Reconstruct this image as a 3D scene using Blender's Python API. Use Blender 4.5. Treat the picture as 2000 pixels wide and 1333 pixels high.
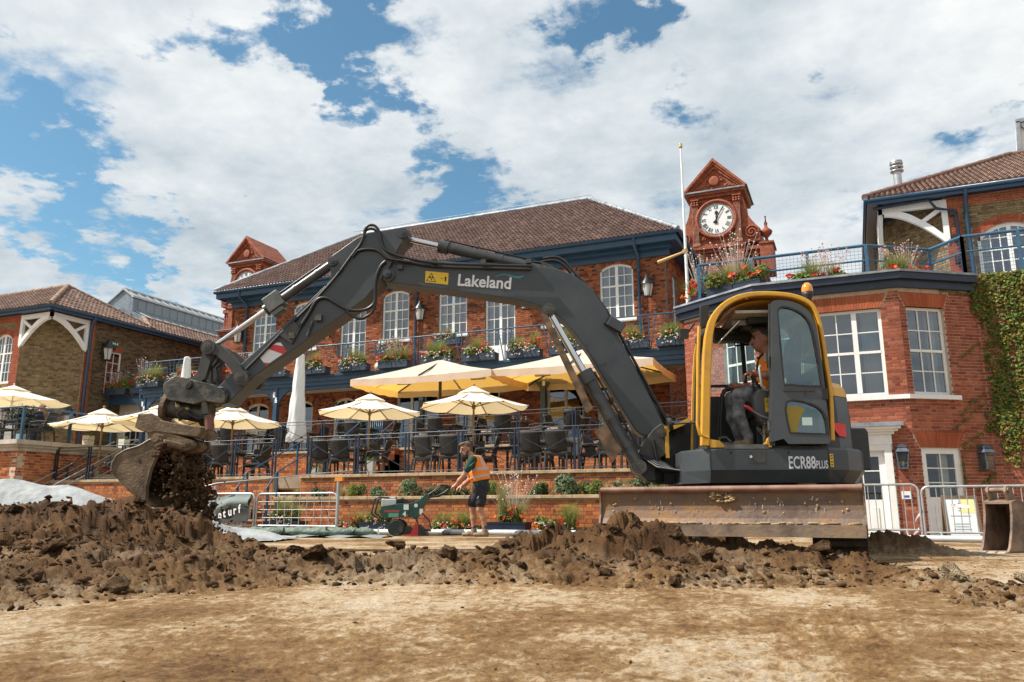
import bpy,math,random
import numpy as np
from math import sin,cos,radians,pi,sqrt,atan2,hypot
from mathutils import Matrix,Vector
random.seed(7)
np.random.seed(7)
scene=bpy.context.scene
for _o in list(scene.objects):
 bpy.data.objects.remove(_o,do_unlink=True)
COL=scene.collection
cam_d=bpy.data.cameras.new("camera")
cam_d.lens=28.0
cam_d.sensor_width=36.0
cam_d.dof.use_dof=True
cam_d.dof.focus_distance=9.5
cam_d.dof.aperture_fstop=11.0
cam_d.clip_start=0.05
cam_d.clip_end=2000.0
cam=bpy.data.objects.new("camera",cam_d)
cam.location=(0.0,0.0,0.45)
cam.rotation_euler=(radians(90+12.08),0.0,radians(23.0))
COL.objects.link(cam)
scene.camera=cam
scene.view_settings.view_transform='Standard'
scene.view_settings.look='None'
scene.view_settings.gamma=1.0
scene.view_settings.use_curve_mapping=False
scene.view_settings.exposure=0.92
SUN_EL,SUN_AZ=51.0,209.0
sun_vec=Vector((cos(radians(SUN_EL))*cos(radians(SUN_AZ)),cos(radians(SUN_EL))*sin(radians(SUN_AZ)),sin(radians(SUN_EL))))
sun_d=bpy.data.lights.new("sun",'SUN')
sun_d.energy=4.0
sun_d.angle=radians(0.6)
sun_d.color=(1.0,0.95,0.87)
sun_o=bpy.data.objects.new("sun",sun_d)
sun_o.rotation_euler=sun_vec.to_track_quat('Z','Y').to_euler()
sun_o.location=sun_vec*60
COL.objects.link(sun_o)
world=bpy.data.worlds.new("World")
scene.world=world
world.use_nodes=True
def build_sky():
 nt=world.node_tree
 N,Lk=nt.nodes,nt.links
 N.clear()
 out=N.new('ShaderNodeOutputWorld')
 sky=N.new('ShaderNodeTexSky')
 sky.sky_type='NISHITA'
 sky.sun_disc=False
 sky.sun_elevation=radians(SUN_EL)
 sky.sun_rotation=atan2(sun_vec.x,sun_vec.y) % (2*pi)
 sky.air_density=1.0
 sky.dust_density=0.6
 sky.ozone_density=1.5
 bg1=N.new('ShaderNodeBackground')
 bg1.inputs['Strength'].default_value=0.085
 tn=N.new('ShaderNodeMix');tn.data_type='RGBA';tn.blend_type='MULTIPLY';tn.inputs[0].default_value=1.0;tn.inputs[7].default_value=(.66,.90,.86,1)
 Lk.new(sky.outputs[0],tn.inputs[6]);Lk.new(tn.outputs[2],bg1.inputs['Color'])
 tc=N.new('ShaderNodeTexCoord')
 nrm=N.new('ShaderNodeVectorMath');nrm.operation='NORMALIZE'
 Lk.new(tc.outputs['Generated'],nrm.inputs[0])
 sep=N.new('ShaderNodeSeparateXYZ')
 Lk.new(nrm.outputs[0],sep.inputs[0])
 def math_(op,a,b=None,clamp=False):
  m=N.new('ShaderNodeMath');m.operation=op;m.use_clamp=clamp
  for i,x in enumerate((a,b)):
   if x is None:continue
   if isinstance(x,(int,float)):m.inputs[i].default_value=x
   else:Lk.new(x,m.inputs[i])
  return m.outputs[0]
 zz=math_('ADD',math_('MAXIMUM',sep.outputs['Z'],0.0),0.16)
 px,py=math_('DIVIDE',sep.outputs['X'],zz),math_('DIVIDE',sep.outputs['Y'],zz)
 comb=N.new('ShaderNodeCombineXYZ')
 Lk.new(px,comb.inputs[0]);Lk.new(py,comb.inputs[1])
 def noise(scale,detail,rough,off,dist=0.0):
  mp=N.new('ShaderNodeMapping');mp.inputs['Location'].default_value=off
  Lk.new(comb.outputs[0],mp.inputs['Vector'])
  n=N.new('ShaderNodeTexNoise');n.noise_dimensions='3D'
  n.inputs['Scale'].default_value=scale;n.inputs['Detail'].default_value=detail
  n.inputs['Roughness'].default_value=rough;n.inputs['Distortion'].default_value=dist
  Lk.new(mp.outputs[0],n.inputs['Vector'])
  return n.outputs['Fac']
 n1=noise(2.6,11.0,0.62,(3.1,1.7,0.4),0.15)
 n2=noise(1.5,8.0,0.6,(8.3,2.2,5.0),0.2)
 n3=noise(6.5,8.0,0.62,(1.3,7.2,2.0),0.1)
 wn=N.new('ShaderNodeTexNoise');wn.inputs['Scale'].default_value=4.0;wn.inputs['Detail'].default_value=7.0;wn.inputs['Roughness'].default_value=0.62
 Lk.new(comb.outputs[0],wn.inputs['Vector'])
 sb=N.new('ShaderNodeVectorMath');sb.operation='SUBTRACT';Lk.new(wn.outputs['Color'],sb.inputs[0]);sb.inputs[1].default_value=(.5,.5,.5)
 wv=N.new('ShaderNodeVectorMath');wv.operation='MULTIPLY_ADD';Lk.new(sb.outputs[0],wv.inputs[0]);wv.inputs[1].default_value=(.34,.34,.34);Lk.new(nrm.outputs[0],wv.inputs[2])
 dens=math_('ADD',math_('MULTIPLY',n1,1.05),0.085)
 for (hx,hy,hz,rad,amt) in SKY_GAPS:
  vd=N.new('ShaderNodeVectorMath');vd.operation='DISTANCE'
  Lk.new(wv.outputs[0],vd.inputs[0]);vd.inputs[1].default_value=(hx,hy,hz)
  mr=N.new('ShaderNodeMapRange');mr.interpolation_type='SMOOTHSTEP'
  mr.inputs['From Min'].default_value=0.0;mr.inputs['From Max'].default_value=rad
  mr.inputs['To Min'].default_value=amt;mr.inputs['To Max'].default_value=0.0
  Lk.new(vd.outputs['Value'],mr.inputs['Value'])
  dens=math_('SUBTRACT',dens,mr.outputs[0])
 cov=N.new('ShaderNodeMapRange');cov.interpolation_type='SMOOTHSTEP'
 cov.inputs['From Min'].default_value=0.39;cov.inputs['From Max'].default_value=0.56
 Lk.new(dens,cov.inputs['Value'])
 sh=math_('ADD',math_('MULTIPLY',n2,0.65),math_('MULTIPLY',n3,0.35))
 ramp=N.new('ShaderNodeValToRGB')
 e=ramp.color_ramp.elements
 e[0].position=0.36;e[0].color=(0.50,0.58,0.645,1)
 e[1].position=0.66;e[1].color=(1.0,1.01,1.0,1)
 m_=e.new(0.50);m_.color=(0.73,0.785,0.82,1)
 Lk.new(sh,ramp.inputs[0])
 bg2=N.new('ShaderNodeBackground')
 bg2.inputs['Strength'].default_value=0.54
 Lk.new(ramp.outputs[0],bg2.inputs['Color'])
 mix=N.new('ShaderNodeMixShader')
 Lk.new(cov.outputs[0],mix.inputs[0]);Lk.new(bg1.outputs[0],mix.inputs[1]);Lk.new(bg2.outputs[0],mix.inputs[2])
 Lk.new(mix.outputs[0],out.inputs['Surface'])
SKY_GAPS=[
 (-0.605,0.600,0.523,0.065,0.20),
 (-0.564,0.646,0.514,0.078,0.22),
 (-0.519,0.658,0.546,0.086,0.22),
 (-0.523,0.686,0.505,0.081,0.20),
 (-0.484,0.687,0.542,0.081,0.22),
 (-0.485,0.731,0.480,0.072,0.22),
 (-0.459,0.765,0.452,0.077,0.20),
 (-0.425,0.795,0.432,0.062,0.18),
 (-0.383,0.822,0.422,0.070,0.18),
 (-0.334,0.852,0.403,0.055,0.16),
 (-0.235,0.797,0.557,0.095,0.25),
 (-0.210,0.824,0.527,0.066,0.20),
 (-0.263,0.805,0.532,0.060,0.16),
 (-0.148,0.854,0.499,0.051,0.16),
 (-0.043,0.876,0.481,0.028,0.10),
 (0.147,0.887,0.437,0.052,0.18),
 (-0.110,0.869,0.483,0.029,0.10),
 (-0.792,0.525,0.312,0.071,0.19),
 (-0.766,0.574,0.290,0.076,0.20),
 (-0.739,0.622,0.259,0.060,0.20),
 (-0.771,0.519,0.369,0.066,0.20),
 (-0.751,0.561,0.348,0.056,0.20),
 (-0.720,0.583,0.376,0.045,0.16),
 (-0.723,0.643,0.251,0.040,0.20),
 (-0.618,0.698,0.363,0.044,0.16),
 (-0.545,0.700,0.461,0.044,0.14),
 (-0.747,0.465,0.475,0.040,0.14),
 (-0.608,0.739,0.289,0.037,0.10),
]
build_sky()
MATS={}
def _principled(name):
 m=bpy.data.materials.new(name);m.use_nodes=True
 nt=m.node_tree
 b=nt.nodes['Principled BSDF']
 return m,nt,b
def lin(c):
 return tuple(c)+((1.0,) if len(c)==3 else ())
def mat(name,cols,rough=0.6,metal=0.0,scale=6.0,bump=0.0,bscale=None,spec=0.5,rvar=0.0,detail=5.0,stretch=None,coat=0.0,
  island=0.0,sub=0.0,emit=None,lo=0.35,hi=0.65,bdist=0.01):
 """cols: one colour or a list that a noise ramps through (object space). island: brightness spread per piece."""
 if name in MATS:return MATS[name]
 m,nt,b=_principled(name)
 N,Lk=nt.nodes,nt.links
 if isinstance(cols[0],(int,float)):cols=[cols]
 tc=N.new('ShaderNodeTexCoord')
 vec=tc.outputs['Object']
 if stretch:
  mp=N.new('ShaderNodeMapping');mp.inputs['Scale'].default_value=stretch
  Lk.new(vec,mp.inputs['Vector']);vec=mp.outputs[0]
 col=None
 if len(cols)>1:
  n=N.new('ShaderNodeTexNoise');n.inputs['Scale'].default_value=scale;n.inputs['Detail'].default_value=detail
  n.inputs['Roughness'].default_value=0.6
  Lk.new(vec,n.inputs['Vector'])
  r=N.new('ShaderNodeValToRGB');e=r.color_ramp.elements
  e[0].position=lo;e[1].position=hi
  e[0].color=lin(cols[0]);e[1].color=lin(cols[-1])
  for i in range(1,len(cols)-1):
   x=e.new(lo+(hi-lo)*i/(len(cols)-1));x.color=lin(cols[i])
  Lk.new(n.outputs['Fac'],r.inputs[0]);col=r.outputs[0]
  if rvar:
   mr=N.new('ShaderNodeMapRange');mr.inputs['To Min'].default_value=max(0.02,rough-rvar);mr.inputs['To Max'].default_value=min(1,rough+rvar)
   mr.inputs['From Min'].default_value=lo;mr.inputs['From Max'].default_value=hi
   Lk.new(n.outputs['Fac'],mr.inputs['Value']);Lk.new(mr.outputs[0],b.inputs['Roughness'])
 else:
  b.inputs['Base Color'].default_value=lin(cols[0])
 if island:
  g=N.new('ShaderNodeNewGeometry');oi=N.new('ShaderNodeObjectInfo')
  a=N.new('ShaderNodeMath');a.operation='ADD'
  Lk.new(g.outputs['Random Per Island'],a.inputs[0]);Lk.new(oi.outputs['Random'],a.inputs[1])
  f=N.new('ShaderNodeMath');f.operation='FRACT';Lk.new(a.outputs[0],f.inputs[0])
  mr=N.new('ShaderNodeMapRange');mr.inputs['To Min'].default_value=1-island;mr.inputs['To Max'].default_value=1+island
  Lk.new(f.outputs[0],mr.inputs['Value'])
  hsv=N.new('ShaderNodeHueSaturation');Lk.new(mr.outputs[0],hsv.inputs['Value'])
  if col is not None:Lk.new(col,hsv.inputs['Color'])
  else:hsv.inputs['Color'].default_value=lin(cols[0])
  col=hsv.outputs[0]
 if col is not None:Lk.new(col,b.inputs['Base Color'])
 if not (rvar and len(cols)>1):b.inputs['Roughness'].default_value=rough
 b.inputs['Metallic'].default_value=metal
 b.inputs['Specular IOR Level'].default_value=spec
 if coat:b.inputs['Coat Weight'].default_value=coat;b.inputs['Coat Roughness'].default_value=0.12
 if sub:b.inputs['Subsurface Weight'].default_value=sub;b.inputs['Subsurface Radius'].default_value=(0.02,0.01,0.006)
 if emit:b.inputs['Emission Color'].default_value=lin(emit[:3]);b.inputs['Emission Strength'].default_value=emit[3]
 if bump:
  n2=N.new('ShaderNodeTexNoise');n2.inputs['Scale'].default_value=bscale or scale*4;n2.inputs['Detail'].default_value=6
  Lk.new(vec,n2.inputs['Vector'])
  bp=N.new('ShaderNodeBump');bp.inputs['Strength'].default_value=bump;bp.inputs['Distance'].default_value=bdist
  Lk.new(n2.outputs['Fac'],bp.inputs['Height']);Lk.new(bp.outputs[0],b.inputs['Normal'])
 MATS[name]=m
 return m
def brick_mat(name,cols,weights=None,rough=0.85):
 """Every brick takes one colour of the list (by object and by island), with a fine grain and worn edges."""
 if name in MATS:return MATS[name]
 m,nt,b=_principled(name)
 N,Lk=nt.nodes,nt.links
 g=N.new('ShaderNodeNewGeometry');oi=N.new('ShaderNodeObjectInfo')
 a=N.new('ShaderNodeMath');a.operation='ADD'
 Lk.new(g.outputs['Random Per Island'],a.inputs[0]);Lk.new(oi.outputs['Random'],a.inputs[1])
 f=N.new('ShaderNodeMath');f.operation='FRACT';Lk.new(a.outputs[0],f.inputs[0])
 r=N.new('ShaderNodeValToRGB');r.color_ramp.interpolation='LINEAR'
 e=r.color_ramp.elements
 k=len(cols)
 e[0].position=0;e[0].color=lin(cols[0]);e[1].position=1;e[1].color=lin(cols[-1])
 for i in range(1,k-1):
  x=e.new(i/(k-1));x.color=lin(cols[i])
 Lk.new(f.outputs[0],r.inputs[0])
 n=N.new('ShaderNodeTexNoise');n.inputs['Scale'].default_value=35;n.inputs['Detail'].default_value=5
 Lk.new(g.outputs['Position'],n.inputs['Vector'])
 n2=N.new('ShaderNodeTexNoise');n2.inputs['Scale'].default_value=1.1;n2.inputs['Detail'].default_value=5
 Lk.new(g.outputs['Position'],n2.inputs['Vector'])
 ad=N.new('ShaderNodeMath');ad.operation='ADD';Lk.new(n.outputs['Fac'],ad.inputs[0]);Lk.new(n2.outputs['Fac'],ad.inputs[1])
 mr=N.new('ShaderNodeMapRange');mr.inputs['From Min'].default_value=0.6;mr.inputs['From Max'].default_value=1.4
 mr.inputs['To Min'].default_value=0.68;mr.inputs['To Max'].default_value=1.3
 Lk.new(ad.outputs[0],mr.inputs['Value'])
 hs=N.new('ShaderNodeHueSaturation');Lk.new(r.outputs[0],hs.inputs['Color']);Lk.new(mr.outputs[0],hs.inputs['Value'])
 Lk.new(hs.outputs[0],b.inputs['Base Color'])
 b.inputs['Roughness'].default_value=rough
 b.inputs['Specular IOR Level'].default_value=0.25
 bp=N.new('ShaderNodeBump');bp.inputs['Strength'].default_value=0.5;bp.inputs['Distance'].default_value=0.004
 n3=N.new('ShaderNodeTexNoise');n3.inputs['Scale'].default_value=90;n3.inputs['Detail'].default_value=4
 Lk.new(g.outputs['Position'],n3.inputs['Vector'])
 Lk.new(n3.outputs['Fac'],bp.inputs['Height']);Lk.new(bp.outputs[0],b.inputs['Normal'])
 MATS[name]=m
 return m
def glass_mat(name,tint=(0.8,0.86,0.87),refl=0.12,rough=0.02):
 """Thin pane: mostly lets light through, mirrors a share that grows at grazing angles."""
 if name in MATS:return MATS[name]
 m=bpy.data.materials.new(name);m.use_nodes=True
 nt=m.node_tree;N,Lk=nt.nodes,nt.links
 N.clear()
 out=N.new('ShaderNodeOutputMaterial')
 t=N.new('ShaderNodeBsdfTransparent');t.inputs[0].default_value=lin(tint)
 g=N.new('ShaderNodeBsdfGlossy');g.inputs['Roughness'].default_value=rough;g.inputs[0].default_value=(0.9,0.95,1,1)
 fr=N.new('ShaderNodeFresnel');fr.inputs[0].default_value=1.5
 ad=N.new('ShaderNodeMath');ad.operation='ADD';ad.use_clamp=True;ad.inputs[1].default_value=refl
 Lk.new(fr.outputs[0],ad.inputs[0])
 mx=N.new('ShaderNodeMixShader')
 Lk.new(ad.outputs[0],mx.inputs[0]);Lk.new(t.outputs[0],mx.inputs[1]);Lk.new(g.outputs[0],mx.inputs[2])
 Lk.new(mx.outputs[0],out.inputs['Surface'])
 MATS[name]=m
 return m
def leaf_mat(name,cols,trans=0.35,rough=0.55):
 if name in MATS:return MATS[name]
 m,nt,b=_principled(name)
 N,Lk=nt.nodes,nt.links
 g=N.new('ShaderNodeNewGeometry')
 r=N.new('ShaderNodeValToRGB');e=r.color_ramp.elements
 k=len(cols)
 e[0].position=0;e[0].color=lin(cols[0]);e[1].position=1;e[1].color=lin(cols[-1])
 for i in range(1,k-1):
  x=e.new(i/(k-1));x.color=lin(cols[i])
 Lk.new(g.outputs['Random Per Island'],r.inputs[0])
 Lk.new(r.outputs[0],b.inputs['Base Color'])
 b.inputs['Roughness'].default_value=rough
 b.inputs['Specular IOR Level'].default_value=0.3
 out=N['Material Output'] if 'Material Output' in N else None
 tr=N.new('ShaderNodeBsdfTranslucent');Lk.new(r.outputs[0],tr.inputs[0])
 mx=N.new('ShaderNodeMixShader');mx.inputs[0].default_value=trans
 Lk.new(b.outputs[0],mx.inputs[1]);Lk.new(tr.outputs[0],mx.inputs[2])
 Lk.new(mx.outputs[0],out.inputs['Surface'])
 MATS[name]=m
 return m
def cloth_mat(name,col,trans=0.35,rough=0.85,bump=0.15,scale=30,tcol=None):
 """Woven sheet that lets some light through."""
 if name in MATS:return MATS[name]
 m,nt,b=_principled(name)
 N,Lk=nt.nodes,nt.links
 tc=N.new('ShaderNodeTexCoord')
 n=N.new('ShaderNodeTexNoise');n.inputs['Scale'].default_value=3;n.inputs['Detail'].default_value=6
 Lk.new(tc.outputs['Object'],n.inputs['Vector'])
 r=N.new('ShaderNodeValToRGB');e=r.color_ramp.elements
 e[0].position=.3;e[1].position=.7
 e[0].color=lin([c*.88 for c in col]);e[1].color=lin(col)
 Lk.new(n.outputs['Fac'],r.inputs[0]);Lk.new(r.outputs[0],b.inputs['Base Color'])
 b.inputs['Roughness'].default_value=rough;b.inputs['Specular IOR Level'].default_value=0.2
 n2=N.new('ShaderNodeTexNoise');n2.inputs['Scale'].default_value=scale;n2.inputs['Detail'].default_value=4
 Lk.new(tc.outputs['Object'],n2.inputs['Vector'])
 bp=N.new('ShaderNodeBump');bp.inputs['Strength'].default_value=bump;bp.inputs['Distance'].default_value=0.02
 Lk.new(n2.outputs['Fac'],bp.inputs['Height']);Lk.new(bp.outputs[0],b.inputs['Normal'])
 if trans:
  tr=N.new('ShaderNodeBsdfTranslucent');tr.inputs[0].default_value=lin(tcol or col)
  mx=N.new('ShaderNodeMixShader');mx.inputs[0].default_value=trans
  Lk.new(b.outputs[0],mx.inputs[1]);Lk.new(tr.outputs[0],mx.inputs[2])
  Lk.new(mx.outputs[0],N['Material Output'].inputs['Surface'])
 MATS[name]=m
 return m
class MB:
 def __init__(self,xf=None):
  self.V,self.F,self.S,self.M=[],[],[],[]
  self.xf=xf
  self.mi=0
 def add(self,pts,faces,smooth=False):
  k=len(self.V)
  if self.xf is not None:
   X=self.xf
   pts=[tuple(X @ Vector(p)) for p in pts]
  self.V.extend(tuple(p) for p in pts)
  for f in faces:
   self.F.append(tuple(k+i for i in f));self.S.append(smooth);self.M.append(self.mi)
  return self
 def bx(self,x0,x1,y0,y1,z0,z1):
  p=[(x0,y0,z0),(x1,y0,z0),(x1,y1,z0),(x0,y1,z0),(x0,y0,z1),(x1,y0,z1),(x1,y1,z1),(x0,y1,z1)]
  return self.add(p,[(0,3,2,1),(4,5,6,7),(0,1,5,4),(1,2,6,5),(2,3,7,6),(3,0,4,7)])
 def box(self,c,s,rot=None):
  h=[x/2 for x in s]
  p=[Vector((sx*h[0],sy*h[1],sz*h[2])) for sz in (-1,1) for sx,sy in ((-1,-1),(1,-1),(1,1),(-1,1))]
  if rot is not None:p=[rot @ q for q in p]
  c=Vector(c)
  return self.add([q+c for q in p],[(0,3,2,1),(4,5,6,7),(0,1,5,4),(1,2,6,5),(2,3,7,6),(3,0,4,7)])
 def bar(self,a,b,w,h=None,up=(0,0,1)):
  """square bar from a to b"""
  a,b=Vector(a),Vector(b);h=h or w
  d=(b-a);L=d.length
  if L<1e-6:return self
  d /= L
  up=Vector(up)
  if abs(d.dot(up))>.99:up=Vector((0,1,0))
  sx=d.cross(up).normalized();sz=sx.cross(d)
  p=[q+sx*(i*w/2)+sz*(j*h/2) for q in (a,b) for i,j in ((-1,-1),(1,-1),(1,1),(-1,1))]
  return self.add(p,[(0,1,2,3)[::-1],(4,5,6,7),(0,1,5,4),(1,2,6,5),(2,3,7,6),(3,0,4,7)])
 def prism(self,poly,a,b,plane='xz'):
  n=len(poly)
  f={'xz':lambda p,t:(p[0],t,p[1]),'xy':lambda p,t:(p[0],p[1],t),'yz':lambda p,t:(t,p[0],p[1])}[plane]
  pts=[f(p,a) for p in poly]+[f(p,b) for p in poly]
  fs=[tuple(range(n)),tuple(range(2*n-1,n-1,-1))]
  fs+=[(i,i+n,(i+1) % n+n,(i+1) % n) for i in range(n)]
  return self.add(pts,fs)
 def cyl(self,a,b,r0,r1=None,n=12,caps=True):
  a,b=Vector(a),Vector(b);r1=r0 if r1 is None else r1
  d=(b-a)
  if d.length<1e-7:return self
  d.normalize()
  u=d.orthogonal().normalized();v=d.cross(u)
  ra=[a+(u*cos(2*pi*i/n)+v*sin(2*pi*i/n))*r0 for i in range(n)]
  rb=[b+(u*cos(2*pi*i/n)+v*sin(2*pi*i/n))*r1 for i in range(n)]
  self.add(ra+rb,[(i,(i+1) % n,n+(i+1) % n,n+i) for i in range(n)],smooth=n>6)
  if caps:
   self.add(ra,[tuple(range(n))[::-1]]);self.add(rb,[tuple(range(n))])
  return self
 def tube(self,pts,r,n=8,closed=False,caps=True):
  P=[Vector(p) for p in pts]
  m=len(P)
  rr=r if isinstance(r,(list,tuple)) else [r]*m
  T=[]
  for i in range(m):
   if closed:t=P[(i+1) % m]-P[i-1]
   else:t=P[min(i+1,m-1)]-P[max(i-1,0)]
   T.append(t.normalized() if t.length>1e-9 else Vector((0,0,1)))
  u=T[0].orthogonal().normalized()
  V=[]
  for i in range(m):
   u=(u-T[i]*u.dot(T[i]))
   u=u.normalized() if u.length>1e-6 else T[i].orthogonal().normalized()
   v=T[i].cross(u)
   V+=[P[i]+(u*cos(2*pi*k/n)+v*sin(2*pi*k/n))*rr[i] for k in range(n)]
  F=[]
  for i in range(m if closed else m-1):
   j=(i+1) % m
   F+=[(i*n+k,i*n+(k+1) % n,j*n+(k+1) % n,j*n+k) for k in range(n)]
  self.add(V,F,smooth=n>4)
  if caps and not closed:
   self.add(V[:n],[tuple(range(n))[::-1]]);self.add(V[-n:],[tuple(range(n))])
  return self
 def lathe(self,prof,c=(0,0,0),n=16,ax='z'):
  V=[]
  for r,z in prof:
   for i in range(n):
    a=2*pi*i/n
    p=(r*cos(a),r*sin(a),z)
    if ax=='y':p=(p[0],p[2],p[1])
    if ax=='x':p=(p[2],p[0],p[1])
    V.append((p[0]+c[0],p[1]+c[1],p[2]+c[2]))
  F=[(i*n+k,i*n+(k+1) % n,(i+1)*n+(k+1) % n,(i+1)*n+k) for i in range(len(prof)-1) for k in range(n)]
  if ax=='y':F=[f[::-1] for f in F]
  return self.add(V,F,smooth=True)
 def ball(self,c,r,n=12,m=8):
  r=(r,r,r) if isinstance(r,(int,float)) else r
  V=[(c[0],c[1],c[2]-r[2])]
  for j in range(1,m):
   t=-pi/2+pi*j/m
   V+=[(c[0]+r[0]*cos(t)*cos(2*pi*i/n),c[1]+r[1]*cos(t)*sin(2*pi*i/n),c[2]+r[2]*sin(t)) for i in range(n)]
  V.append((c[0],c[1],c[2]+r[2]))
  F=[(0,1+(i+1) % n,1+i) for i in range(n)]
  for j in range(m-2):
   F+=[(1+j*n+i,1+j*n+(i+1) % n,1+(j+1)*n+(i+1) % n,1+(j+1)*n+i) for i in range(n)]
  L_=len(V)-1
  F+=[(1+(m-2)*n+i,1+(m-2)*n+(i+1) % n,L_) for i in range(n)]
  return self.add(V,F,smooth=True)
 def grid(self,fn,nu,nv,smooth=True):
  V=[fn(i/nu,j/nv) for j in range(nv+1) for i in range(nu+1)]
  w=nu+1
  F=[(j*w+i,j*w+i+1,(j+1)*w+i+1,(j+1)*w+i) for j in range(nv) for i in range(nu)]
  return self.add(V,F,smooth=smooth)
 def mesh(self,name,mats):
  me=bpy.data.meshes.new(name)
  me.from_pydata(self.V,[],self.F)
  if not isinstance(mats,(list,tuple)):mats=[mats]
  for m in mats:me.materials.append(m)
  if self.F:
   me.polygons.foreach_set('use_smooth',self.S)
   if len(mats)>1:me.polygons.foreach_set('material_index',self.M)
  me.update()
  return me
 def build(self,name,mats,parent=None,bevel=0.0,solid=0.0,**tags):
  return obj(name,self.mesh(name,mats),parent,bevel=bevel,solid=solid,**tags)
def obj(name,me,parent=None,loc=None,rz=None,mw=None,bevel=0.0,solid=0.0,**tags):
 o=bpy.data.objects.new(name,me)
 COL.objects.link(o)
 if parent is not None:o.parent=parent
 if loc is not None:o.location=loc
 if rz is not None:o.rotation_euler=(0,0,rz)
 if mw is not None:o.matrix_basis=mw
 if solid:
  md=o.modifiers.new("solid",'SOLIDIFY');md.thickness=solid;md.offset=0
 if bevel:
  md=o.modifiers.new("bevel",'BEVEL');md.width=bevel;md.segments=2;md.limit_method='ANGLE';md.angle_limit=radians(35)
 for k,v in tags.items():
  if v:o[k]=v
 return o
def thing(name,label,cat,loc=(0,0,0),rz=0.0,group=None):
 o=bpy.data.objects.new(name,None)
 o.empty_display_size=0.1
 COL.objects.link(o)
 o.location=loc;o.rotation_euler=(0,0,rz)
 o['label']=label;o['category']=cat
 if group:o['group']=group
 return o
def dup(root,loc,rz=None,label=None,group=None,sc=None):
 """copy a thing with its parts and their sub-parts; meshes are shared"""
 def cp(o,par):
  c=o.copy();COL.objects.link(c)
  if par is not None:c.parent=par
  for ch in o.children:cp(ch,c)
  return c
 r=cp(root,None)
 r.location=loc
 if rz is not None:r.rotation_euler=(0,0,rz)
 if sc is not None:r.scale=(sc,sc,sc) if isinstance(sc,(int,float)) else sc
 if label:r['label']=label
 if group:r['group']=group
 return r
def structure(name,mb,mats,**k):
 return mb.build(name,mats,None,kind='structure',**k)
def text_part(name,txt,size,m,parent,mw,extrude=0.002,offset=0.0,sx=1.0,align='LEFT'):
 cu=bpy.data.curves.new(name,'FONT')
 cu.body=txt;cu.size=size;cu.extrude=extrude;cu.offset=offset;cu.align_x=align;cu.resolution_u=3
 cu.materials.append(m)
 tmp=bpy.data.objects.new(name,cu)
 COL.objects.link(tmp)
 me=bpy.data.meshes.new_from_object(tmp.evaluated_get(bpy.context.evaluated_depsgraph_get()))
 bpy.data.objects.remove(tmp,do_unlink=True)
 if not me.materials:me.materials.append(m)
 return obj(name,me,parent,mw=mw @ Matrix.Diagonal((sx,1,1,1)))
def smooth_path(P,k=4,closed=False):
 """rounded run through the points"""
 n=len(P);Q=[]
 g=(lambda i:P[i % n]) if closed else (lambda i:P[max(0,min(n-1,i))])
 for i in range(n if closed else n-1):
  a,b,c,d=(Vector(g(j)) for j in (i-1,i,i+1,i+2))
  for q in range(k):
   u=q/k;Q.append(tuple(.5*(2*b+(c-a)*u+(2*a-5*b+4*c-d)*u*u+(3*b-a-3*c+d)*u ** 3)))
 if not closed:Q.append(tuple(P[-1]))
 return Q
def ordinal(i):
 return ['first','second','third','fourth','fifth','sixth','seventh','eighth','ninth','tenth','eleventh','twelfth','thirteenth','fourteenth','fifteenth',
   'sixteenth','seventeenth','eighteenth','nineteenth','twentieth'][i]
def _hash(ix,iy,seed):
 h=(ix.astype(np.int64)*374761393+iy.astype(np.int64)*668265263+seed*1442695041) & 0xFFFFFFFF
 h=((h ^ (h >> 13))*1274126177) & 0xFFFFFFFF
 return ((h ^ (h >> 16)) & 0xFFFFFF)/float(0xFFFFFF)
def vnoise(x,y,seed=0):
 ix,iy=np.floor(x),np.floor(y)
 fx,fy=x-ix,y-iy
 fx=fx*fx*fx*(fx*(fx*6-15)+10);fy=fy*fy*fy*(fy*(fy*6-15)+10)
 a,b=_hash(ix,iy,seed),_hash(ix+1,iy,seed)
 c,d=_hash(ix,iy+1,seed),_hash(ix+1,iy+1,seed)
 return (a*(1-fx)+b*fx)*(1-fy)+(c*(1-fx)+d*fx)*fy
def fbm(x,y,octv=5,seed=0,gain=0.5,lac=2.03):
 s,amp,tot=0,1.0,0
 for i in range(octv):
  s=s+amp*(vnoise(x,y,seed+i*17)-.5);tot+=amp
  amp *= gain;x=x*lac+13.1;y=y*lac+7.7
 return s/tot*2
def cells(x,y,seed=0):
 """distance to the nearest scattered point and that point's random value"""
 ix,iy=np.floor(x),np.floor(y)
 best=np.full(np.shape(x),9.0);rnd=np.zeros(np.shape(x))
 for dx in (-1,0,1):
  for dy in (-1,0,1):
   cx,cy=ix+dx,iy+dy
   px=cx+_hash(cx,cy,seed);py=cy+_hash(cx,cy,seed+5)
   d=np.hypot(x-px,y-py)
   k=d<best
   best=np.where(k,d,best);rnd=np.where(k,_hash(cx,cy,seed+9),rnd)
 return best,rnd
def facets(x,y,seed=0,slope=.6):
 """broken clods seen from above: every scattered cell is a flat block with its own height and tilt"""
 ix,iy=np.floor(x),np.floor(y)
 best=np.full(np.shape(x),9.0);out=np.zeros(np.shape(x))
 for dx in (-1,0,1):
  for dy in (-1,0,1):
   cx,cy=ix+dx,iy+dy
   ux=x-cx-_hash(cx,cy,seed);uy=y-cy-_hash(cx,cy,seed+5)
   d=np.hypot(ux,uy);k=d<best
   h=_hash(cx,cy,seed+9)-.5+slope*(ux*(_hash(cx,cy,seed+13)-.5)+uy*(_hash(cx,cy,seed+17)-.5))*2
   best=np.where(k,d,best);out=np.where(k,h-.5*d*d,out)
 return out
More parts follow.
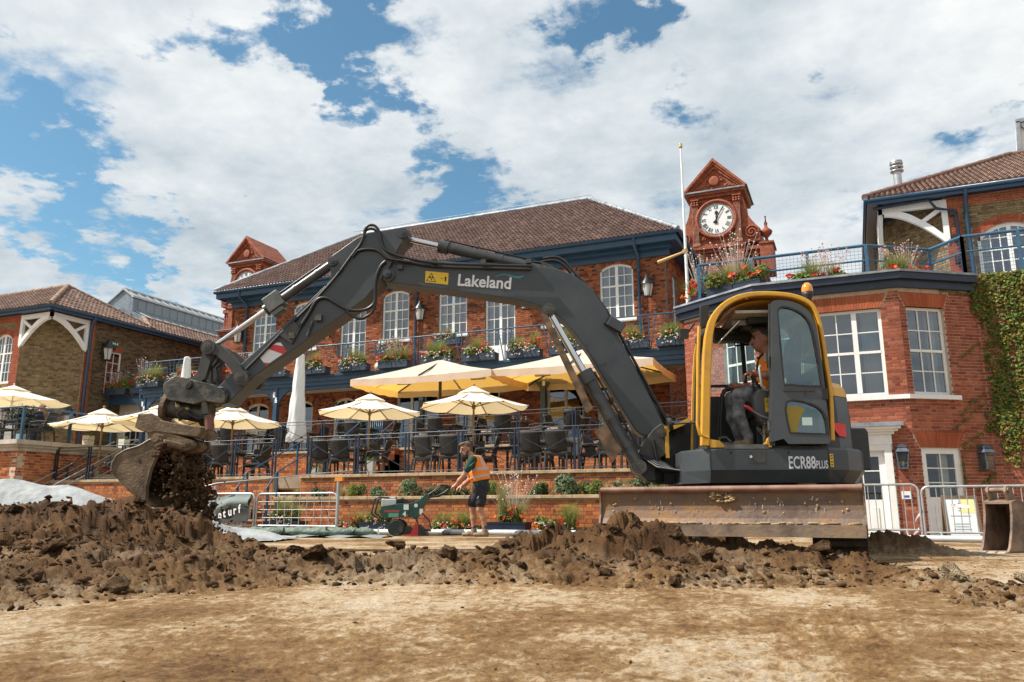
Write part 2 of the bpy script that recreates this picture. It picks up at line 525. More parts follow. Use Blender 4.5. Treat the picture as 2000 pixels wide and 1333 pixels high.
def surf_nets(Fd,org,h):
 ins=Fd<0
 c=np.zeros(tuple(s-1 for s in Fd.shape),np.int8)
 nx,ny,nz=Fd.shape
 def sl(i,j,k):return (slice(i,nx-1+i),slice(j,ny-1+j),slice(k,nz-1+k))
 for i in (0,1):
  for j in (0,1):
   for k in (0,1):c+=ins[sl(i,j,k)]
 act=(c>0) & (c<8)
 idx=np.full(act.shape,-1,np.int64)
 cells_=np.argwhere(act)
 idx[act]=np.arange(len(cells_))
 P=np.zeros((len(cells_),3));W=np.zeros(len(cells_))
 corners=[(i,j,k) for i in (0,1) for j in (0,1) for k in (0,1)]
 for a in corners:
  for ax in range(3):
   if a[ax]:continue
   b=list(a);b[ax]=1
   fa=Fd[cells_[:,0]+a[0],cells_[:,1]+a[1],cells_[:,2]+a[2]]
   fb=Fd[cells_[:,0]+b[0],cells_[:,1]+b[1],cells_[:,2]+b[2]]
   k=(fa<0) != (fb<0)
   t=np.where(k,fa/np.where(fa==fb,1,fa-fb),0)
   q=np.array(a,float)[None,:].repeat(len(cells_),0);q[:,ax]+=t
   P+=np.where(k[:,None],q,0);W+=k
 P=(cells_+P/np.maximum(W,1)[:,None])*h+np.array(org)
 quads=[]
 for ax in range(3):
  a1,a2=[(1,2),(2,0),(0,1)][ax]
  lo=np.moveaxis(ins,ax,0)
  d=ins.take(range(0,ins.shape[ax]-1),ax) != ins.take(range(1,ins.shape[ax]),ax)
  e=np.argwhere(d)
  ok=(e[:,a1]>0) & (e[:,a2]>0) & (e[:,a1]<ins.shape[a1]-1) & (e[:,a2]<ins.shape[a2]-1)
  e=e[ok]
  o1=np.zeros(3,int);o1[a1]=1
  o2=np.zeros(3,int);o2[a2]=1
  q=np.stack([idx[tuple((e-x).T)] for x in (o1+o2,o2,0*o1,o1)],1)
  flip=ins[tuple(e.T)]
  q=np.where(flip[:,None],q,q[:,::-1])
  quads.append(q)
 Q=np.concatenate(quads)
 return P,Q[(Q >= 0).all(1)]
class Body:
 """round cones and ellipsoids melted together; each carries a material index"""
 def __init__(self):self.P=[]
 def cone(self,a,b,ra,rb,m=0,k=0.03):self.P.append(('c',np.array(a,float),np.array(b,float),ra,rb,m,k));return self
 def chain(self,pts,rs,m=0,k=0.03):
  for i in range(len(pts)-1):self.cone(pts[i],pts[i+1],rs[i],rs[i+1],m,k)
  return self
 def ell(self,c,r,m=0,k=0.03,rot=None):self.P.append(('e',np.array(c,float),np.array(r,float),None if rot is None else np.array(rot),0,m,k));return self
 @staticmethod
 def dist(p,X):
  if p[0]=='c':
   a,b,ra,rb=p[1:5]
   ab=b-a;L=max(ab @ ab,1e-9)
   t=np.clip(((X-a) @ ab)/L,0,1)
   return np.linalg.norm(X-a-t[...,None]*ab,axis=-1)-(ra+(rb-ra)*t)
  c,r,rot=p[1],p[2],p[3]
  Y=X-c
  if rot is not None:Y=Y @ rot
  q=np.linalg.norm(Y/r,axis=-1)
  g=np.linalg.norm(Y/(r*r),axis=-1)
  return np.where(g>1e-6,q*(q-1)/np.maximum(g,1e-6),-r.min())
 def bounds(self,p):
  if p[0]=='c':
   R=max(p[3],p[4]);return np.minimum(p[1],p[2])-R,np.maximum(p[1],p[2])+R
  R=p[2].max() if p[3] is not None else p[2]
  return p[1]-R,p[1]+R
 def mesh(self,name,mats,h=0.01,fold=None,keep=None):
  lo=np.min([self.bounds(p)[0] for p in self.P],0)-4*h
  hi=np.max([self.bounds(p)[1] for p in self.P],0)+4*h
  n=np.ceil((hi-lo)/h).astype(int)+1
  Fd=np.full(n,0.2)
  for p in self.P:
   a,b=self.bounds(p)
   mgn=p[6]+3*h
   i0=np.maximum(((a-mgn-lo)/h).astype(int),0);i1=np.minimum(((b+mgn-lo)/h).astype(int)+2,n)
   ax=[lo[i]+h*np.arange(i0[i],i1[i]) for i in range(3)]
   X=np.stack(np.meshgrid(*ax,indexing='ij'),-1)
   d=self.dist(p,X)
   S=tuple(slice(i0[i],i1[i]) for i in range(3))
   o=Fd[S];k=max(p[6],1e-5)
   hh=np.clip(k-np.abs(o-d),0,None)/k
   Fd[S]=np.minimum(o,d)-hh*hh*k*.25
  P,Q=surf_nets(Fd,lo,h)
  cen=P[Q].mean(1)
  D_=np.stack([self.dist(p,cen) for p in self.P],1)
  mi=np.array([p[5] for p in self.P])[D_.argmin(1)]
  if fold is not None:
   P=fold(P)
  if keep is not None:
   kk=keep(cen);Q,mi=Q[kk],mi[kk]
  me=bpy.data.meshes.new(name)
  me.from_pydata(P.tolist(),[],Q.tolist())
  for m in mats:me.materials.append(m)
  me.polygons.foreach_set('use_smooth',[True]*len(Q))
  me.polygons.foreach_set('material_index',mi.astype(np.int32).tolist())
  me.update()
  return me
SOIL=[
 [(-9.6,4.6,.40,1.1),(-8.3,5.2,.44,1.1),(-7.3,5.5,.44,.9),(-6.9,6.1,.48,.75),(-6.5,6.5,.38,.6),(-6.0,6.75,.20,.45),(-5.4,6.7,.06,.35)],
 [(-7.6,4.2,.27,.8),(-6.0,5.2,.22,.7)],
 [(-6.2,1.6,.14,.60),(-4.5,2.9,.15,.58),(-4.1,3.9,.15,.52),(-3.6,4.75,.13,.46),(-2.6,5.2,.15,.45),(-2.0,5.45,.16,.45)],
 [(-5.4,4.2,.19,.6),(-4.7,4.9,.14,.5),(-4.2,5.4,.10,.4)],
 [(-4.2,5.55,.11,.35),(-3.2,5.65,.13,.35),(-2.5,5.9,.16,.40),(-2.05,6.15,.25,.40),(-1.75,6.2,.37,.42),(-1.45,6.3,.28,.42),(-1.05,6.4,.15,.40),(-.46,6.7,.13,.42),(-.1,6.75,.09,.40),(.25,6.4,.05,.35)],
 [(-1.3,5.35,.14,.42),(-.8,5.6,.09,.40),(-.4,5.9,.05,.4)],
 [(.25,10.0,.24,.50),(.5,9.8,.16,.4),(.85,9.6,.03,.3)],
 [(-2.2,7.75,.16,.28),(-1.2,7.7,.19,.30),(-.2,7.65,.16,.28)],  # ridge added behind the blade so the gap beneath it reads dark
 [(.35,5.9,.05,.22),(.75,5.2,.06,.25),(.95,4.5,.06,.25)],
]
def soil_mask(s,d):
 """height of loose soil before its lumps, and how much of the surface is loose soil"""
 H_=np.zeros(np.shape(s));M_=np.zeros(np.shape(s))
 for line in SOIL:
  for a,b in zip(line[:-1],line[1:]):
   ax,ay,ah,aw=a;bx,by,bh,bw=b
   L2=(bx-ax) ** 2+(by-ay) ** 2
   t=np.clip(((s-ax)*(bx-ax)+(d-ay)*(by-ay))/L2,0,1)
   r=np.hypot(s-ax-t*(bx-ax),d-ay-t*(by-ay))
   w=aw+t*(bw-aw);h=ah+t*(bh-ah)
   q=np.clip(1-(r/(1.55*w)),0,1)
   f=h*(q*q*(3-2*q))*1.0
   H_=np.maximum(H_,f)+0.12*np.minimum(H_,f)
   M_=np.maximum(M_,np.clip((q-.02)*5,0,1))
 return H_,M_
def ground_z(s,d,want_mask=False):
 s=np.asarray(s,float);d=np.asarray(d,float)
 ws=s+0.13*fbm(s*2.3,d*2.3,3,3);wd=d+0.13*fbm(s*2.3+9,d*2.3,3,5)
 H_,M_=soil_mask(ws,wd)
 far=np.clip((d-15)/10,0,1)
 z=0.020*fbm(s*.35,d*.35,3,11)*(1-far)
 z=z-0.10*np.clip((s+1.0)/3.0,0,1)*np.clip((d-11)/5,0,1)
 near=np.clip(1-np.hypot(s,d)/16,0.0,1)
 z=z+near*(0.010*fbm(s*2.2,d*4.0,4,21)+0.013*fbm(s*12,d*15,4,23,.62)+.007*facets(s*21,d*21,25,.7)*(vnoise(s*2,d*2,27)>.5))
 u=s+.07*fbm(s*7,d*7,3,81);v=d+.07*fbm(s*7+5,d*7,3,83)
 amp=M_*np.clip(.30+H_*3.2,0,1.0)
 lump=.085*facets(u*3.1,v*3.1,31,1.1)*(vnoise(s*1.7,d*1.7,91)>.45)+.052*facets(u*7.3+3,v*7.3,37,.8)+.034*facets(u*15,v*15+5,41,.7)+.018*facets(u*33,v*33,43,.6)
 z=z+H_+amp*(lump-.01+.045*fbm(s*5,d*5,5,51,.62)+.02*fbm(s*40,d*40,3,57,.6))
 for c_ in (-.17,-2.03):
  k=np.clip((.24-np.abs(s-c_+.05*np.sin(d*1.3)))*12,0,1)*(1-M_)*(d<6.6)*(d>.8)*np.clip(vnoise(s*1.6+4,d*1.1,33)*2.2-.5,0,1)
  z=z+k*(.012*np.sin(d*2*pi/.15)-.008)
 cr=np.clip(.20-cells(s*11,d*11,61)[0],0,1)*(_hash(np.floor(s*3),np.floor(d*3),71)>.72)
 z=z+near*(1-M_)*cr*.05
 if want_mask:return z,M_,H_
 return z
def gz(s,d):return float(ground_z(np.array([s]),np.array([d]))[0])
def ground_material():
 m,nt,b=_principled("earth")
 N,Lk=nt.nodes,nt.links
 g=N.new('ShaderNodeNewGeometry')
 at=N.new('ShaderNodeAttribute');at.attribute_name='loose'
 def noise(sc,det,stretch=None,rough=.6):
  n=N.new('ShaderNodeTexNoise');n.inputs['Scale'].default_value=sc;n.inputs['Detail'].default_value=det;n.inputs['Roughness'].default_value=rough
  if stretch:
   mp=N.new('ShaderNodeMapping');mp.inputs['Scale'].default_value=stretch;mp.inputs['Rotation'].default_value=(0,0,radians(-12))
   Lk.new(g.outputs['Position'],mp.inputs['Vector']);Lk.new(mp.outputs[0],n.inputs['Vector'])
  else:Lk.new(g.outputs['Position'],n.inputs['Vector'])
  return n.outputs['Fac']
 def ramp(f,stops):
  r=N.new('ShaderNodeValToRGB');e=r.color_ramp.elements
  e[0].position,e[0].color=stops[0][0],lin(stops[0][1]);e[1].position,e[1].color=stops[-1][0],lin(stops[-1][1])
  for p,c in stops[1:-1]:
   x=e.new(p);x.color=lin(c)
  Lk.new(f,r.inputs[0]);return r.outputs[0]
 def mixc(f,a,c2,mode='MIX'):
  x=N.new('ShaderNodeMix');x.data_type='RGBA';x.blend_type=mode
  if isinstance(f,(int,float)):x.inputs[0].default_value=f
  else:Lk.new(f,x.inputs[0])
  Lk.new(a,x.inputs[6]);Lk.new(c2,x.inputs[7]);return x.outputs[2]
 def add(a,c2,k=1.0):
  x=N.new('ShaderNodeMath');x.operation='MULTIPLY_ADD';Lk.new(c2,x.inputs[0]);x.inputs[1].default_value=k;Lk.new(a,x.inputs[2]);return x.outputs[0]
 patch=add(noise(19,7,(1,.75,1),.75),noise(.75,6,(1,.8,1),.62),1.5)
 patch=add(patch,noise(3.2,9,(1,.8,1),.74),.75)
 dry=ramp(patch,[(1.32/2,(.085,.039,.013)),(1.47/2,(.155,.083,.031)),(1.60/2,(.215,.128,.055)),(1.69/2,(.33,.238,.14)),(1.84/2,(.41,.33,.235))])
 hx=N.new('ShaderNodeMath');hx.operation='MULTIPLY';hx.inputs[1].default_value=.5
 Lk.new(patch,hx.inputs[0])
 rn=dry.node;nt.links.remove(rn.inputs[0].links[0]);Lk.new(hx.outputs[0],rn.inputs[0])
 wet=ramp(noise(2.6,10,None,.68),[(.30,(.030,.0135,.005)),(.46,(.066,.031,.0105)),(.60,(.105,.053,.019)),(.70,(.145,.084,.038)),(.80,(.20,.13,.068))])
 grit=ramp(noise(70,3),[(.30,(.50,.48,.46)),(.5,(1,1,1)),(.75,(1.18,1.16,1.12))])
 col=mixc(at.outputs['Fac'],dry,wet)
 col=mixc(.85,col,grit,'MULTIPLY')
 Lk.new(col,b.inputs['Base Color'])
 b.inputs['Roughness'].default_value=.92
 b.inputs['Specular IOR Level'].default_value=.25
 bp=N.new('ShaderNodeBump');bp.inputs['Strength'].default_value=1.0;bp.inputs['Distance'].default_value=.012
 hgt=add(noise(42,7,None,.75),noise(9,6,(1,.8,1),.65),1.0)
 Lk.new(hgt,bp.inputs['Height'])
 Lk.new(bp.outputs[0],b.inputs['Normal'])
 MATS['earth']=m
 return m
EARTH=ground_material()
def build_ground():
 r=[0.0,0.35]
 while r[-1]<22:r.append(r[-1]*(1.0046 if 2.6<r[-1]<8.5 else 1.0085)+.001)
 while r[-1]<900:r.append(r[-1]*1.25)
 r=np.array(r)
 a=np.concatenate([np.radians(np.arange(74,154,.13)),np.radians(np.arange(154,434,5.0))])
 A,Rr=np.meshgrid(a,r)
 X,Y=Rr*np.cos(A),Rr*np.sin(A)
 Zz,M_,H_=ground_z(X,Y,True)
 fade=np.clip((60-Rr)/30,0,1)
 Zz=Zz*fade
 nr,na=X.shape
 V=np.stack([X,Y,Zz],-1).reshape(-1,3)
 i=np.arange(nr-1)[:,None]*na;j=np.arange(na)[None,:];j2=(j+1) % na
 Fq=np.stack([i+j,i+na+j,i+na+j2,i+j2],-1).reshape(-1,4)
 Fq=Fq[na:]
 me=bpy.data.meshes.new("ground")
 me.vertices.add(len(V));me.vertices.foreach_set('co',V.ravel())
 me.loops.add(Fq.size);me.loops.foreach_set('vertex_index',Fq.ravel().astype(np.int32))
 me.polygons.add(len(Fq));me.polygons.foreach_set('loop_start',np.arange(0,Fq.size,4,dtype=np.int32))
 me.polygons.foreach_set('loop_total',np.full(len(Fq),4,np.int32))
 me.polygons.foreach_set('use_smooth',np.ones(len(Fq),bool))
 at=me.attributes.new('loose','FLOAT','POINT')
 at.data.foreach_set('value',np.clip(M_*(.35+3.2*H_),0,1).ravel().astype(np.float32))
 me.materials.append(EARTH)
 me.update();me.validate()
 obj("ground",me,kind='structure')
build_ground()
def rock_mesh(name,seed,sub,m,rough=.35):
 """an uneven clod: a ball of faces pushed about and cut by flat breaks"""
 rg=np.random.RandomState(seed)
 import bmesh
 bm=bmesh.new()
 bmesh.ops.create_icosphere(bm,subdivisions=sub,radius=1.0)
 P=np.array([v.co[:] for v in bm.verts])
 sc=np.array([1.0,rg.uniform(.6,.95),rg.uniform(.45,.8)])
 for _ in range(11):
  n=rg.normal(size=3);n /= np.linalg.norm(n);c=rg.uniform(.38,.8)
  k=P @ n
  P=P-np.where(k>c,k-c,0)[:,None]*n
 f=rg.normal(size=(6,3))*3.0;ph=rg.uniform(0,6,6)
 P=P*(1+rough*.25*np.sin(P @ f.T+ph).sum(1)/2.5)[:,None]
 P=P*(1+rg.uniform(-.11,.11,len(P)))[:,None]*sc
 for v,p in zip(bm.verts,P):v.co=p
 me=bpy.data.meshes.new(name);bm.to_mesh(me);bm.free()
 me.materials.append(m)
 return me
CLOD_M=mat('clod',[(.040,.019,.007),(.095,.050,.019),(.175,.108,.052)],rough=.95,scale=2.2,bump=1.0,bscale=9,bdist=.06,spec=.2,island=.25)
CHALK_M=mat('pale_clay',[(.20,.14,.075),(.34,.26,.16),(.42,.34,.23)],rough=.95,scale=2.2,bump=1.0,bscale=9,bdist=.05,spec=.2)
CLODS=[rock_mesh('soil_clod',100+i,3,CLOD_M) for i in range(6)]
PALE=[rock_mesh('pale_clod',130+i,3,CHALK_M) for i in range(3)]
def place_clod(s,d,r,i,label,group,me=None,lift=.35,name='soil_clod'):
 o=obj(name,me or CLODS[i % 6],None,loc=(s,d,gz(s,d)+r*lift),label=label,category='soil clod',group=group)
 rr=random.Random(i*7+3)
 o.rotation_euler=(rr.uniform(-.5,.5),rr.uniform(-.5,.5),rr.uniform(0,6.28))
 o.scale=(r,r,r)
 return o
big_clods=[
 (-4.72,3.80,.125,'large pale-faced soil clod with a flat broken side, below the bucket'),
 (-4.55,4.25,.11,'rounded dark clod just right of the flat-faced one in the soil heap'),
 (-4.40,4.62,.10,'soil clod with a ragged crest on the front slope of the heap'),
 (-4.62,4.18,.06,'small square clod lying under the ragged clods at the foot of the heap'),
 (-5.05,6.15,.16,'long slab of soil tilted up at the right foot of the heap, beside the sandbags'),
 (-5.35,5.55,.12,'broad flat slab of soil leaning below the falling earth'),
 (-5.9,3.35,.13,'dark clod on the left slope of the heap, half buried'),
 (-5.0,3.0,.12,'flat pale slab of soil at the left edge of the heap'),
 (-5.5,4.5,.12,'clod on the middle of the heap below the bucket lip'),
 (-4.15,6.2,.09,'lone dark clod on the scraped floor right of the heap'),
 (-3.35,5.60,.10,'tilted clod standing on the crest of the low ridge, left of the turf cutter'),
 (-3.75,5.25,.10,'upright dark clod at the left end of the low soil ridge'),
 (-2.55,4.95,.10,'angular clod with a pale face at the foot of the ridge, middle of the floor'),
 (-1.05,4.95,.06,'small dark clod at the front foot of the ridge below the blade'),
 (-.30,6.75,.12,'upright lump of soil stuck against the lower edge of the blade'),
]
for i,(s,d,r,lb) in enumerate(big_clods):
 o=place_clod(s,d,r,i,lb,'big clods on the soil heap and ridge')
 if 'slab' in lb:o.scale=(r*1.5,r*.9,r*.45);o.rotation_euler=(.35,-.45,1.0+i)
for i,(s,d,r,lb) in enumerate([
 (.62,3.55,.13,'big pale clay lump at the right edge of the scraped floor'),
 (.50,5.55,.10,'pale clay lump right of the blade, by the chalky ridge'),
 (.78,5.05,.09,'pale clay lump in the middle of the chalky ridge'),
 (.86,4.65,.08,'pale clay lump at the near end of the chalky ridge'),
]):
 place_clod(s,d,r,i+40,lb,'pale clay lumps on the right',PALE[i % 3],name='pale_clod')
_r=random.Random(44);_n=0
while _n<110:
 s_,d_=_r.uniform(-7.6,.2),_r.uniform(2.2,6.9)
 if float(soil_mask(np.array([s_]),np.array([d_]))[0][0])<.05:continue
 o_=place_clod(s_,d_,_r.uniform(.04,.06+.075*_r.random()),_n+60,'dark broken clod lying among others in the loose soil','broken clods in the loose soil',lift=.15);_n+=1
def crumbs():
 """loose crumbs of soil on the heap, the ridge and the floor, far too many to count"""
 rg=np.random.RandomState(5)
 base=[rock_mesh('crumb',200+i,1,CLOD_M,1.3) for i in range(7)]
 B=[]
 for me in base:
  v=np.empty(len(me.vertices)*3);me.vertices.foreach_get('co',v)
  f=np.array([p.vertices[:] for p in me.polygons])
  B.append((v.reshape(-1,3),f));bpy.data.meshes.remove(me)
 pts=[]
 S_=rg.uniform(-8.6,1.2,60000);D_=rg.uniform(1.6,8.2,60000)
 _,Mk,Hk=ground_z(S_,D_,True)
 keep=(rg.uniform(0,1,len(S_))<Mk*.42)
 edge=(Mk>0) & (Mk<.5) & (rg.uniform(0,1,len(S_))<.35)
 k=keep | edge
 s1,d1=S_[k],D_[k]
 r1=.007+.042*rg.uniform(0,1,k.sum()) ** 4.5
 S2=rg.uniform(-6,2.5,6000);D2=rg.uniform(1.4,9,6000);q_=vnoise(S2*1.4,D2*1.4,15) ** 3>rg.uniform(0,1,6000) ** 1.2*.9;S2,D2=S2[q_],D2[q_]
 s1=np.concatenate([s1,S2]);d1=np.concatenate([d1,D2]);r1=np.concatenate([r1,.003+.013*rg.uniform(0,1,len(S2)) ** 4])
 z1=ground_z(s1,d1)+r1*.1
 VV,FF,off=[],[],0
 for i in range(len(s1)):
  v,f=B[i % 7]
  a,b_=rg.uniform(0,6.28),rg.uniform(-.7,.7)
  ca,sa,cb,sb=cos(a),sin(a),cos(b_),sin(b_)
  Rm=np.array([[ca,-sa,0],[sa,ca,0],[0,0,1]]) @ np.array([[1,0,0],[0,cb,-sb],[0,sb,cb]])
  VV.append(v @ Rm.T*r1[i]+np.array([s1[i],d1[i],z1[i]]));FF.append(f+off);off+=len(v)
 V=np.concatenate(VV);Fq=np.concatenate(FF)
 me=bpy.data.meshes.new("soil_crumbs")
 me.vertices.add(len(V));me.vertices.foreach_set('co',V.ravel())
 me.loops.add(Fq.size);me.loops.foreach_set('vertex_index',Fq.ravel().astype(np.int32))
 me.polygons.add(len(Fq));me.polygons.foreach_set('loop_start',np.arange(0,Fq.size,3,dtype=np.int32));me.polygons.foreach_set('loop_total',np.full(len(Fq),3,np.int32))
 me.materials.append(mat('crumb_soil',[(.030,.015,.006),(.062,.032,.013),(.105,.058,.025)],rough=.95,scale=1.3,spec=.2,island=.35))
 me.update();me.validate()
 obj("soil_crumbs",me,kind='stuff')
crumbs()
NAVY=mat('navy_paint',[(.018,.052,.10),(.026,.068,.125)],rough=.38,scale=3,rvar=.1)
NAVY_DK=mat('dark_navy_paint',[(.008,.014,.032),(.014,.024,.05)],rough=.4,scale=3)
WHITE=mat('white_paint',[(.72,.73,.72),(.80,.80,.78)],rough=.45,scale=5)
CREAM=mat('cream_paint',[(.55,.51,.43),(.62,.58,.50)],rough=.5,scale=4)
LEAD=mat('lead_sheet',[(.16,.19,.22),(.26,.29,.32),(.36,.38,.40)],rough=.5,scale=3,metal=.2)
STONE=mat('coping_stone',[(.30,.21,.12),(.40,.29,.17),(.48,.36,.22)],rough=.85,scale=5,bump=.4,bscale=40)
PALE_STONE=mat('pale_stone',[(.34,.31,.26),(.46,.43,.37),(.55,.52,.46)],rough=.85,scale=3,bump=.3,bscale=40)
MORTAR=mat('mortar',[(.30,.22,.15),(.42,.33,.24)],rough=.95,scale=9,bump=.4,bscale=60)
MORTAR_DK=mat('grey_mortar',[(.13,.10,.075),(.20,.15,.11)],rough=.95,scale=9)
MORTAR_PALE=mat('pale_mortar',[(.42,.34,.26),(.55,.46,.37)],rough=.95,scale=9)
BR_BAY=brick_mat('red_brick',[(.17,.042,.026),(.29,.078,.042),(.35,.105,.056),(.24,.060,.036),(.40,.135,.070),(.31,.085,.046),(.22,.052,.034)])
BR_MAIN=brick_mat('orange_red_brick',[(.10,.030,.018),(.25,.072,.030),(.34,.105,.042),(.05,.022,.016),(.29,.085,.034),(.38,.13,.05),(.22,.06,.028)])
BR_TERR=brick_mat('bright_orange_brick',[(.20,.055,.025),(.36,.105,.035),(.48,.17,.05),(.24,.06,.03),(.42,.14,.045),(.52,.20,.065),(.30,.08,.032)])
BR_YEL=brick_mat('yellow_stock_brick',[(.13,.085,.042),(.23,.165,.08),(.30,.22,.11),(.10,.065,.036),(.26,.19,.095),(.19,.13,.065)])
BR_RED=brick_mat('plain_red_brick',[(.25,.055,.026),(.34,.085,.036),(.30,.07,.03),(.38,.105,.045)])
TERRA=mat('terracotta',[(.16,.038,.018),(.27,.068,.028),(.34,.095,.038)],rough=.75,scale=5,bump=.6,bscale=22,bdist=.02)
TERRA_L=mat('weathered_terracotta',[(.20,.075,.045),(.30,.13,.08),(.36,.19,.13)],rough=.8,scale=7,bump=.5,bscale=25)
TILE=brick_mat('clay_tile',[(.075,.044,.036),(.125,.076,.062),(.10,.060,.050),(.165,.105,.086),(.09,.055,.047)],rough=.8)
TILE_W=brick_mat('weathered_clay_tile',[(.11,.068,.053),(.18,.112,.088),(.145,.09,.07),(.235,.155,.12),(.13,.084,.068)],rough=.85)
RIDGE_M=mat('ridge_tile',[(.16,.085,.06),(.26,.17,.12),(.33,.24,.17)],rough=.9,scale=8)
PANE=glass_mat('window_glass',tint=(.62,.70,.74),refl=.13)
PANE_D=glass_mat('clear_glass',tint=(.78,.86,.85),refl=.05)
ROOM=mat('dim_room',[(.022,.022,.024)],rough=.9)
CURTAIN=cloth_mat('curtain',(.62,.60,.55),trans=.2,bump=0)
BLACK=mat('black_metal',[(.010,.011,.013),(.020,.021,.024)],rough=.4,scale=8)
LAMP_G=mat('lamp_glass',[(.55,.55,.52)],rough=.25)
BRICK_MESH={}
def brick_box(L,m,ht=.065):
 key=(round(L,4),m.name,ht)
 if key not in BRICK_MESH:
  b=MB();e=.004
  x0,x1,z0,z1=-L/2,L/2,-ht/2,ht/2
  p=[(x0,.05,z0),(x1,.05,z0),(x1,.05,z1),(x0,.05,z1),(x0,e,z0),(x1,e,z0),(x1,e,z1),(x0,e,z1),
    (x0+e,0,z0+e),(x1-e,0,z0+e),(x1-e,0,z1-e),(x0+e,0,z1-e)]
  f=[(8,9,10,11)]
  for k in range(4):
   k2=(k+1) % 4
   f+=[(k,k2,4+k2,4+k),(4+k,4+k2,8+k2,8+k)]
  b.add(p,f)
  BRICK_MESH[key]=b.mesh('brick',m)
 return BRICK_MESH[key]
def brick_wall(parent,W,z0,z1,xf,openings=(),bm=None,mm=None,core=.24,nparts=300,focus=None,bond='flemish',skip=None,seed=1,wallname='wall',x_from=0.0,
    hide=None):
 """Brick skin in the plane y=0 (outside is -y), x 0..W. openings: (x0,x1,z0,z1). Bricks nearest to focus become parts of their own."""
 rg=random.Random(seed)
 c=MB(xf)
 xs=sorted({x_from,W} | {v for o in openings for v in o[:2] if x_from<v<W})
 for xa,xb in zip(xs[:-1],xs[1:]):
  zz=[z0]
  for o in sorted(openings,key=lambda o:o[2]):
   if o[0]<(xa+xb)/2<o[1]:zz+=[max(z0,o[2]),min(z1,o[3])]
  zz.append(z1)
  for a,b in zip(zz[::2],zz[1::2]):
   if b-a>.002:c.bx(xa,xb,.011,core,a,b)
 c.build(wallname,mm or MORTAR,parent)
 rows=int((z1-z0+.001)/.075)
 cand,joined=[],MB(xf)
 for r in range(rows):
  zc=z0+r*.075+.0375
  if bond=='flemish':
   seq=[.215,.1025];x=x_from-(.16875 if r % 2 else 0)
  elif bond=='english':
   seq=[.215] if r % 4 else [.1025];x=x_from-(.1125 if r % 2 else 0)
  else:
   seq=[.215];x=x_from-(.1125 if r % 2 else 0)
  k=0
  while x<W:
   L=seq[k % len(seq)];k+=1
   parts=[(max(x,x_from),min(x+L,W))]
   x+=L+.01
   for o in openings:
    if o[2]-.02<zc<o[3]+.02:
     np_=[]
     for a,b in parts:
      if b <= o[0] or a >= o[1]:np_.append((a,b));continue
      if a<o[0]:np_.append((a,o[0]))
      if b>o[1]:np_.append((o[1],b))
     parts=np_
   for a,b in parts:
    if b-a<.03:continue
    xc=(a+b)/2
    if skip and (skip(xc,zc) or skip(a,zc) or skip(b,zc)):
     m_=[a+(b-a)*(q+.5)/8 for q in range(8)];ok=[not skip(v,zc) for v in m_];q=0
     while q<8:
      if not ok[q]:q+=1;continue
      e_=q
      while e_<8 and ok[e_]:e_+=1
      if e_-q>1:joined_brick(joined,a+(b-a)*(q+e_)/16,zc,0,(b-a)*(e_-q)/8)
      q=e_
     continue
    y=rg.uniform(-.0035,.003)
    if nparts and abs(b-a-L)<1e-5 and not (hide and hide(xc,zc)):
     cand.append((hypot(xc-focus[0],zc-focus[1]) if focus else rg.random(),xc,zc,y,L))
    else:
     joined_brick(joined,xc,zc,y,b-a)
 cand.sort()
 for _,xc,zc,y,L in cand[:nparts]:
  obj('brick',brick_box(L,bm),parent,mw=xf @ Matrix.Translation((xc,y,zc)))
 for _,xc,zc,y,L in cand[nparts:]:
  joined_brick(joined,xc,zc,y,L)
 if joined.F:joined.build('brickwork',bm,parent,kind='stuff')
def joined_brick(mb,xc,zc,y,L,ht=.065):
 x0,x1,a,b,e=xc-L/2,xc+L/2,zc-ht/2,zc+ht/2,.003
 mb.add([(x0,.03,a),(x1,.03,a),(x1,.03,b),(x0,.03,b),(x0+e,y,a+e),(x1-e,y,a+e),(x1-e,y,b-e),(x0+e,y,b-e)],
   [(4,5,6,7),(0,1,5,4),(1,2,6,5),(2,3,7,6),(3,0,4,7)])
def arch_ring(parent,xf,xc,w,zs,rise,bm,rings=2,thick=.11,depth=.24,joint=.01,name='arch'):
 """segmental arch of wedge bricks over an opening: xc centre, w width, zs springing height"""
 R=(w*w/4+rise*rise)/(2*rise);zc=zs+rise-R
 half=math.asin(min(1,(w/2)/R))
 if rise >= w/2-1e-4:half=pi/2;R=w/2;zc=zs
 mb=MB(xf)
 for k in range(rings):
  r0=R+k*(thick+.006);r1=r0+thick
  n=max(6,int(2*half*r0/.075))
  for i in range(n):
   a0=-half+2*half*i/n+joint/r0/2;a1=-half+2*half*(i+1)/n-joint/r0/2
   y=random.uniform(-.012,-.006)
   mb.prism([(xc+r0*sin(a0),zc+r0*cos(a0)),(xc+r0*sin(a1),zc+r0*cos(a1)),(xc+r1*sin(a1),zc+r1*cos(a1)),(xc+r1*sin(a0),zc+r1*cos(a0))],y,depth)
 mb.build(name,bm,parent,kind='stuff')
 m2=MB(xf)
 n=14;r1=R+rings*(thick+.006)+.006
 P=[(xc+r1*sin(-half+2*half*i/n),zc+r1*cos(-half+2*half*i/n)) for i in range(n+1)]
 Q=[(xc+(R-.002)*sin(-half+2*half*i/n),zc+(R-.002)*cos(-half+2*half*i/n)) for i in range(n+1)]
 for i in range(n):m2.prism([Q[i],Q[i+1],P[i+1],P[i]],.004,depth-.01)
 m2.build('arch_bed',MORTAR,parent)
 r_out=R+rings*(thick+.006)+.01
 return lambda x,z:(z>zs-.04) and hypot(x-xc,z-zc)<r_out+.01 and hypot(x-xc,z-zc)>R*.5 and abs(atan2(x-xc,z-zc))<half+.06
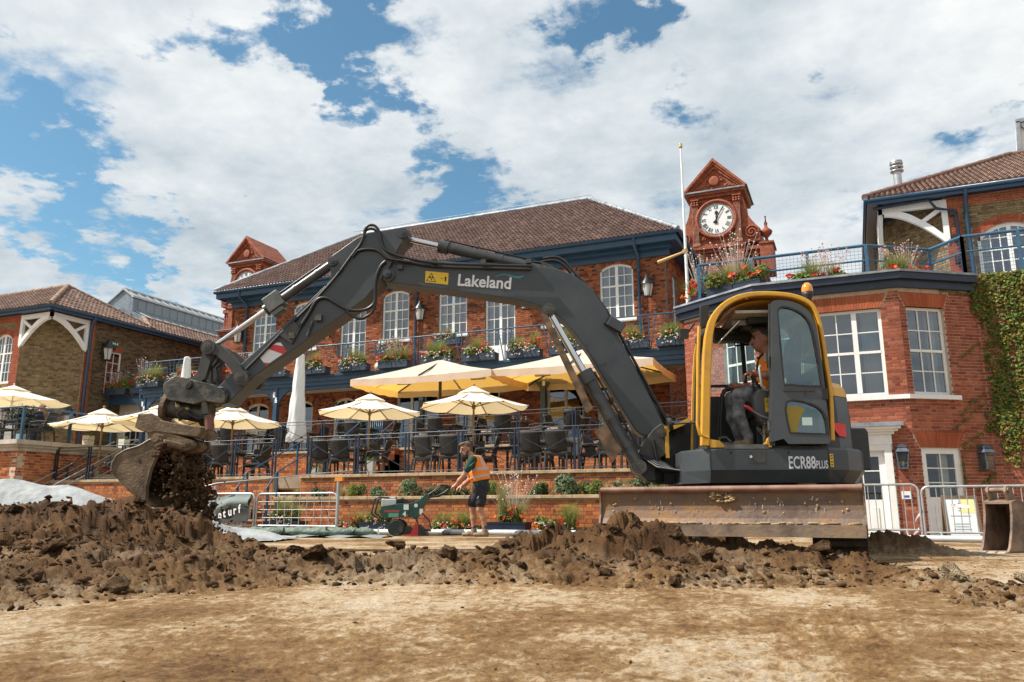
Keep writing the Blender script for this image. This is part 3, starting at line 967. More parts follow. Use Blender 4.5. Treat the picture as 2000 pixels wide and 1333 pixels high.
def sash(parent,xf,x0,x1,z0,z1,cols,rows,rise=0.0,setback=.09,fr=.07,bar=.024,meet=None,mull=(),cur=(.25,1),room=True,label=None,name='window',
   frame_m=None,glass=None,split=None,panel=0.0,sillz=True):
 """Glazed timber window or door in an opening. cols/rows of panes; meet: row index of the thick meeting rail; mull: column indices with a thick upright;
 panel: height of solid timber at the foot."""
 frame_m=frame_m or WHITE
 f=MB(xf)
 y0,y1=setback,setback+.07
 top=z1+rise
 f.bx(x0,x0+fr,y0,y1,z0,z1+rise*.35);f.bx(x1-fr,x1,y0,y1,z0,z1+rise*.35)
 f.bx(x0+fr,x1-fr,y0,y1,z0,z0+fr*1.15+panel)
 if panel:
  n=2 if x1-x0>.8 else 1
  pw=(x1-x0-2*fr)/n
  for i in range(n):f.bx(x0+fr+i*pw+.09,x0+fr+(i+1)*pw-.09,y0-.014,y0+.01,z0+.14,z0+panel-.02)
 if rise:
  w=x1-x0;R=(w*w/4+rise*rise)/(2*rise);zc=z1+rise-R;half=math.asin(min(1,w/2/R));xc=(x0+x1)/2;n=12
  if rise >= w/2-1e-4:R=w/2;zc=z1;half=pi/2
  for i in range(n):
   a,b=-half+2*half*i/n,-half+2*half*(i+1)/n
   f.prism([(xc+(R-fr)*sin(a),zc+(R-fr)*cos(a)),(xc+(R-fr)*sin(b),zc+(R-fr)*cos(b)),(xc+R*sin(b),zc+R*cos(b)),(xc+R*sin(a),zc+R*cos(a))],y0,y1)
 else:
  f.bx(x0+fr,x1-fr,y0,y1,z1-fr,z1)
 gx0,gx1,gz0,gz1=x0+fr,x1-fr,z0+fr*1.15+panel,(z1-fr if not rise else z1+rise-fr*.6)
 widths=[1.0]*cols
 tot=gx1-gx0
 xs=[gx0+tot*i/cols for i in range(cols+1)] if split is None else [gx0+tot*s for s in split]
 zs=[gz0+(gz1-gz0)*i/rows for i in range(rows+1)]
 for i in range(1,cols):
  t=.055 if i in mull else bar/2
  f.bx(xs[i]-t,xs[i]+t,y0+(.004 if i not in mull else-.006),y1-.02,gz0,gz1-(rise*.0))
 mt=meet if isinstance(meet,(list,tuple)) else [meet]
 for j in range(1,rows):
  t=.03 if j in mt else bar/2
  for i in range(cols):
   l=xs[i]+(.055 if i in mull else bar/2 if i else 0);r=xs[i+1]-(.055 if i+1 in mull else bar/2 if i+1<cols else 0)
   f.bx(l,r,y0+(.006 if j not in mt else-.008),y1-.022,zs[j]-t,zs[j]+t)
 w=f.build(name,frame_m,parent)
 if label:w['label']=label
 cache={}
 for i in range(cols):
  for j in range(rows):
   sx,sz=xs[i+1]-xs[i],zs[j+1]-zs[j]
   key=(round(sx,3),round(sz,3))
   if key not in cache:
    b=MB();b.add([(0,0,0),(sx,0,0),(sx,0,sz),(0,0,sz)],[(0,1,2,3)]);cache[key]=b.mesh('pane',glass or PANE)
   tilt=Matrix.Rotation(random.uniform(-.006,.006),4,'X') @ Matrix.Rotation(random.uniform(-.006,.006),4,'Z')
   obj('pane',cache[key],w,mw=xf @ Matrix.Translation((xs[i],y0+.03,zs[j])) @ tilt)
 if cur:
  frac,side=cur
  c=MB(xf)
  for sd in ((0,1) if side==1 else ((0,) if side==0 else (1,))):
   wd=(gx1-gx0)*frac
   a=gx0 if sd==0 else gx1-wd
   nf=24
   def fn(u,v,a=a,wd=wd):return (a+wd*u,setback+.2+.025*sin(u*nf*.9+2*sin(u*5)),z0+panel+.02+(top-z0-panel)*v)
   c.grid(fn,nf*2,1)
  c.build('curtain',CURTAIN,w)
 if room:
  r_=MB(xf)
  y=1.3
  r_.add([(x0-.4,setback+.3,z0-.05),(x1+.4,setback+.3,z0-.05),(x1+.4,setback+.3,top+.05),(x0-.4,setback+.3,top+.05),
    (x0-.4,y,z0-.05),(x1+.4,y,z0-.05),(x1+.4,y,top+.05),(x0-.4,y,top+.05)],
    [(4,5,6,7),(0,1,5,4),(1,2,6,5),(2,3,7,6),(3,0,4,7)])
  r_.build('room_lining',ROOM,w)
 return w
def tiled_slope(parent,P0,U,Vv,poly,tw=.16,th=.27,m=None,name='roof_tiles'):
 """pantiles on a plane: P0 eave corner, U along the eave, Vv up the slope (unit vectors); poly in (u, v) metres"""
 P0,U,Vv=Vector(P0),Vector(U).normalized(),Vector(Vv).normalized()
 Nn=U.cross(Vv).normalized()
 if Nn.z<0:Nn=-Nn
 us=[p[0] for p in poly];vs=[p[1] for p in poly]
 def inside(u,v):
  c=False;n=len(poly)
  for i in range(n):
   (x1,y1),(x2,y2)=poly[i],poly[(i+1) % n]
   if (y1>v) != (y2>v) and u<(x2-x1)*(v-y1)/(y2-y1)+x1:c=not c
  return c
 mb=MB();rg=random.Random(3)
 nv=int((max(vs)-min(vs))/th)+1
 for j in range(nv):
  v=min(vs)+j*th
  u=min(us)
  while u<max(us):
   if inside(u+tw/2,v+th*.5):
    dz=rg.uniform(-.004,.006);prof=[(0,.0),(.25,.045),(.5,.05),(.75,.015),(1.0,.0)]
    pts=[]
    for q,h in prof:
     pts.append(P0+U*(u+q*tw)+Vv*(v-.03)+Nn*(h+.042+dz))
    for q,h in prof:
     pts.append(P0+U*(u+q*tw)+Vv*(v+th)+Nn*(h+.012+dz))
    for q,h in prof:
     pts.append(P0+U*(u+q*tw)+Vv*(v-.03)+Nn*(h*.2+.012+dz))
    fs=[(i,i+1,6+i,5+i) for i in range(4)]+[(10+i,11+i,i+1,i) for i in range(4)]
    mb.add(pts,fs)
   u+=tw
 mb.build(name,m or TILE,parent,kind='stuff')
 d=MB();d.add([P0+U*p[0]+Vv*p[1] for p in poly],[tuple(range(len(poly)))])
 return d
def ridge_line(mb,a,b,r=.09,step=.33):
 a,b=Vector(a),Vector(b);n=max(1,int((b-a).length/step))
 for i in range(n):
  mb.cyl(a.lerp(b,i/n),a.lerp(b,(i+1.03)/n),r*(1.05 if i % 2 else .98),r*.95,n=8)
T=Matrix.Translation
def RZ(deg):return Matrix.Rotation(radians(deg),4,'Z')
def lantern(loc,label,group,rz=0,sc=1.0,first=[None]):
 """black wall lantern: bracket, lamp body, cap"""
 if first[0] is None:
  t=thing('wall_lantern',label,'lantern',loc,rz,group)
  b=MB();b.bx(-.035,.035,-.03,-.002,-.30,.18);b.tube([(0,-.02,.02),(0,-.12,.10),(0,-.22,.06)],.014,6);b.build('bracket',BLACK,t)
  b=MB()
  for sx in (-1,1):
   for sy in (-1,1):b.bar((sx*.075,-.22+sy*.075,-.36),(sx*.125,-.22+sy*.125,-.02),.016)
  b.bx(-.085,.085,-.305,-.135,-.385,-.355);b.build('cage',BLACK,t)
  b=MB();b.lathe([(.10,-.355),(.165,-.02),(.165,-.01)],(0,-.22,0),4);b.xf=None
  g=b.build('lamp_glass',LAMP_G,t)
  b=MB();b.lathe([(.20,-.02),(.19,.02),(.11,.12),(.10,.16),(.07,.18),(.06,.24),(.025,.26),(.0,.30)],(0,-.22,0),8);b.build('cap',BLACK,t)
  first[0]=t;t.scale=(sc,)*3
  return t
 return dup(first[0],loc,rz,label,group,sc)
FD=27.2
S0,S1=-25.05,-5.62
Z1F,ZEAVE=5.60,9.85
def clubhouse():
 t=thing('clubhouse','orange-red brick clubhouse with arched white windows, navy eaves and a tiled hipped roof','building',(S0,FD,0))
 W=S1-S0
 xf=Matrix.Identity(4)
 wins=[(-23.4,'w'),(-21.25,'w'),(-18.75,'d'),(-16.72,'w'),(-14.1,'w'),(-12.05,'d'),(-9.62,'w'),(-7.42,'w')]
 ops,skips=[],[]
 for s,k in wins:
  x=s-S0;w=1.26
  z0=7.17 if k=='w' else Z1F+.04
  ops.append((x-w/2,x+w/2,z0,9.13+.19))
  skips.append(arch_ring(t,xf,x,w,9.13,.19,BR_MAIN))
 for (s,k),o in zip(wins,ops):
  x=s-S0
  if k=='w':
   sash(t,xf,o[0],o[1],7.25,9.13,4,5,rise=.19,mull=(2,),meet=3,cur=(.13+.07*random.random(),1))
   MB().bx(o[0]-.1,o[1]+.1,-.06,.14,7.13,7.25).build('sill',WHITE,t)
  else:
   sash(t,xf,o[0],o[1],Z1F+.04,9.13,4,5,rise=.19,mull=(2,),meet=4,cur=(.2,1),panel=.95,name='balcony_door')
 brick_wall(t,W,Z1F,ZEAVE,xf,ops,BR_MAIN,MORTAR_DK,nparts=300,focus=(17.2,8.3),skip=lambda x,z:any(f(x,z) for f in skips),seed=4)
 xr=T((W,0,0)) @ RZ(90)
 op=[(1.2,2.0,7.2,9.1)]
 brick_wall(t,9.0,2.3,ZEAVE,xr,op,BR_MAIN,MORTAR_DK,nparts=0,seed=5,wallname='side_wall',x_from=.25)
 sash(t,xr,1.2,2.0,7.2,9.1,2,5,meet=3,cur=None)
 xl=RZ(-90) @ T((-9,0,0))
 brick_wall(t,8.75,2.3,ZEAVE,xl,[],BR_MAIN,MORTAR_DK,nparts=0,seed=6,wallname='side_wall')
 gops=[]
 gd=[(-23.5,1.25),(-21.2,1.25),(-19.0,1.1),(-15.6,1.9),(-13.0,1.9),(-9.45,1.45),(-7.6,1.3)]
 for s,w in gd:gops.append((s-S0-w/2,s-S0+w/2,2.36,5.02))
 gsk=[]
 for (s,w),o in zip(gd,gops):
  arched=s<-18
  n=2 if w<1.6 else 3
  if arched:
   gsk.append(arch_ring(t,xf,s-S0,w,4.82,.2,BR_MAIN,rings=1,thick=.2))
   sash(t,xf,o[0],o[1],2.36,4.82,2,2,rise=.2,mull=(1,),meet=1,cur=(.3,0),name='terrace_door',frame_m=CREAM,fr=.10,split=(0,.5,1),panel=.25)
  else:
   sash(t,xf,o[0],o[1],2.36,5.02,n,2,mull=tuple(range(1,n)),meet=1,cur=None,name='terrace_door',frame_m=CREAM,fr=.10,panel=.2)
 brick_wall(t,W,2.33,5.30,xf,gops,BR_MAIN,MORTAR_DK,nparts=0,seed=8,skip=lambda x,z:any(f(x,z) for f in gsk),wallname='ground_floor_wall')
 e=MB();e.bx(-.55,W+.52,-.60,9.35,9.79,9.85)
 e.build('soffit',NAVY,t)
 f=MB();f.bx(-.55,W+.52,-.66,-.60,9.74,10.03);f.bx(W+.52,W+.58,-.66,9.35,9.74,10.03);f.bx(-.61,-.55,-.66,9.35,9.74,10.03)
 f.bx(-.2,W+.2,-.10,-.015,9.40,9.62);f.bx(-.3,W+.3,-.34,-.1,9.62,9.79)
 f.build('fascia',NAVY,t)
 g=MB();g.tube([(-.66,-.73,10.03),(W+.66,-.73,10.03),(W+.66,9.4,10.03)],.075,8);g.tube([(-.66,-.73,10.03),(-.66,9.4,10.03)],.075,8)
 g.build('gutter',NAVY,t)
 for s in (-24.35,-15.7,-6.55):
  x=s-S0
  p=MB();p.tube([(x,-.70,9.98),(x,-.66,9.72),(x,-.10,9.45),(x,-.10,5.6)],.055,8)
  for z in (8.9,7.4,6.1):p.cyl((x,-.1,z),(x,-.1,z+.07),.075,n=8)
  p.build('downpipe',NAVY,t)
 x0,x1,y0,zr=-.66,W+.66,-.74,13.60
 k=4.6
 a,b,c,d=(x0,y0,10.06),(x1,y0,10.06),(x1,y0+2*k,10.06),(x0,y0+2*k,10.06)
 r0,r1=(x0+k,y0+k,zr),(x1-k,y0+k,zr)
 sl=sqrt(k*k+(zr-10.06) ** 2);L=x1-x0
 vdir=(0,k/sl,(zr-10.06)/sl)
 deck=tiled_slope(t,a,(1,0,0),vdir,[(0,0),(L,0),(L-k,sl),(k,sl)],m=TILE)
 d2=tiled_slope(t,b,(0,1,0),(-k/sl,0,(zr-10.06)/sl),[(0,0),(2*k,0),(k,sl)],m=TILE)
 rf=MB();rf.add([a,b,c,d,r0,r1],[(0,1,5,4),(1,2,5),(2,3,4,5),(3,0,4)])
 rf.build('roof',TILE,t)
 rg=MB();ridge_line(rg,Vector(r0)+Vector((0,0,.05)),Vector(r1)+Vector((0,0,.05)),.10)
 ridge_line(rg,Vector(a)+Vector((0,0,.05)),Vector(r0)+Vector((0,0,.05)),.09);ridge_line(rg,Vector(b)+Vector((0,0,.05)),Vector(r1)+Vector((0,0,.05)),.09)
 rg.build('ridge',LEAD,t)
 w=MB();w.tube([Vector(r0)+Vector((-.5,0,.25)),Vector(r1)+Vector((.1,0,.22)),Vector(r1)+Vector((.3,-.4,-.15)),Vector(b)+Vector((-.2,.2,.28))],.018,5)
 w.build('lightning_tape',LEAD,t)
clubhouse()
lantern((-6.22,FD,8.35),'black wall lantern right of the window nearest the flagpole','black wall lanterns on the clubhouse',0,1.25)
lantern((-15.42,FD,8.35),'black wall lantern beside the middle downpipe of the clubhouse','black wall lanterns on the clubhouse',0,1.25)
lantern((-10.9,FD,8.35),'black wall lantern half hidden under the bend of the excavator boom','black wall lanterns on the clubhouse',0,1.25)
lantern((-24.62,FD,8.20),'black wall lantern at the left end of the clubhouse wall, under the ram','black wall lanterns on the clubhouse',0,1.25)
lantern((-20.05,FD,8.20),'black wall lantern showing just below the dipper arm','black wall lanterns on the clubhouse',0,1.25)
def roman(mb,txt,ang,r,size,y):
 """numeral made of strokes, upright along the radius, its foot towards the centre"""
 w={'I':.28,'V':.62,'X':.62}
 tot=sum(w[c] for c in txt);x=-tot/2
 ca,sa=cos(ang),sin(ang)
 def P(u,v):q=r+v*size;return (q*sa+u*size*ca,y,q*ca-u*size*sa)
 def st(a,b,t):
  a,b=Vector(P(*a)),Vector(P(*b));mb.bar(a,b,t*size,.004,up=(0,1,0))
 for c in txt:
  m=x+w[c]/2
  if c=='I':st((m,-.5),(m,.5),.13)
  if c=='V':st((m-.24,.5),(m,-.5),.15);st((m+.24,.5),(m,-.5),.07)
  if c=='X':st((m-.24,.5),(m+.24,-.5),.15);st((m+.24,.5),(m-.24,-.5),.07)
  x+=w[c]
def baluster(mb,x,y,z0,h,r=.07):
 mb.lathe([(r*.8,0),(r*.8,.06*h),(r*.45,.12*h),(r,.36*h),(r*.55,.55*h),(r*.4,.62*h),(r*.9,.75*h),(r*.45,.9*h),(r*.8,.94*h),(r*.8,h)],(x,y,z0),10)
def urn(parent,x,y,z):
 u=MB();u.bx(x-.15,x+.15,y-.15,y+.15,z,z+.12)
 u.lathe([(.12,.12),(.06,.22),(.06,.28),(.22,.45),(.25,.55),(.22,.60),(.10,.70),(.05,.80),(.075,.9),(.03,1.0),(.02,1.15),(.04,1.2),(0,1.25)],(x,y,z),12)
 u.build('urn',TERRA,parent)
def clock_tower(loc,label,hour=True):
 """terracotta clock gable: panelled base with balustrades, fluted pilasters, dial, pediment. Local x = 0 is the middle of the front, y = 0 its face"""
 t=thing('clock_tower',label,'clock tower',loc)
 hw=1.02
 b=MB();b.bx(-hw-.45,hw+.65,.10,2.6,-8.0,-.1)
 b.bx(-hw-.55,hw+.75,.0,2.6,-.22,-.02);b.bx(-hw-.62,hw+.82,-.08,2.62,-.02,.06)
 b.build('shaft',TERRA,t)
 l=MB();l.bx(-hw-.64,hw+.84,-.10,2.62,.06,.10);l.build('lead_flashing',LEAD,t)
 b=MB();b.bx(-hw,hw,.12,2.3,.10,1.25)
 for x0,x1 in ((-hw,-hw+.30),(hw-.30,hw)):b.bx(x0,x1,.02,.12,.10,1.25)
 b.bx(-hw+.30,hw-.30,.06,.12,.10,.22);b.bx(-hw+.30,hw-.30,.06,.12,1.10,1.25)
 b.bx(-hw-.06,hw+.06,-.04,.12,1.25,1.34);b.bx(-hw-.02,hw+.02,.0,.12,1.34,1.42)
 b.build('panelled_base',TERRA,t)
 m=MB()
 for sx in (-1,1):
  m.tube([(sx*(.06+.11*cos(a)),.10,.67+.15*sin(a)) for a in [x*.35 for x in range(0,15)]],.026,6)
 m.build('monogram',TERRA,t)
 for sd in (-1,1):
  w=MB()
  xa,xb=(hw,hw+.62) if sd>0 else (-hw-.42,-hw)
  w.bx(xa,xb,.10,.34,.10,.30);w.bx(xa,xb,.08,.36,1.05,1.2)
  if sd>0:w.bx(xb,xb+.50,.04,1.2,.10,1.22);w.bx(xb-.02,xb+.56,.0,1.24,1.22,1.30)
  w.bx(xa,xb,.6,1.9,.1,1.0)
  w.build('parapet',TERRA,t)
  bb=MB()
  for i in range(3):baluster(bb,xa+(i+.5)*(xb-xa)/3,.22,.30,.75,.085)
  bb.build('baluster',TERRA,t)
  urn(t,(xb+.25) if sd>0 else xa-.1,.5,1.30 if sd>0 else 1.2)
 z0,z1=1.42,3.62
 b=MB();b.bx(-hw,hw,.12,2.2,z0,z1);b.bx(-hw-.02,hw+.02,.02,.12,z1-.14,z1);b.build('dial_stage',TERRA,t)
 for sd in (-1,1):
  p=MB();xc=sd*(hw-.17)
  p.bx(xc-.15,xc+.15,-.02,.12,z0,z0+.12);p.bx(xc-.12,xc+.12,.02,.12,z0+.12,z1-.42)
  for i in range(5):p.cyl((xc-.10+.05*i,.02,z0+.2),(xc-.10+.05*i,.02,z1-.5),.018,n=6)
  p.build('pilaster',TERRA_L,t)
  p=MB();p.bx(xc-.17,xc+.17,-.04,.12,z1-.20,z1-.12)
  for i in range(3):
   for k in range(2):p.ball((xc-.11+.11*i,-.0,z1-.40+.10*k),(.055,.05,.06),8,5)
  p.build('capital',TERRA,t)
  for (ox,oz) in ((sd*.60,z0+.28),(sd*.62,z1-.32)):
   q=MB();rr=random.Random(int(ox*100+oz*10))
   for i in range(9):q.ball((ox+rr.uniform(-.14,.14),.09,oz+rr.uniform(-.13,.13)),(rr.uniform(.03,.065),.05,rr.uniform(.03,.065)),7,4)
   q.build('carved_foliage',TERRA,t)
  s=MB()
  pr_=[(sd*hw,z1-.1)]+[(sd*(hw+.06+.62*(i/10) ** 1.8),z1-.2-1.5*(i/10) ** .8) for i in range(11)]+[(sd*(hw+.64),z0),(sd*hw,z0)]
  s.prism(pr_ if sd>0 else pr_[::-1],.16,1.9)
  s.tube([(sd*(hw+.34+.30*(1-i/26)*cos(i*.55)),.13,z0+.38+.30*(1-i/26)*sin(i*.55)) for i in range(26)],.04,6)
  s.build('scroll',TERRA,t)
 zc=2.52;R=.70
 r=MB();r.lathe([(R+.17,.10),(R+.16,.0),(R+.10,-.05),(R+.05,-.03),(R+.0,.03)],(0,0,zc),40,ax='y');r.build('dial_surround',TERRA,t)
 ck=MB()
 n=48;ck.add([(R*cos(2*pi*i/n),.035,zc+R*sin(2*pi*i/n)) for i in range(n)],[tuple(range(n))])
 dial=ck.build('clock_face',WHITE,t)
 nm=MB()
 for i,tx in enumerate(['XII','I','II','III','IIII','V','VI','VII','VIII','IX','X','XI']):
  roman(nm,tx,2*pi*i/12,.52,.17,.028)
 for i in range(60):
  a=2*pi*i/60;nm.bar((.62*sin(a),.028,zc*0+.62*cos(a)),(.665*sin(a),.028,.665*cos(a)),.018,.004,up=(0,1,0))
 nm.tube([(.672*sin(2*pi*i/60),.03,.672*cos(2*pi*i/60)) for i in range(60)],.012,4,closed=True)
 nm.V=[(x,y,z+zc) for x,y,z in nm.V]
 nm.build('numerals',BLACK,dial)
 for nm_,hr,ln,wd in (('hour_hand',0.07,.36,.055),('minute_hand',5/60,.58,.04)):
  a=2*pi*(hr/12 if nm_=='hour_hand' else hr)
  if nm_=='hour_hand':a=2*pi*(12.083 % 12)/12
  h=MB();d=Vector((sin(a),0,cos(a)));c0=Vector((0,.012 if nm_=='hour_hand' else .006,zc))
  h.bar(c0-d*.16,c0+d*ln,wd,.008,up=(0,1,0));h.box(c0-d*.16,(.09,.008,.09))
  if nm_=='hour_hand':h.ball(c0+d*.27,(.07,.006,.09),8,6)
  h.build(nm_,BLACK,dial)
 z=z1
 p=MB();p.bx(-hw-.16,hw+.16,-.06,2.3,z,z+.10);p.build('cornice',TERRA,t)
 l=MB();l.bx(-hw-.22,hw+.22,-.14,2.3,z+.10,z+.16);l.build('cornice_flashing',LEAD,t)
 ap=1.26
 p=MB();p.prism([(-hw-.12,z+.16),(hw+.12,z+.16),(0,z+.16+ap-.1)],.06,2.3);p.build('tympanum',TERRA,t)
 p=MB()
 for k,(o,yy,h_) in enumerate(((.0,-.16,.10),(-.10,-.10,.10),(-.20,-.02,.12))):
  for sd in (-1,1):
   A=(sd*(hw+.30+o*.6),z+.16+(0 if k==0 else 0));B=(0,z+.16+ap+.12+o*1.25)
   dx,dz=B[0]-A[0],B[1]-A[1];L=hypot(dx,dz);nx_,nz_=-dz/L*sd,dx/L*sd
   q=[A,B,(B[0],B[1]-h_*1.55),(A[0]-sd*h_*1.25,A[1])]
   p.prism(q if sd<0 else q[::-1],yy,2.36-k*.03)
 p.build('raking_cornice',TERRA,t)
 c=MB();rr=random.Random(9)
 c.lathe([(.20,.03),(.22,-.03),(.17,-.05),(.0,-.03)],(0,0,z+.56),16,ax='y')
 for i in range(26):
  a=rr.uniform(0,6.28);q=rr.uniform(.22,.36)
  x,zz=q*cos(a)*1.15,z+.55+q*sin(a)
  if zz<z+.22:zz=z+.24
  c.ball((x,.05,zz),(rr.uniform(.03,.06),.05,rr.uniform(.03,.06)),7,4)
 for sd in (-1,1):
  for i in range(7):c.ball((sd*(.42+.075*i),.05,z+.26+rr.uniform(0,.14)*(1-i/8)),(.04,.04,.04),7,4)
 c.build('carved_cartouche',TERRA,t)
 return t
clock_tower((-4.40,32.0,9.78),'red terracotta clock tower with a pediment, right of the flagpole',True)
clock_tower((-29.02,32.0,9.78),'smaller-looking terracotta clock tower half behind the left end of the tiled roof',True)
t=thing('flagpole','tall white flagpole with a gilt finial in front of the clock tower','flagpole',(-4.02,22.5,2.33))
b=MB();b.cyl((0,0,0),(0,0,4.2),.07,.06,14);b.cyl((0,0,4.15),(0,0,4.5),.07,.048,14);b.cyl((0,0,4.45),(0,0,8.85),.046,.026,12);b.build('pole',WHITE,t)
b=MB();b.lathe([(.0,8.83),(.05,8.85),(.06,8.88),(.03,8.92),(.055,8.97),(.0,9.02)],n=10);b.build('finial',mat('gilt',[(.45,.30,.08)],rough=.35,metal=.6),t)
b=MB();b.cyl((0,0,5.55),(-.03,0,5.63),.085,n=10);b.tube([(0,0,5.58),(-.9,.35,5.46)],[.03,.055],8);b.build('pole_bracket',mat('ochre_paint',[(.45,.30,.10)],rough=.5),t)
C34,S34=cos(radians(34)),sin(radians(34))
BA,BB=(-1.9,20.0),(1.28,20.0)
BC=(BB[0]+C34*2.0,BB[1]+S34*2.0)
BL=(BA[0]-C34*2.5,BA[1]+S34*2.5)
def jack_arch(parent,xf,x0,x1,z0,z1,splay,m,name='flat_arch',y=-.012):
 mb=MB(xf);n=int((x1-x0+splay)/.062)
 for i in range(n):
  a0,a1=i/n+.002,(i+1)/n-.002
  lo=lambda a:x0+(x1-x0)*a
  hi=lambda a:x0-splay+(x1-x0+2*splay)*a
  mb.prism([(lo(a0),z0),(lo(a1),z0),(hi(a1),z1),(hi(a0),z1)],y+random.uniform(-.002,.002),.2)
 mb.build(name,m,parent,kind='stuff')
 return lambda x,z:z0-.02<z<z1+.02 and x0-splay*(z-z0)/(z1-z0)-.03<x<x1+splay*(z-z0)/(z1-z0)+.03
def offset_poly(P,d):
 """offset an open polyline (list of 2-D points, outside on its right-hand side going along it)"""
 out=[]
 for i,p in enumerate(P):
  ns=[]
  for a,b in ((P[i-1],p) if i else (None,None),(p,P[i+1]) if i+1<len(P) else (None,None)):
   if a is None:continue
   dx,dy=b[0]-a[0],b[1]-a[1];L=hypot(dx,dy);ns.append((dy/L,-dx/L))
  nx_=sum(n[0] for n in ns)/len(ns);ny_=sum(n[1] for n in ns)/len(ns)
  k=nx_*ns[0][0]+ny_*ns[0][1]
  out.append((p[0]+nx_*d/k,p[1]+ny_*d/k))
 return out
def band(mb,P,d0,d1,z0,z1):
 A,B=offset_poly(P,d0),offset_poly(P,d1)
 for i in range(len(P)-1):
  q=[A[i],A[i+1],B[i+1],B[i]]
  mb.add([(x,y,z0) for x,y in q]+[(x,y,z1) for x,y in q],[(0,1,2,3),(7,6,5,4),(0,4,5,1),(1,5,6,2),(2,6,7,3),(3,7,4,0)])
def bay_wing():
 t=thing('bay_wing','red brick wing with a canted bay, white sash windows and two white doors','building',(0,0,0))
 ZT=5.56
 GAUGED=brick_mat('gauged_brick',[(.32,.085,.038),(.38,.11,.05),(.35,.095,.042),(.30,.075,.034)])
 xf=T((BA[0],BA[1],0));W=BB[0]-BA[0]
 ops=[(.42,2.77,3.05,5.12),(1.44,2.72,-.2,1.95)]
 sk=[jack_arch(t,xf,.42,2.77,5.12,5.46,.16,GAUGED)]
 brick_wall(t,W,-.2,ZT,xf,ops,BR_BAY,MORTAR_PALE,nparts=150,focus=(3.18,2.6),skip=lambda x,z:any(f(x,z) for f in sk),seed=11)
 sash(t,xf,.42,2.77,3.05,5.12,5,4,mull=(1,4),meet=2,split=(0,.235,.4117,.588,.765,1),cur=(.17,1),label='wide three-part sash window of the bay')
 d=sash(t,xf,1.60,2.56,-.06,1.80,2,3,mull=(),cur=None,glass=PANE_D,panel=.62,fr=.13,name='entrance_door',label='white half-glazed door under a small pediment hood',setback=.05)
 h=MB();h.bx(2.62,2.64,-.0,.04,.86,.93);h.cyl((2.52,.03,.95),(2.52,-.03,.95),.022,n=8);h.build('handle',BLACK,d)
 s=MB(xf)
 for a,b in ((1.44,1.60),(2.56,2.72)):s.bx(a,b,-.05,.12,-.06,1.80)
 s.bx(1.44,2.72,-.05,.12,1.80,1.93)
 s.bx(1.42,2.74,-.06,-.005,1.93,2.16);s.bx(1.36,2.80,-.11,-.005,2.16,2.22);s.bx(1.28,2.88,-.18,-.005,2.22,2.27);s.bx(1.22,2.94,-.24,-.005,2.27,2.33)
 s.build('door_surround',WHITE,t)
 s=MB(xf);s.bx(1.16,3.0,-.28,-.005,2.33,2.42);s.build('hood_lead',LEAD,t)
 xr=T((BB[0],BB[1],0)) @ RZ(34)
 opr=[(.16,1.15,3.05,5.12),(.17,1.17,-.2,1.86)]
 sk2=[jack_arch(t,xr,.16,1.15,5.12,5.46,.16,GAUGED),jack_arch(t,xr,.17,1.17,1.86,2.20,.16,GAUGED)]
 brick_wall(t,2.0,-.2,ZT,xr,opr,BR_BAY,MORTAR_PALE,nparts=150,focus=(1.0,2.6),skip=lambda x,z:any(f(x,z) for f in sk2),seed=12)
 sash(t,xr,.16,1.15,3.05,5.12,3,4,meet=2,cur=(.30,2),label='narrow sash window of the canted face')
 d=sash(t,xr,.17,1.17,-.06,1.86,2,3,cur=None,glass=PANE_D,panel=.66,fr=.14,name='side_door',label='white half-glazed door beside the ivy',setback=.05)
 c=MB(xr);c.bx(.72,.98,.22,.24,.7,1.72);c.build('door_blind',CREAM,d)
 xl=T((BL[0],BL[1],0)) @ RZ(-34)
 opl=[(1.35,2.34,3.05,5.12)]
 sk3=[jack_arch(t,xl,1.35,2.34,5.12,5.46,.16,GAUGED)]
 brick_wall(t,2.5,-.2,ZT,xl,opl,BR_BAY,MORTAR_PALE,nparts=0,seed=13,skip=lambda x,z:any(f(x,z) for f in sk3))
 sash(t,xl,1.35,2.34,3.05,5.12,3,4,meet=2,cur=(.30,0),label='sash window seen through the cab')
 sl=MB();P=[(BA[0]-C34*1.35,BA[1]+S34*1.35),BA,BB,(BB[0]+C34*1.32,BB[1]+S34*1.32)]
 band(sl,P,-.12,.07,2.95,3.05);sl.build('sill',WHITE,t)
 xw=T((BC[0],BC[1],0))
 brick_wall(t,7.0,-.2,5.72,xw,[],BR_BAY,MORTAR_PALE,nparts=0,seed=14)
 cp=MB();cp.bx(BC[0],BC[0]+7,BC[1]-.05,BC[1]+.3,5.72,5.80);cp.bx(BC[0],BC[0]+7,BC[1]-.02,BC[1]+.28,5.80,5.95);cp.build('coping',BR_BAY,t)
 xs=T((BL[0],FD,0)) @ RZ(-90)
 brick_wall(t,FD-BL[1],2.3,ZT,xs,[(3.4,5.0,2.3,4.6)],BR_BAY,MORTAR_DK,nparts=0,seed=15)
 P=[(BL[0],FD),BL,BA,BB,BC]
 f=MB();band(f,P,-.25,.10,5.56,5.74);band(f,P,-.25,.20,5.74,5.90);f.build('fascia',NAVY_DK,t)
 l=MB();band(l,P,-.3,.24,5.90,5.95);l.build('lead_edge',LEAD,t)
 r=MB();r.prism([(BL[0],FD),BL,BA,BB,BC,(10,BC[1]),(10,FD)],5.80,5.90,'xy');r.build('flat_roof',LEAD,t)
bay_wing()
CARR=mat('lantern_grey',[(.055,.075,.10),(.085,.11,.14)],rough=.45,scale=6)
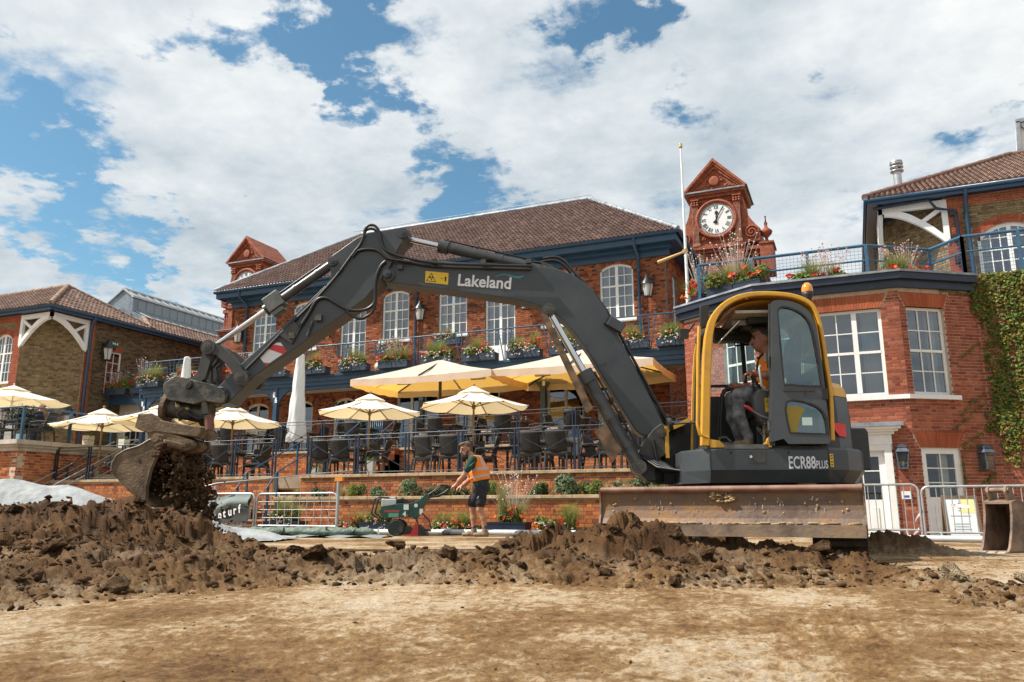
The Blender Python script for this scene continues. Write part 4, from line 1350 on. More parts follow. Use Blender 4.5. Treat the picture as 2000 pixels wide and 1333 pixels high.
def carriage_lantern(loc,rz,label):
 t=thing('carriage_lantern',label,'lantern',loc,rz,'grey carriage lanterns by the white doors')
 b=MB();b.bx(-.11,.11,-.035,-.003,-.26,.16);b.build('backplate',CARR,t)
 b=MB()
 w0,w1,d0,d1,z0,z1=.085,.125,.16,.20,-.26,.09
 for sx in (-1,1):
  b.bar((sx*w0,-.04,z0),(sx*w1,-.04,z1),.02);b.bar((sx*w0,-.04-d0,z0),(sx*w1,-.04-d1,z1),.02)
 b.bx(-w0-.01,w0+.01,-.05-d0,-.035,z0-.03,z0);b.build('cage',CARR,t)
 b=MB();b.add([(-w1-.02,-.03,z1),(w1+.02,-.03,z1),(w1+.02,-.06-d1,z1),(-w1-.02,-.06-d1,z1),(-.075,-.03,z1+.10),(.075,-.03,z1+.10),(.075,-.17,z1+.10),(-.075,-.17,z1+.10)],
     [(3,2,1,0),(4,5,6,7),(2,3,7,6),(1,2,6,5),(3,0,4,7),(0,1,5,4)]);b.bx(-.09,.09,-.19,-.03,z1+.10,z1+.14);b.bx(-.06,.06,-.16,-.03,z1+.14,z1+.17)
 b.build('cap',CARR,t)
 b=MB()
 b.add([(-w0,-.04-d0,z0),(w0,-.04-d0,z0),(w1,-.04-d1,z1),(-w1,-.04-d1,z1)],[(0,1,2,3)])
 for sx in (-1,1):b.add([(sx*w0,-.04,z0),(sx*w0,-.04-d0,z0),(sx*w1,-.04-d1,z1),(sx*w1,-.04,z1)],[(0,1,2,3)])
 b.build('glass',PANE_D,t)
 b=MB();b.cyl((0,-.12,z0),(0,-.12,z0+.07),.014,n=8);b.ball((0,-.12,z0+.11),(.022,.022,.045),8,6);b.build('bulb',LAMP_G,t)
 return t
carriage_lantern((BA[0]+2.92,20.0,1.66),0,'grey carriage lantern on the brick pier between the two white doors')
carriage_lantern((BB[0]+C34*1.72,20+S34*1.72,1.66),radians(34),'grey carriage lantern at the edge of the ivy')
IVY=leaf_mat('ivy_leaf',[(.03,.075,.014),(.07,.14,.022),(.15,.20,.03),(.27,.23,.035),(.17,.06,.025),(.09,.16,.025),(.045,.10,.018),(.20,.17,.03),(.15,.07,.03)],trans=.25)
def leaf_cloud(mb,P,N_,size,rg,tri=False,curl=.35):
 """folded leaf blades at points P facing roughly along N_"""
 for p,n,s in zip(P,N_,size):
  n=Vector(n).normalized();a=rg.uniform(0,6.28)
  u=n.orthogonal().normalized();v=n.cross(u)
  d=(u*cos(a)+v*sin(a));e=n.cross(d)
  p=Vector(p)
  mb.add([p-d*s*.5,p+e*s*.38-n*s*curl*.5,p+d*s*.55,p-e*s*.38-n*s*curl*.5],[(0,1,2),(0,2,3)])
def build_ivy():
 rg=random.Random(21)
 t=thing('ivy','green and reddish ivy climbing the brick wall right of the doors','ivy',(BC[0]+.5,BC[1],0))
 mb=MB();P,N_,S_=[],[],[]
 rn=np.random.RandomState(4)
 XX,ZZ=rn.uniform(-.1,4.6,60000),rn.uniform(1.0,5.95,60000)
 for x,z,f in zip(XX,ZZ,fbm(XX*1.1,ZZ*.9,4,77)):
  left=.02+.25*max(0,(2.6-z)/1.6)-.12*f
  dens=.50+.95*f-.22*max(0,x-1.5)-(.5 if x<left else 0)+(.35 if 2.2<z<3.6 and x<1.6 else 0)+(.35 if x<.55 else 0)
  if z<1.6-.35*f:dens -= .8*(1.6-z)/.6
  if z>5.5:dens+=.3
  if rg.random()>max(0,dens) ** 1.5*.62:continue
  P.append((x-.5,-.02-.09*rg.random()-.05*max(0,f),z));N_.append((rg.gauss(0,.5),-1,rg.gauss(.5,.4)));S_.append(rg.uniform(.055,.12))
 leaf_cloud(mb,P,N_,S_,rg)
 mb.build('foliage',IVY,t,kind='stuff')
 r=MB();P,N_,S_=[],[],[]
 def pt(x,z,o=.02):
  return Vector((BB[0]+C34*x-(BC[0]+.5)+S34*o,BB[1]+S34*x-BC[1]-C34*o,z))
 for path in ([(2.0,2.35),(1.7,2.15),(1.4,2.0),(1.22,1.92)],[(2.0,1.88),(1.6,1.92),(1.35,1.86),(1.25,1.78),(1.2,1.5),(1.22,1.1)],[(2.0,2.9),(1.7,2.75),(1.35,2.45),(1.05,2.25)],
     [(2.0,3.1),(1.65,2.95),(1.3,2.6)],[(2.0,1.2),(1.75,1.15),(1.5,.9)],[(2.0,1.4),(1.8,1.42),(1.5,1.35)],[(2.0,4.3),(1.75,4.15),(1.45,3.95)],[(2.0,5.5),(1.5,5.52),(1.1,5.54)],
     [(2.0,1.3),(1.85,1.25),(1.72,.75)],[(2.0,1.0),(1.9,.8)]):
  pts=[pt(*q) for q in path]
  r.tube(pts,.006,4)
  for a,b in zip(pts[:-1],pts[1:]):
   for i in range(int((b-a).length/.022)):
    q=a.lerp(b,rg.random());P.append(q+Vector((rg.gauss(0,.02),-.03,rg.gauss(0,.03))));N_.append((.5+rg.gauss(0,.4),-1,.4));S_.append(rg.uniform(.03,.07))
 r.build('stem',mat('ivy_stem',[(.10,.075,.03)],rough=.8),t)
 q=MB();leaf_cloud(q,P,N_,S_,rg);q.build('runner_leaves',IVY,t,kind='stuff')
 P,N_,S_=[],[],[]
 for k in range(9):
  x0=rg.uniform(-.2,3.2);
  for i in range(46):
   u=i/46;P.append((x0-.5+.10*sin(u*7+k),-.08-.05*sin(u*3),5.95-.42*u+.06*sin(u*6)));N_.append((rg.gauss(0,.6),-1,.5));S_.append(.055)
 q=MB();leaf_cloud(q,P,N_,S_,rg);q.build('young_shoots',leaf_mat('pale_shoot',[(.28,.28,.06),(.36,.33,.10),(.22,.24,.05)]),t,kind='stuff')
build_ivy()
def bracket_half(parent,xf,L,h=1.25,name='timber_bracket'):
 """white arched bracket in the local x-z plane: x 0 at the outer corner, x = L at the pier; z = 0 at the top"""
 b=MB(xf);y0,y1=-.06,.06
 b.bx(-.06,L,y0,y1,-.20,0)
 b.bx(L-.16,L,y0,y1,-h-.1,-.20)
 n=16;up,lo=[],[]
 for i in range(n+1):
  u=i/n;x=.1+(L-.16)*u
  z=-.24-(h-.1)*u ** 1.7
  w=.17+.03*sin(u*19)*(.3 if .25<u<.9 else 0)
  lo.append((x,z-w*.35));up.append((x+.02,z+w*.9 if z+w*.9<-.19 else-.19))
 for i in range(n):b.prism([lo[i],lo[i+1],(min(up[i+1][0],L-.02),up[i+1][1]),up[i]],y0-.01,y1+.01)
 b.bar((L*.62,0,-.62),(L-.1,0,-.22),.10,.12)
 return b.build(name,WHITE,parent)
def pavilion_corner(t,cs,cd,z0,z1,sgn,wf,ws,arch,seed):
 """walls round a chamfered corner at (cs, cd). sgn=+1: side wall faces +s (left wing); -1: side wall faces -s. wf, ws lengths of front and side wall."""
 c=1.75
 B=(cs-sgn*c,cd)
 A=(cs,cd+c)
 pil=.45
 if sgn>0:xf=T((B[0]-wf,cd,0));ox=lambda x:wf-x
 else:xf=T((B[0],cd,0));ox=lambda x:x
 ops,sk=[],[]
 if arch:
  xa=ox(arch[0]);w=arch[1]
  ops=[(xa-w/2,xa+w/2,arch[2],arch[3]+arch[4])]
  sk.append(arch_ring(t,xf,xa,w,arch[3],arch[4],BR_RED,rings=2,thick=.12))
  sash(t,xf,xa-w/2,xa+w/2,arch[2],arch[3],6,5,rise=arch[4],mull=(3,),meet=3,cur=(.2,1),fr=.1)
 pr_=[(0,pil)] if sgn<0 else [(wf-pil,wf)]
 brick_wall(t,wf,z0,z1,xf,ops+[(a,b,z0-1,z1+1) for a,b in pr_],BR_YEL,MORTAR_DK,nparts=0,seed=seed,bond='flemish',skip=lambda x,z:any(f(x,z) for f in sk))
 for a,b in pr_:brick_wall(t,b,z0,z1,xf @ T((0,-.03,0)),[],BR_RED,MORTAR,nparts=0,seed=seed+1,x_from=a,wallname='pilaster')
 tb=MB(xf);
 brick_wall(t,wf,z1-.32,z1,xf @ T((0,-.045,0)),[],BR_RED,MORTAR,nparts=0,seed=seed+2,wallname='frieze')
 if sgn>0:xc=T((B[0],B[1],0)) @ RZ(45)
 else:xc=T((A[0],A[1],0)) @ RZ(-45)
 Lc=c*sqrt(2)
 brick_wall(t,Lc,z0,z1,xc,[],BR_YEL,MORTAR_DK,nparts=(150 if sgn>0 else 0),focus=(Lc/2,6),seed=seed+3,wallname='chamfer_wall')
 if sgn>0:xs=T((cs,A[1],0)) @ RZ(90)
 else:xs=T((cs,A[1]+ws,0)) @ RZ(-90)
 a,b=(0,pil) if sgn>0 else (ws-pil,ws)
 so=[]
 if sgn>0:
  so=[(1.22,2.0,5.75,7.72)]
  sash(t,xs,1.22,2.0,5.75,7.72,2,4,cur=(.4,0),name='balcony_door',setback=.04)
  jk=jack_arch(t,xs,1.22,2.0,7.72,7.95,.1,BR_RED)
  sk.append(jk)
 brick_wall(t,ws,z0,z1,xs,so+[(a,b,z0-1,z1+1)],BR_YEL if sgn<0 else brick_mat('shaded_stock_brick',[(.07,.048,.028),(.15,.10,.052),(.20,.14,.075),(.045,.032,.022),(.17,.115,.06)]),MORTAR_DK,nparts=0,seed=seed+4,  # darker copy of the yellow brick: the wall's shade put into its colour
    skip=lambda x,z:sgn>0 and jk(x,z))
 brick_wall(t,b,z0,z1,xs @ T((0,-.03,0)),[],BR_RED,MORTAR,nparts=0,seed=seed+5,x_from=a,wallname='pilaster')
 zt=z1-.04
 if sgn>0:
  bracket_half(t,T((cs,cd,zt)) @ RZ(180),c+.1);bracket_half(t,T((cs,cd,zt)) @ RZ(90),c+.1)
 else:
  bracket_half(t,T((cs,cd,zt)),c+.1);bracket_half(t,T((cs,cd,zt)) @ RZ(90),c+.1)
def eaves_corner(t,cs,cd,z,sgn,lf,ls,ov=.32):
 x_out=cs+sgn*ov
 e=MB()
 xa,xb=(cs-lf,x_out) if sgn>0 else (x_out,cs+lf)
 e.bx(xa,xb,cd-ov,cd+.35,z,z+.05)
 xa2,xb2=(cs-.35,x_out) if sgn>0 else (x_out,cs+.35)
 e.bx(xa2,xb2,cd+.35,cd+ls,z,z+.05)
 xa3,xb3=(cs-1.75,cs-.35) if sgn>0 else (cs+.35,cs+1.75)
 e.bx(xa3,xb3,cd+.35,cd+1.75,z+.0,z+.05)
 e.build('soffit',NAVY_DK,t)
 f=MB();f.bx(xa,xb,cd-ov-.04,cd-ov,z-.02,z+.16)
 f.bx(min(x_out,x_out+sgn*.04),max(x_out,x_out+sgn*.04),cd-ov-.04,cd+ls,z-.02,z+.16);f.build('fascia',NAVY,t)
 g=MB();xo=x_out+sgn*.09;xe=cs-lf if sgn>0 else cs+lf
 g.tube([(xe,cd-ov-.09,z+.15),(xo,cd-ov-.09,z+.15),(xo,cd+ls,z+.15)],.07,8);g.build('gutter',NAVY,t)
 return x_out
def left_wing():
 t=thing('left_wing','yellow brick wing with red pilasters, white arched timber bracket and tiled hipped roof','building',(-31.3,22.95,0))
 t.location=(0,0,0)
 cs,cd,z0,z1=-31.3,22.95,2.3,8.92
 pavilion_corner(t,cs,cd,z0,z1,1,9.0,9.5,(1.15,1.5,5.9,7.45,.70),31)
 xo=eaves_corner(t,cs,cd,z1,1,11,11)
 e0=(xo+.1,cd-.42,z1+.19);k=2.75;zr=z1+.19+.64*k;sl=hypot(k,.64*k)
 a=Vector(e0);b=a+Vector((0,2*k,0));r=a+Vector((-k,k,.64*k));le=a+Vector((-14,0,0));lr=r+Vector((-11.25,0,0));lb=b+Vector((-14,0,0))
 up=Vector((0,k,.64*k)).normalized();side=Vector((-k,0,.64*k)).normalized()
 tiled_slope(t,le,(1,0,0),up,[(0,0),(14,0),(14-k,sl),(0,sl)],tw=.2,th=.27,m=TILE_W)
 tiled_slope(t,a,(0,1,0),side,[(0,0),(2*k,0),(k,sl)],tw=.2,th=.27,m=TILE_W)
 rf=MB();rf.add([le,a,b,lb,lr,r],[(0,1,5,4),(1,2,5),(2,3,4,5)])
 a2=b+Vector((0,-.2,0));b2=a2+Vector((0,8.5,0));kk=1.6
 r2=a2+Vector((-kk,kk*.6,.55*kk));r3=b2+Vector((-kk,0,.55*kk));s2=Vector((-kk,0,.55*kk)).normalized();l2=hypot(kk,.55*kk)
 tiled_slope(t,a2,(0,1,0),s2,[(0,0),(8.5,0),(8.5,l2),(kk*.6,l2)],tw=.2,th=.27,m=TILE_W)
 rf.add([a2,b2,r3,r2],[(0,1,2,3)]);rf.add([a2,r2,a2+Vector((-4,.6*kk,.5*kk))],[(0,1,2)])
 rf.build('roof',TILE_W,t)
 m=MB();off=Vector((0,0,.04));ridge_line(m,a+off,r+off,.12);ridge_line(m,b+off,r+off,.10);ridge_line(m,r+off,lr+off,.11);ridge_line(m,a2+off,r2+off,.12);ridge_line(m,r2+off,r3+off,.10)
 m.build('ridge',RIDGE_M,t)
 c=MB();c.bx(-37.1,-35.9,26.0,26.8,9.8,10.98);c.bx(-37.18,-35.82,25.92,26.88,10.98,11.06);ch=c.build('chimney',BR_RED,t)
 for x in (-36.75,-36.25):
  q=MB();q.lathe([(.17,11.06),(.17,11.11),(.14,11.16),(.13,11.38),(.16,11.42),(.0,11.42)],(x,26.4,0),12);q.build('chimney_pot',TERRA,ch)
 p=MB();p.tube([(cs+.42,cd+1.85,z1+.1),(cs+.12,cd+1.9,z1-.3),(cs+.12,cd+1.9,2.4)],.065,8);p.build('downpipe',NAVY,t)
 p=MB();p.bx(cs+.02,cs+.06,cd+3.1,cd+3.5,8.02,8.16);p.build('exit_sign',mat('exit_green',[(.05,.26,.14)],rough=.4),t)
 q=MB()
 for i,y in enumerate((.05,.15,.27)):q.bx(cs+.061,cs+.063,cd+3.1+y,cd+3.1+y+.06,8.05,8.13)
 q.build('exit_pictogram',WHITE,t)
 for i in range(3):
  pass
 xf=T((-31.3,26.9,0))
 ops=[(.35,1.55,2.36,4.95),(2.3,3.9,2.36,4.95),(4.5,5.7,2.36,4.95)]
 w=MB(xf)
 xs=[0]+[v for o in ops for v in o[:2]]+[6.2]
 for a_,b_ in zip(xs[::2],xs[1::2]):w.bx(a_,b_,0,.2,2.33,5.3)
 for o in ops:w.bx(o[0],o[1],0,.2,4.95,5.3)
 w.build('timber_front',CREAM,t)
 for o in ops:sash(t,xf,o[0],o[1],o[2],o[3],3,4,meet=2,cur=None,name='terrace_window',frame_m=WHITE,setback=.03)
left_wing()
for (x,y,z,rz,lb) in ((-31.27,25.65,7.75,90,'black wall lantern left of the green exit sign on the left wing'),(-31.27,29.9,7.75,90,'black wall lantern on the left wing above the pink-flowered planter'),
       (-31.5,24.5,4.55,45,'black wall lantern low on the red pilaster of the left wing'),(-33.0,22.9,4.6,0,'black wall lantern beside the big white parasol, far left')):
 lantern((x,y,z),lb,'black wall lanterns on the left wing',radians(rz),1.5)
def upper_right():
 t=thing('upper_pavilion','brick pavilion above the roof terrace with white timber bracket and arched window','building',(0,0,0))
 cs,cd,z0,z1=1.42,26.4,5.9,9.85
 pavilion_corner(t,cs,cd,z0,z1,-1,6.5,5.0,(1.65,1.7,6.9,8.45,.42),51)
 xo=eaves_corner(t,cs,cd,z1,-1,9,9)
 a=Vector((xo-.1,cd-.42,z1+.19));k=5.0;pz=.54
 r=a+Vector((k,k,pz*k));re=a+Vector((10,0,0));rr=r+Vector((10-k,0,0));b=a+Vector((0,2*k,0))
 sl=hypot(k,pz*k)
 tiled_slope(t,a,(1,0,0),Vector((0,k,pz*k)).normalized(),[(0,0),(10,0),(10,sl),(k,sl)],tw=.16,th=.25,m=TILE_W)
 rf=MB();rf.add([a,re,rr,r,b],[(0,1,2,3),(4,0,3)]);rf.build('roof',TILE_W,t)
 m=MB();off=Vector((0,0,.05));ridge_line(m,a+off,r+off,.12);ridge_line(m,r+off,rr+off,.11);m.build('ridge',mat('dark_ridge_tile',[(.12,.06,.045),(.18,.10,.075)],rough=.85),t)
 p=MB();p.tube([(cs+2.35,cd-.4,z1+.1),(cs+2.35,cd-.12,z1-.3),(cs+2.35,cd-.12,5.9)],.06,8);p.build('downpipe',NAVY,t)
 p=MB();p.tube([(-0.2+cs,cd-.25,z1-.12),(cs+1.35,cd-.25,z1-.05),(cs+1.55,cd-.2,z1-.35),(cs+2.05,cd-.12,z1-.45),(cs+2.1,cd-.12,6.6)],.05,8);p.build('waste_pipe',NAVY_DK,t)
 p=MB()
 for z in (9.25,8.45,7.75):p.bx(cs+1.9,cs+2.02,cd-.14,cd-.03,z,z+.2)
 p.build('vent_box',BLACK,t)
upper_right()
t=thing('roof_flue','stainless steel flue with a ringed cowl above the right-hand roof','flue',(2.15,28.1,11.0))
b=MB();b.cyl((0,0,-.6),(0,0,.62),.13,n=14);b.build('flue_pipe',mat('galvanised',[(.42,.43,.44),(.55,.56,.57)],rough=.35,metal=.7,scale=4),t)
b=MB()
for z in (.60,.74,.86):b.lathe([(.13,z),(.21,z+.02),(.21,z+.06),(.13,z+.09)],n=16)
b.lathe([(.20,.95),(.20,1.0),(.0,1.02)],n=16);b.build('cowl',MATS['galvanised'],t)
t=thing('roof_dormer','white framed rooflight at the top right corner of the photo','rooflight',(6.35,31.5,12.6))
b=MB();b.prism([(.0,0),(2.2,0),(2.2,1.75),(.12,1.55)],.05,.5);b.build('dormer_body',WHITE,t)
b=MB();b.bar((.0,0,0),(.12,0,1.6),.12,.12);b.bar((.05,0,1.62),(2.2,0,1.82),.12,.14);b.bar((.15,0,1.5),(.5,0,1.15),.07);b.build('dormer_frame',LEAD,t)
t=thing('zinc_rooflight','grey zinc rooflight hall rising behind the left wing roof','roof',(-36.65,31,0))
ZN=mat('zinc',[(.16,.20,.23),(.22,.26,.29),(.28,.32,.35)],rough=.42,metal=.35,scale=2.5)
L=9.0
b=MB();b.prism([(-1.3,9),(-1.3,11.75),(0,12.57),(.75,12.1),(.75,9)],.0,L);b.prism([(.75,9),(.75,11.25),(4.2,9.75),(4.2,9)],.0,L);b.build('hall_roof',ZN,t)
b=MB()
for i in range(16):
 y=.25+i*.57
 b.bar((0,y,12.6),(.8,y,12.1),.05);b.bar((.80,y,11.3),(4.3,y,9.78),.07,.05)
b.bx(.70,.86,-.1,L,12.02,12.12);b.bar((0,-.05,12.62),(0,L,12.62),.12,.06);b.bar((-1.35,-.05,11.75),(0,-.05,12.6),.09);b.bar((0,-.05,12.6),(.78,-.05,12.1),.09)
b.build('standing_seam',mat('bright_zinc',[(.42,.46,.48),(.5,.53,.55)],rough=.4,metal=.3,scale=3),t)
for i in range(15):
 b=MB();b.bx(.752,.77,.35+i*.57,.35+i*.57+.47,11.38,11.98);b.build('clerestory_pane',mat('frosted_pane',[(.22,.27,.30)],rough=.25),t)
b=MB();b.bx(-1.6,-.2,-.9,.0,11.1,11.45);b.bx(-1.5,.75,-.06,-.001,9,11.1);b.build('end_canopy',ZN,t)
BAL_D=25.0
def balcony():
 t=thing('balcony','navy balcony deck running along the clubhouse first floor','balcony',(0,0,0))
 x0,x1=-27.9,BL[0]-.05
 f=MB();f.bx(x0,x1,BAL_D,BAL_D+.08,5.20,5.48);f.bx(x0,x1,BAL_D-.06,BAL_D,5.34,5.50);f.bx(x0,x1,BAL_D-.12,BAL_D+.08,5.50,5.58)
 f.bx(x0,x1,BAL_D+.08,BAL_D+.2,5.05,5.22);f.bx(-31.3,x0,26.25,26.4,5.20,5.58);f.bx(x0-.05,x0+.03,BAL_D-.06,26.25,5.2,5.58);f.build('fascia',NAVY,t)
 d=MB();d.bx(x0,x1,BAL_D+.09,FD-.03,5.44,5.57);d.bx(-31.3,x0,26.41,31,5.44,5.57);d.build('deck',PALE_STONE,t)
 s=MB()
 n=40
 for i in range(n):
  a=x0+(x1-x0)*i/n;s.bx(a+.01,a+(x1-x0)/n-.01,BAL_D+.2,FD-.03,5.28,5.30)
 s.build('soffit_boards',CREAM,t,kind='stuff')
 for x in (-27.75,-20.75,-14.2,-9.5):
  c=MB();c.bx(x-.09,x+.09,BAL_D+.02,BAL_D+.2,2.33,5.2);c.bx(x-.13,x+.13,BAL_D-.02,BAL_D+.24,2.33,2.6);cc=c.build('column',NAVY,t)
  c=MB()
  for i in range(2):c.bx(x-.10+.10*(i % 2),x+.0+.10*(i % 2),BAL_D+.005,BAL_D+.02,4.62+.22*(1-i),4.84+.22*(1-i))
  c.build('chequer',WHITE,cc)
  c=MB()
  for sd in (-1,1):c.prism([(x+sd*.09,5.2),(x+sd*.09,4.5),(x+sd*.3,4.86),(x+sd*.75,5.2)][::sd],BAL_D+.06,BAL_D+.14)
  c.build('column_bracket',NAVY,cc)
balcony()
def railing(name,label,pts,h,step,brace='x',rails=(1.0,),wires=(),m=NAVY,post=.045,double=False,lean=0.0,group=None,foot=.0,rail_r=.02,mesh_step=0,cat='railing'):
 """posts, rails and braces along a polyline of (s, d, z)"""
 t=thing(name,label,cat,pts[0],0,group)
 o=Vector(pts[0]);P=[Vector(p)-o for p in pts]
 posts,wr=[],MB()
 for a,b in zip(P[:-1],P[1:]):
  L=(b-a).length;n=max(1,round(L/step));d=(b-a)/n;u=d.normalized()
  for i in range(n+1):
   q=a+d*i
   if posts and (posts[-1]-q).length<.05:continue
   posts.append(q)
  for i in range(n):
   p,q=a+d*i,a+d*(i+1);br=MB()
   if brace=='x':
    br.bar(p+Vector((0,0,.10*h)),q+Vector((0,0,.86*h)),.016);br.bar(p+Vector((0,0,.86*h)),q+Vector((0,0,.10*h)),.016)
    c=(p+q)/2+Vector((0,0,.48*h));br.ball(c,.04,8,5)
   if brace=='v':
    for sd in (-1,1):
     br.bar(p+u*sd*.04+Vector((0,0,.0)),p+u*sd*.26+Vector((0,0,h*.98)),.03)
    br.bar(p-u*.06,p+u*.06,.03)
   if br.F:br.build('brace',m,t)
  if mesh_step:
   k=int(L/mesh_step)
   for i in range(k):wr.bar(a+(b-a)*(i/k)+Vector((0,0,.08*h)),a+(b-a)*(i/k)+Vector((0,0,.95*h)),.006)
   for i in range(int(h/mesh_step)):wr.bar(a+Vector((0,0,.08*h+i*mesh_step)),b+Vector((0,0,.08*h+i*mesh_step)),.006)
  for k,f in enumerate(rails):
   r=MB();r.tube([a+Vector((0,0,h*f)),b+Vector((0,0,h*f))],rail_r*(1.25 if k==0 else .8),8);r.build('top_rail' if k==0 else 'rail',m,t)
  for f in wires:wr.bar(a+Vector((0,0,h*f)),b+Vector((0,0,h*f)),.010)
 for q in posts:
  p=MB()
  if double:
   for dx in (-.045,.045):p.bar(q+Vector((dx,0,-foot)),q+Vector((dx,0,h*.99)),post)
  else:p.bar(q+Vector((0,0,-foot)),q+Vector((0,0,h)),post)
  p.build('post',m,t)
 if wr.F:wr.build('wire_mesh' if mesh_step else 'wire',m,t,kind='stuff')
 return t
railing('balcony_railing','navy balcony railing with thin wires behind the flower boxes',[(-27.85,BAL_D-.02,5.58),(BL[0]-.1,BAL_D-.02,5.58)],1.15,1.76,'v',(1.0,),(.55,.68,.80,.90),post=.03)
railing('balcony_railing','short navy railing on the set-back left end of the balcony',[(-31.2,26.3,5.58),(-27.9,26.3,5.58)],1.15,1.65,'v',(1.0,),(.5,.62,.74,.86),post=.03)
BLUE=mat('blue_rail_paint',[(.025,.085,.16),(.04,.12,.21)],rough=.35,scale=5)
railing('terrace_railing','blue railing with wire mesh round the roof terrace above the bay',[(-3.42,22.4,5.93),(-3.42,20.95,5.93),(.72,20.9,5.93),(2.2,21.9,5.93),(2.85,21.12,5.93)],1.02,1.35,None,(1.0,.62),(),BLUE,post=.075,rail_r=.032,mesh_step=.09)
railing('terrace_railing','blue railing in front of the arched window, far right',[(2.85,21.12,5.95),(7.5,21.12,5.95)],1.0,1.25,None,(1.0,.62),(),BLUE,post=.075,rail_r=.032,mesh_step=.09)
PAVE=mat('terrace_paving',[(.24,.17,.11),(.33,.25,.17)],rough=.9,scale=4)
TZ1,TZ2=1.28,2.33
def terrace_wall(name,label,x0,x1,d,z0,z1,parts,seed,focus,cop=.07,over=.05):
 t=thing(name,label,'wall',(x0,d,z0))
 xf=T((0,0,-z0))
 brick_wall(t,x1-x0,z0,z1,xf,[],BR_TERR,MORTAR_PALE,nparts=parts,focus=focus,seed=seed,core=.22)
 rg=random.Random(seed);x=0;L=x1-x0
 while x<L-.02:
  w=min(rg.uniform(.55,.75),L-x)
  c=MB();c.bx(x+.003,x+w-.003,-over+rg.uniform(-.003,.003),.30,z1-z0,z1-z0+cop+rg.uniform(-.003,.003));c.build('coping_stone',STONE,t,bevel=.008)
  x+=w
 return t
terrace_wall('planter_wall','low bright orange brick wall behind the worker and the planters',-12.28,-2.4,15.0,-.15,.70,300,61,(6.8,.4))
terrace_wall('terrace_wall','upper orange brick wall carrying the front railing of the lower terrace',-12.28,-2.4,15.9,.55,1.23,150,62,(5,1.0))
terrace_wall('planter_wall','low orange brick wall behind the grey banner, left of the steps',-21.0,-13.1,15.0,-.15,.55,0,63,None)
terrace_wall('terrace_wall','orange brick terrace wall left of the steps, under the railing',-21.0,-13.1,15.9,.45,1.23,100,64,(6,1.0))
terrace_wall('terrace_wall','orange brick wall of the higher terrace, seen between the chair legs',-20.8,-3.6,21.0,1.28,2.26,0,65,None)
t=thing('left_terrace_wall','brick wall with a pale stone cornice carrying the raised terrace, far left','wall',(-21.0,14.9,0))
brick_wall(t,6.1,-.1,2.08,RZ(90),[(1.9,3.2,-.1,1.25)],BR_TERR,MORTAR_PALE,nparts=0,seed=66)
brick_wall(t,9.0,-.1,2.08,T((-9,0,0)),[],BR_TERR,MORTAR_PALE,nparts=100,focus=(8,1.4),seed=67)
c=MB()
for z,o,h in ((2.08,.06,.10),(2.18,.14,.07),(2.25,.24,.12)):
 c.bx(-9,o,-o,.3,z,z+h);c.bx(-.25,o,.3,6.1,z,z+h)
c.build('stone_cornice',PALE_STONE,t)
j=MB();arch=None
b=MB();b.bx(-21,-2.4,15.95,21.02,1.0,TZ1);structure('lower_terrace_floor',b,PAVE)
b=MB();b.bx(-21,-3.6,21.06,FD+.2,2.0,TZ2);b.bx(-45,-21.05,15.1,27,2.0,TZ2+.03);structure('upper_terrace_floor',b,PAVE)
b=MB();b.bx(-21,-13.1,15.2,15.9,.2,.50);b.bx(-12.28,-2.4,15.25,15.9,.2,.75);structure('planting_bed',b,mat('bed_soil',[(.05,.032,.02),(.09,.06,.035)],rough=1,scale=8))
t=thing('terrace_steps','narrow brick steps with pale treads rising to the lower terrace','steps',(-12.69,14.6,0))
for i in range(7):
 b=MB();b.bx(-.38,.38,.05+i*.30,2.4,-.1+i*.185,.045+i*.185);b.build('riser',BR_TERR,t)
 b=MB();b.bx(-.38,.38,.0+i*.30,.36+i*.30,.047+i*.185,.085+i*.185);b.build('tread',STONE,t)
for sd,lb in ((-.42,'blue handrail on the left of the terrace steps'),(.45,'blue handrail on the right of the terrace steps')):
 h=thing('handrail',lb,'handrail',(-12.69+sd,14.4,0))
 b=MB();b.tube([(0,.25,.95),(0,.6,1.35),(0,2.6,2.25)],.018,8);b.build('rail',NAVY,h)
 for y,zz in ((.3,1.0),(.6,1.33),(2.4,2.15)):
  b=MB();b.bar((0,y,-.05 if y<1 else 1.28),(0,y,zz),.04);b.build('post',NAVY,h)
t=thing('terrace_steps','upper flight of steps between the two terraces','steps',(-13.2,19.2,TZ1))
for i in range(6):
 b=MB();b.bx(-.6,.6,i*.3,1.85,0,.14+i*.175);b.build('riser',BR_TERR,t)
 b=MB();b.bx(-.6,.6,i*.3-.03,i*.3+.33,.142+i*.175,.175+i*.175);b.build('tread',STONE,t)
for sd,lb in ((-.62,'handrail on the left of the upper flight of steps'),(.62,'handrail on the right of the upper flight of steps')):
 h=thing('handrail',lb,'handrail',(-13.2+sd,19.2,TZ1))
 b=MB();b.tube([(0,-.4,.95),(0,0,.98),(0,1.8,2.05),(0,2.3,2.05)],.024,8);b.build('rail',NAVY,h)
 for y,zz in ((-.3,.95),(.9,1.5),(1.9,2.05)):
  b=MB();b.bar((0,y,0),(0,y,zz),.05);b.build('post',NAVY,h)
t=thing('side_stair','pale side stair with grey rails in front of the left terrace wall','stairs',(-20.4,14.9,0))
for i in range(9):
 b=MB();b.bx(-.5,.5,i*.32,3.2,-.1,.17*(i+1));b.build('step',PALE_STONE,t)
for sx in (-.5,.5):
 for z in (.95,.75,.5):
  b=MB();b.tube([(sx,0,z),(sx,3.0,z+1.6)],.02,6);b.build('rail',mat('grey_rail',[(.32,.35,.38)],rough=.4,metal=.3),t)
 for i in range(3):
  b=MB();b.bar((sx,i*1.4+.1,.1),(sx,i*1.4+.1,1.0+i*.75),.04);b.build('post',NAVY,t)
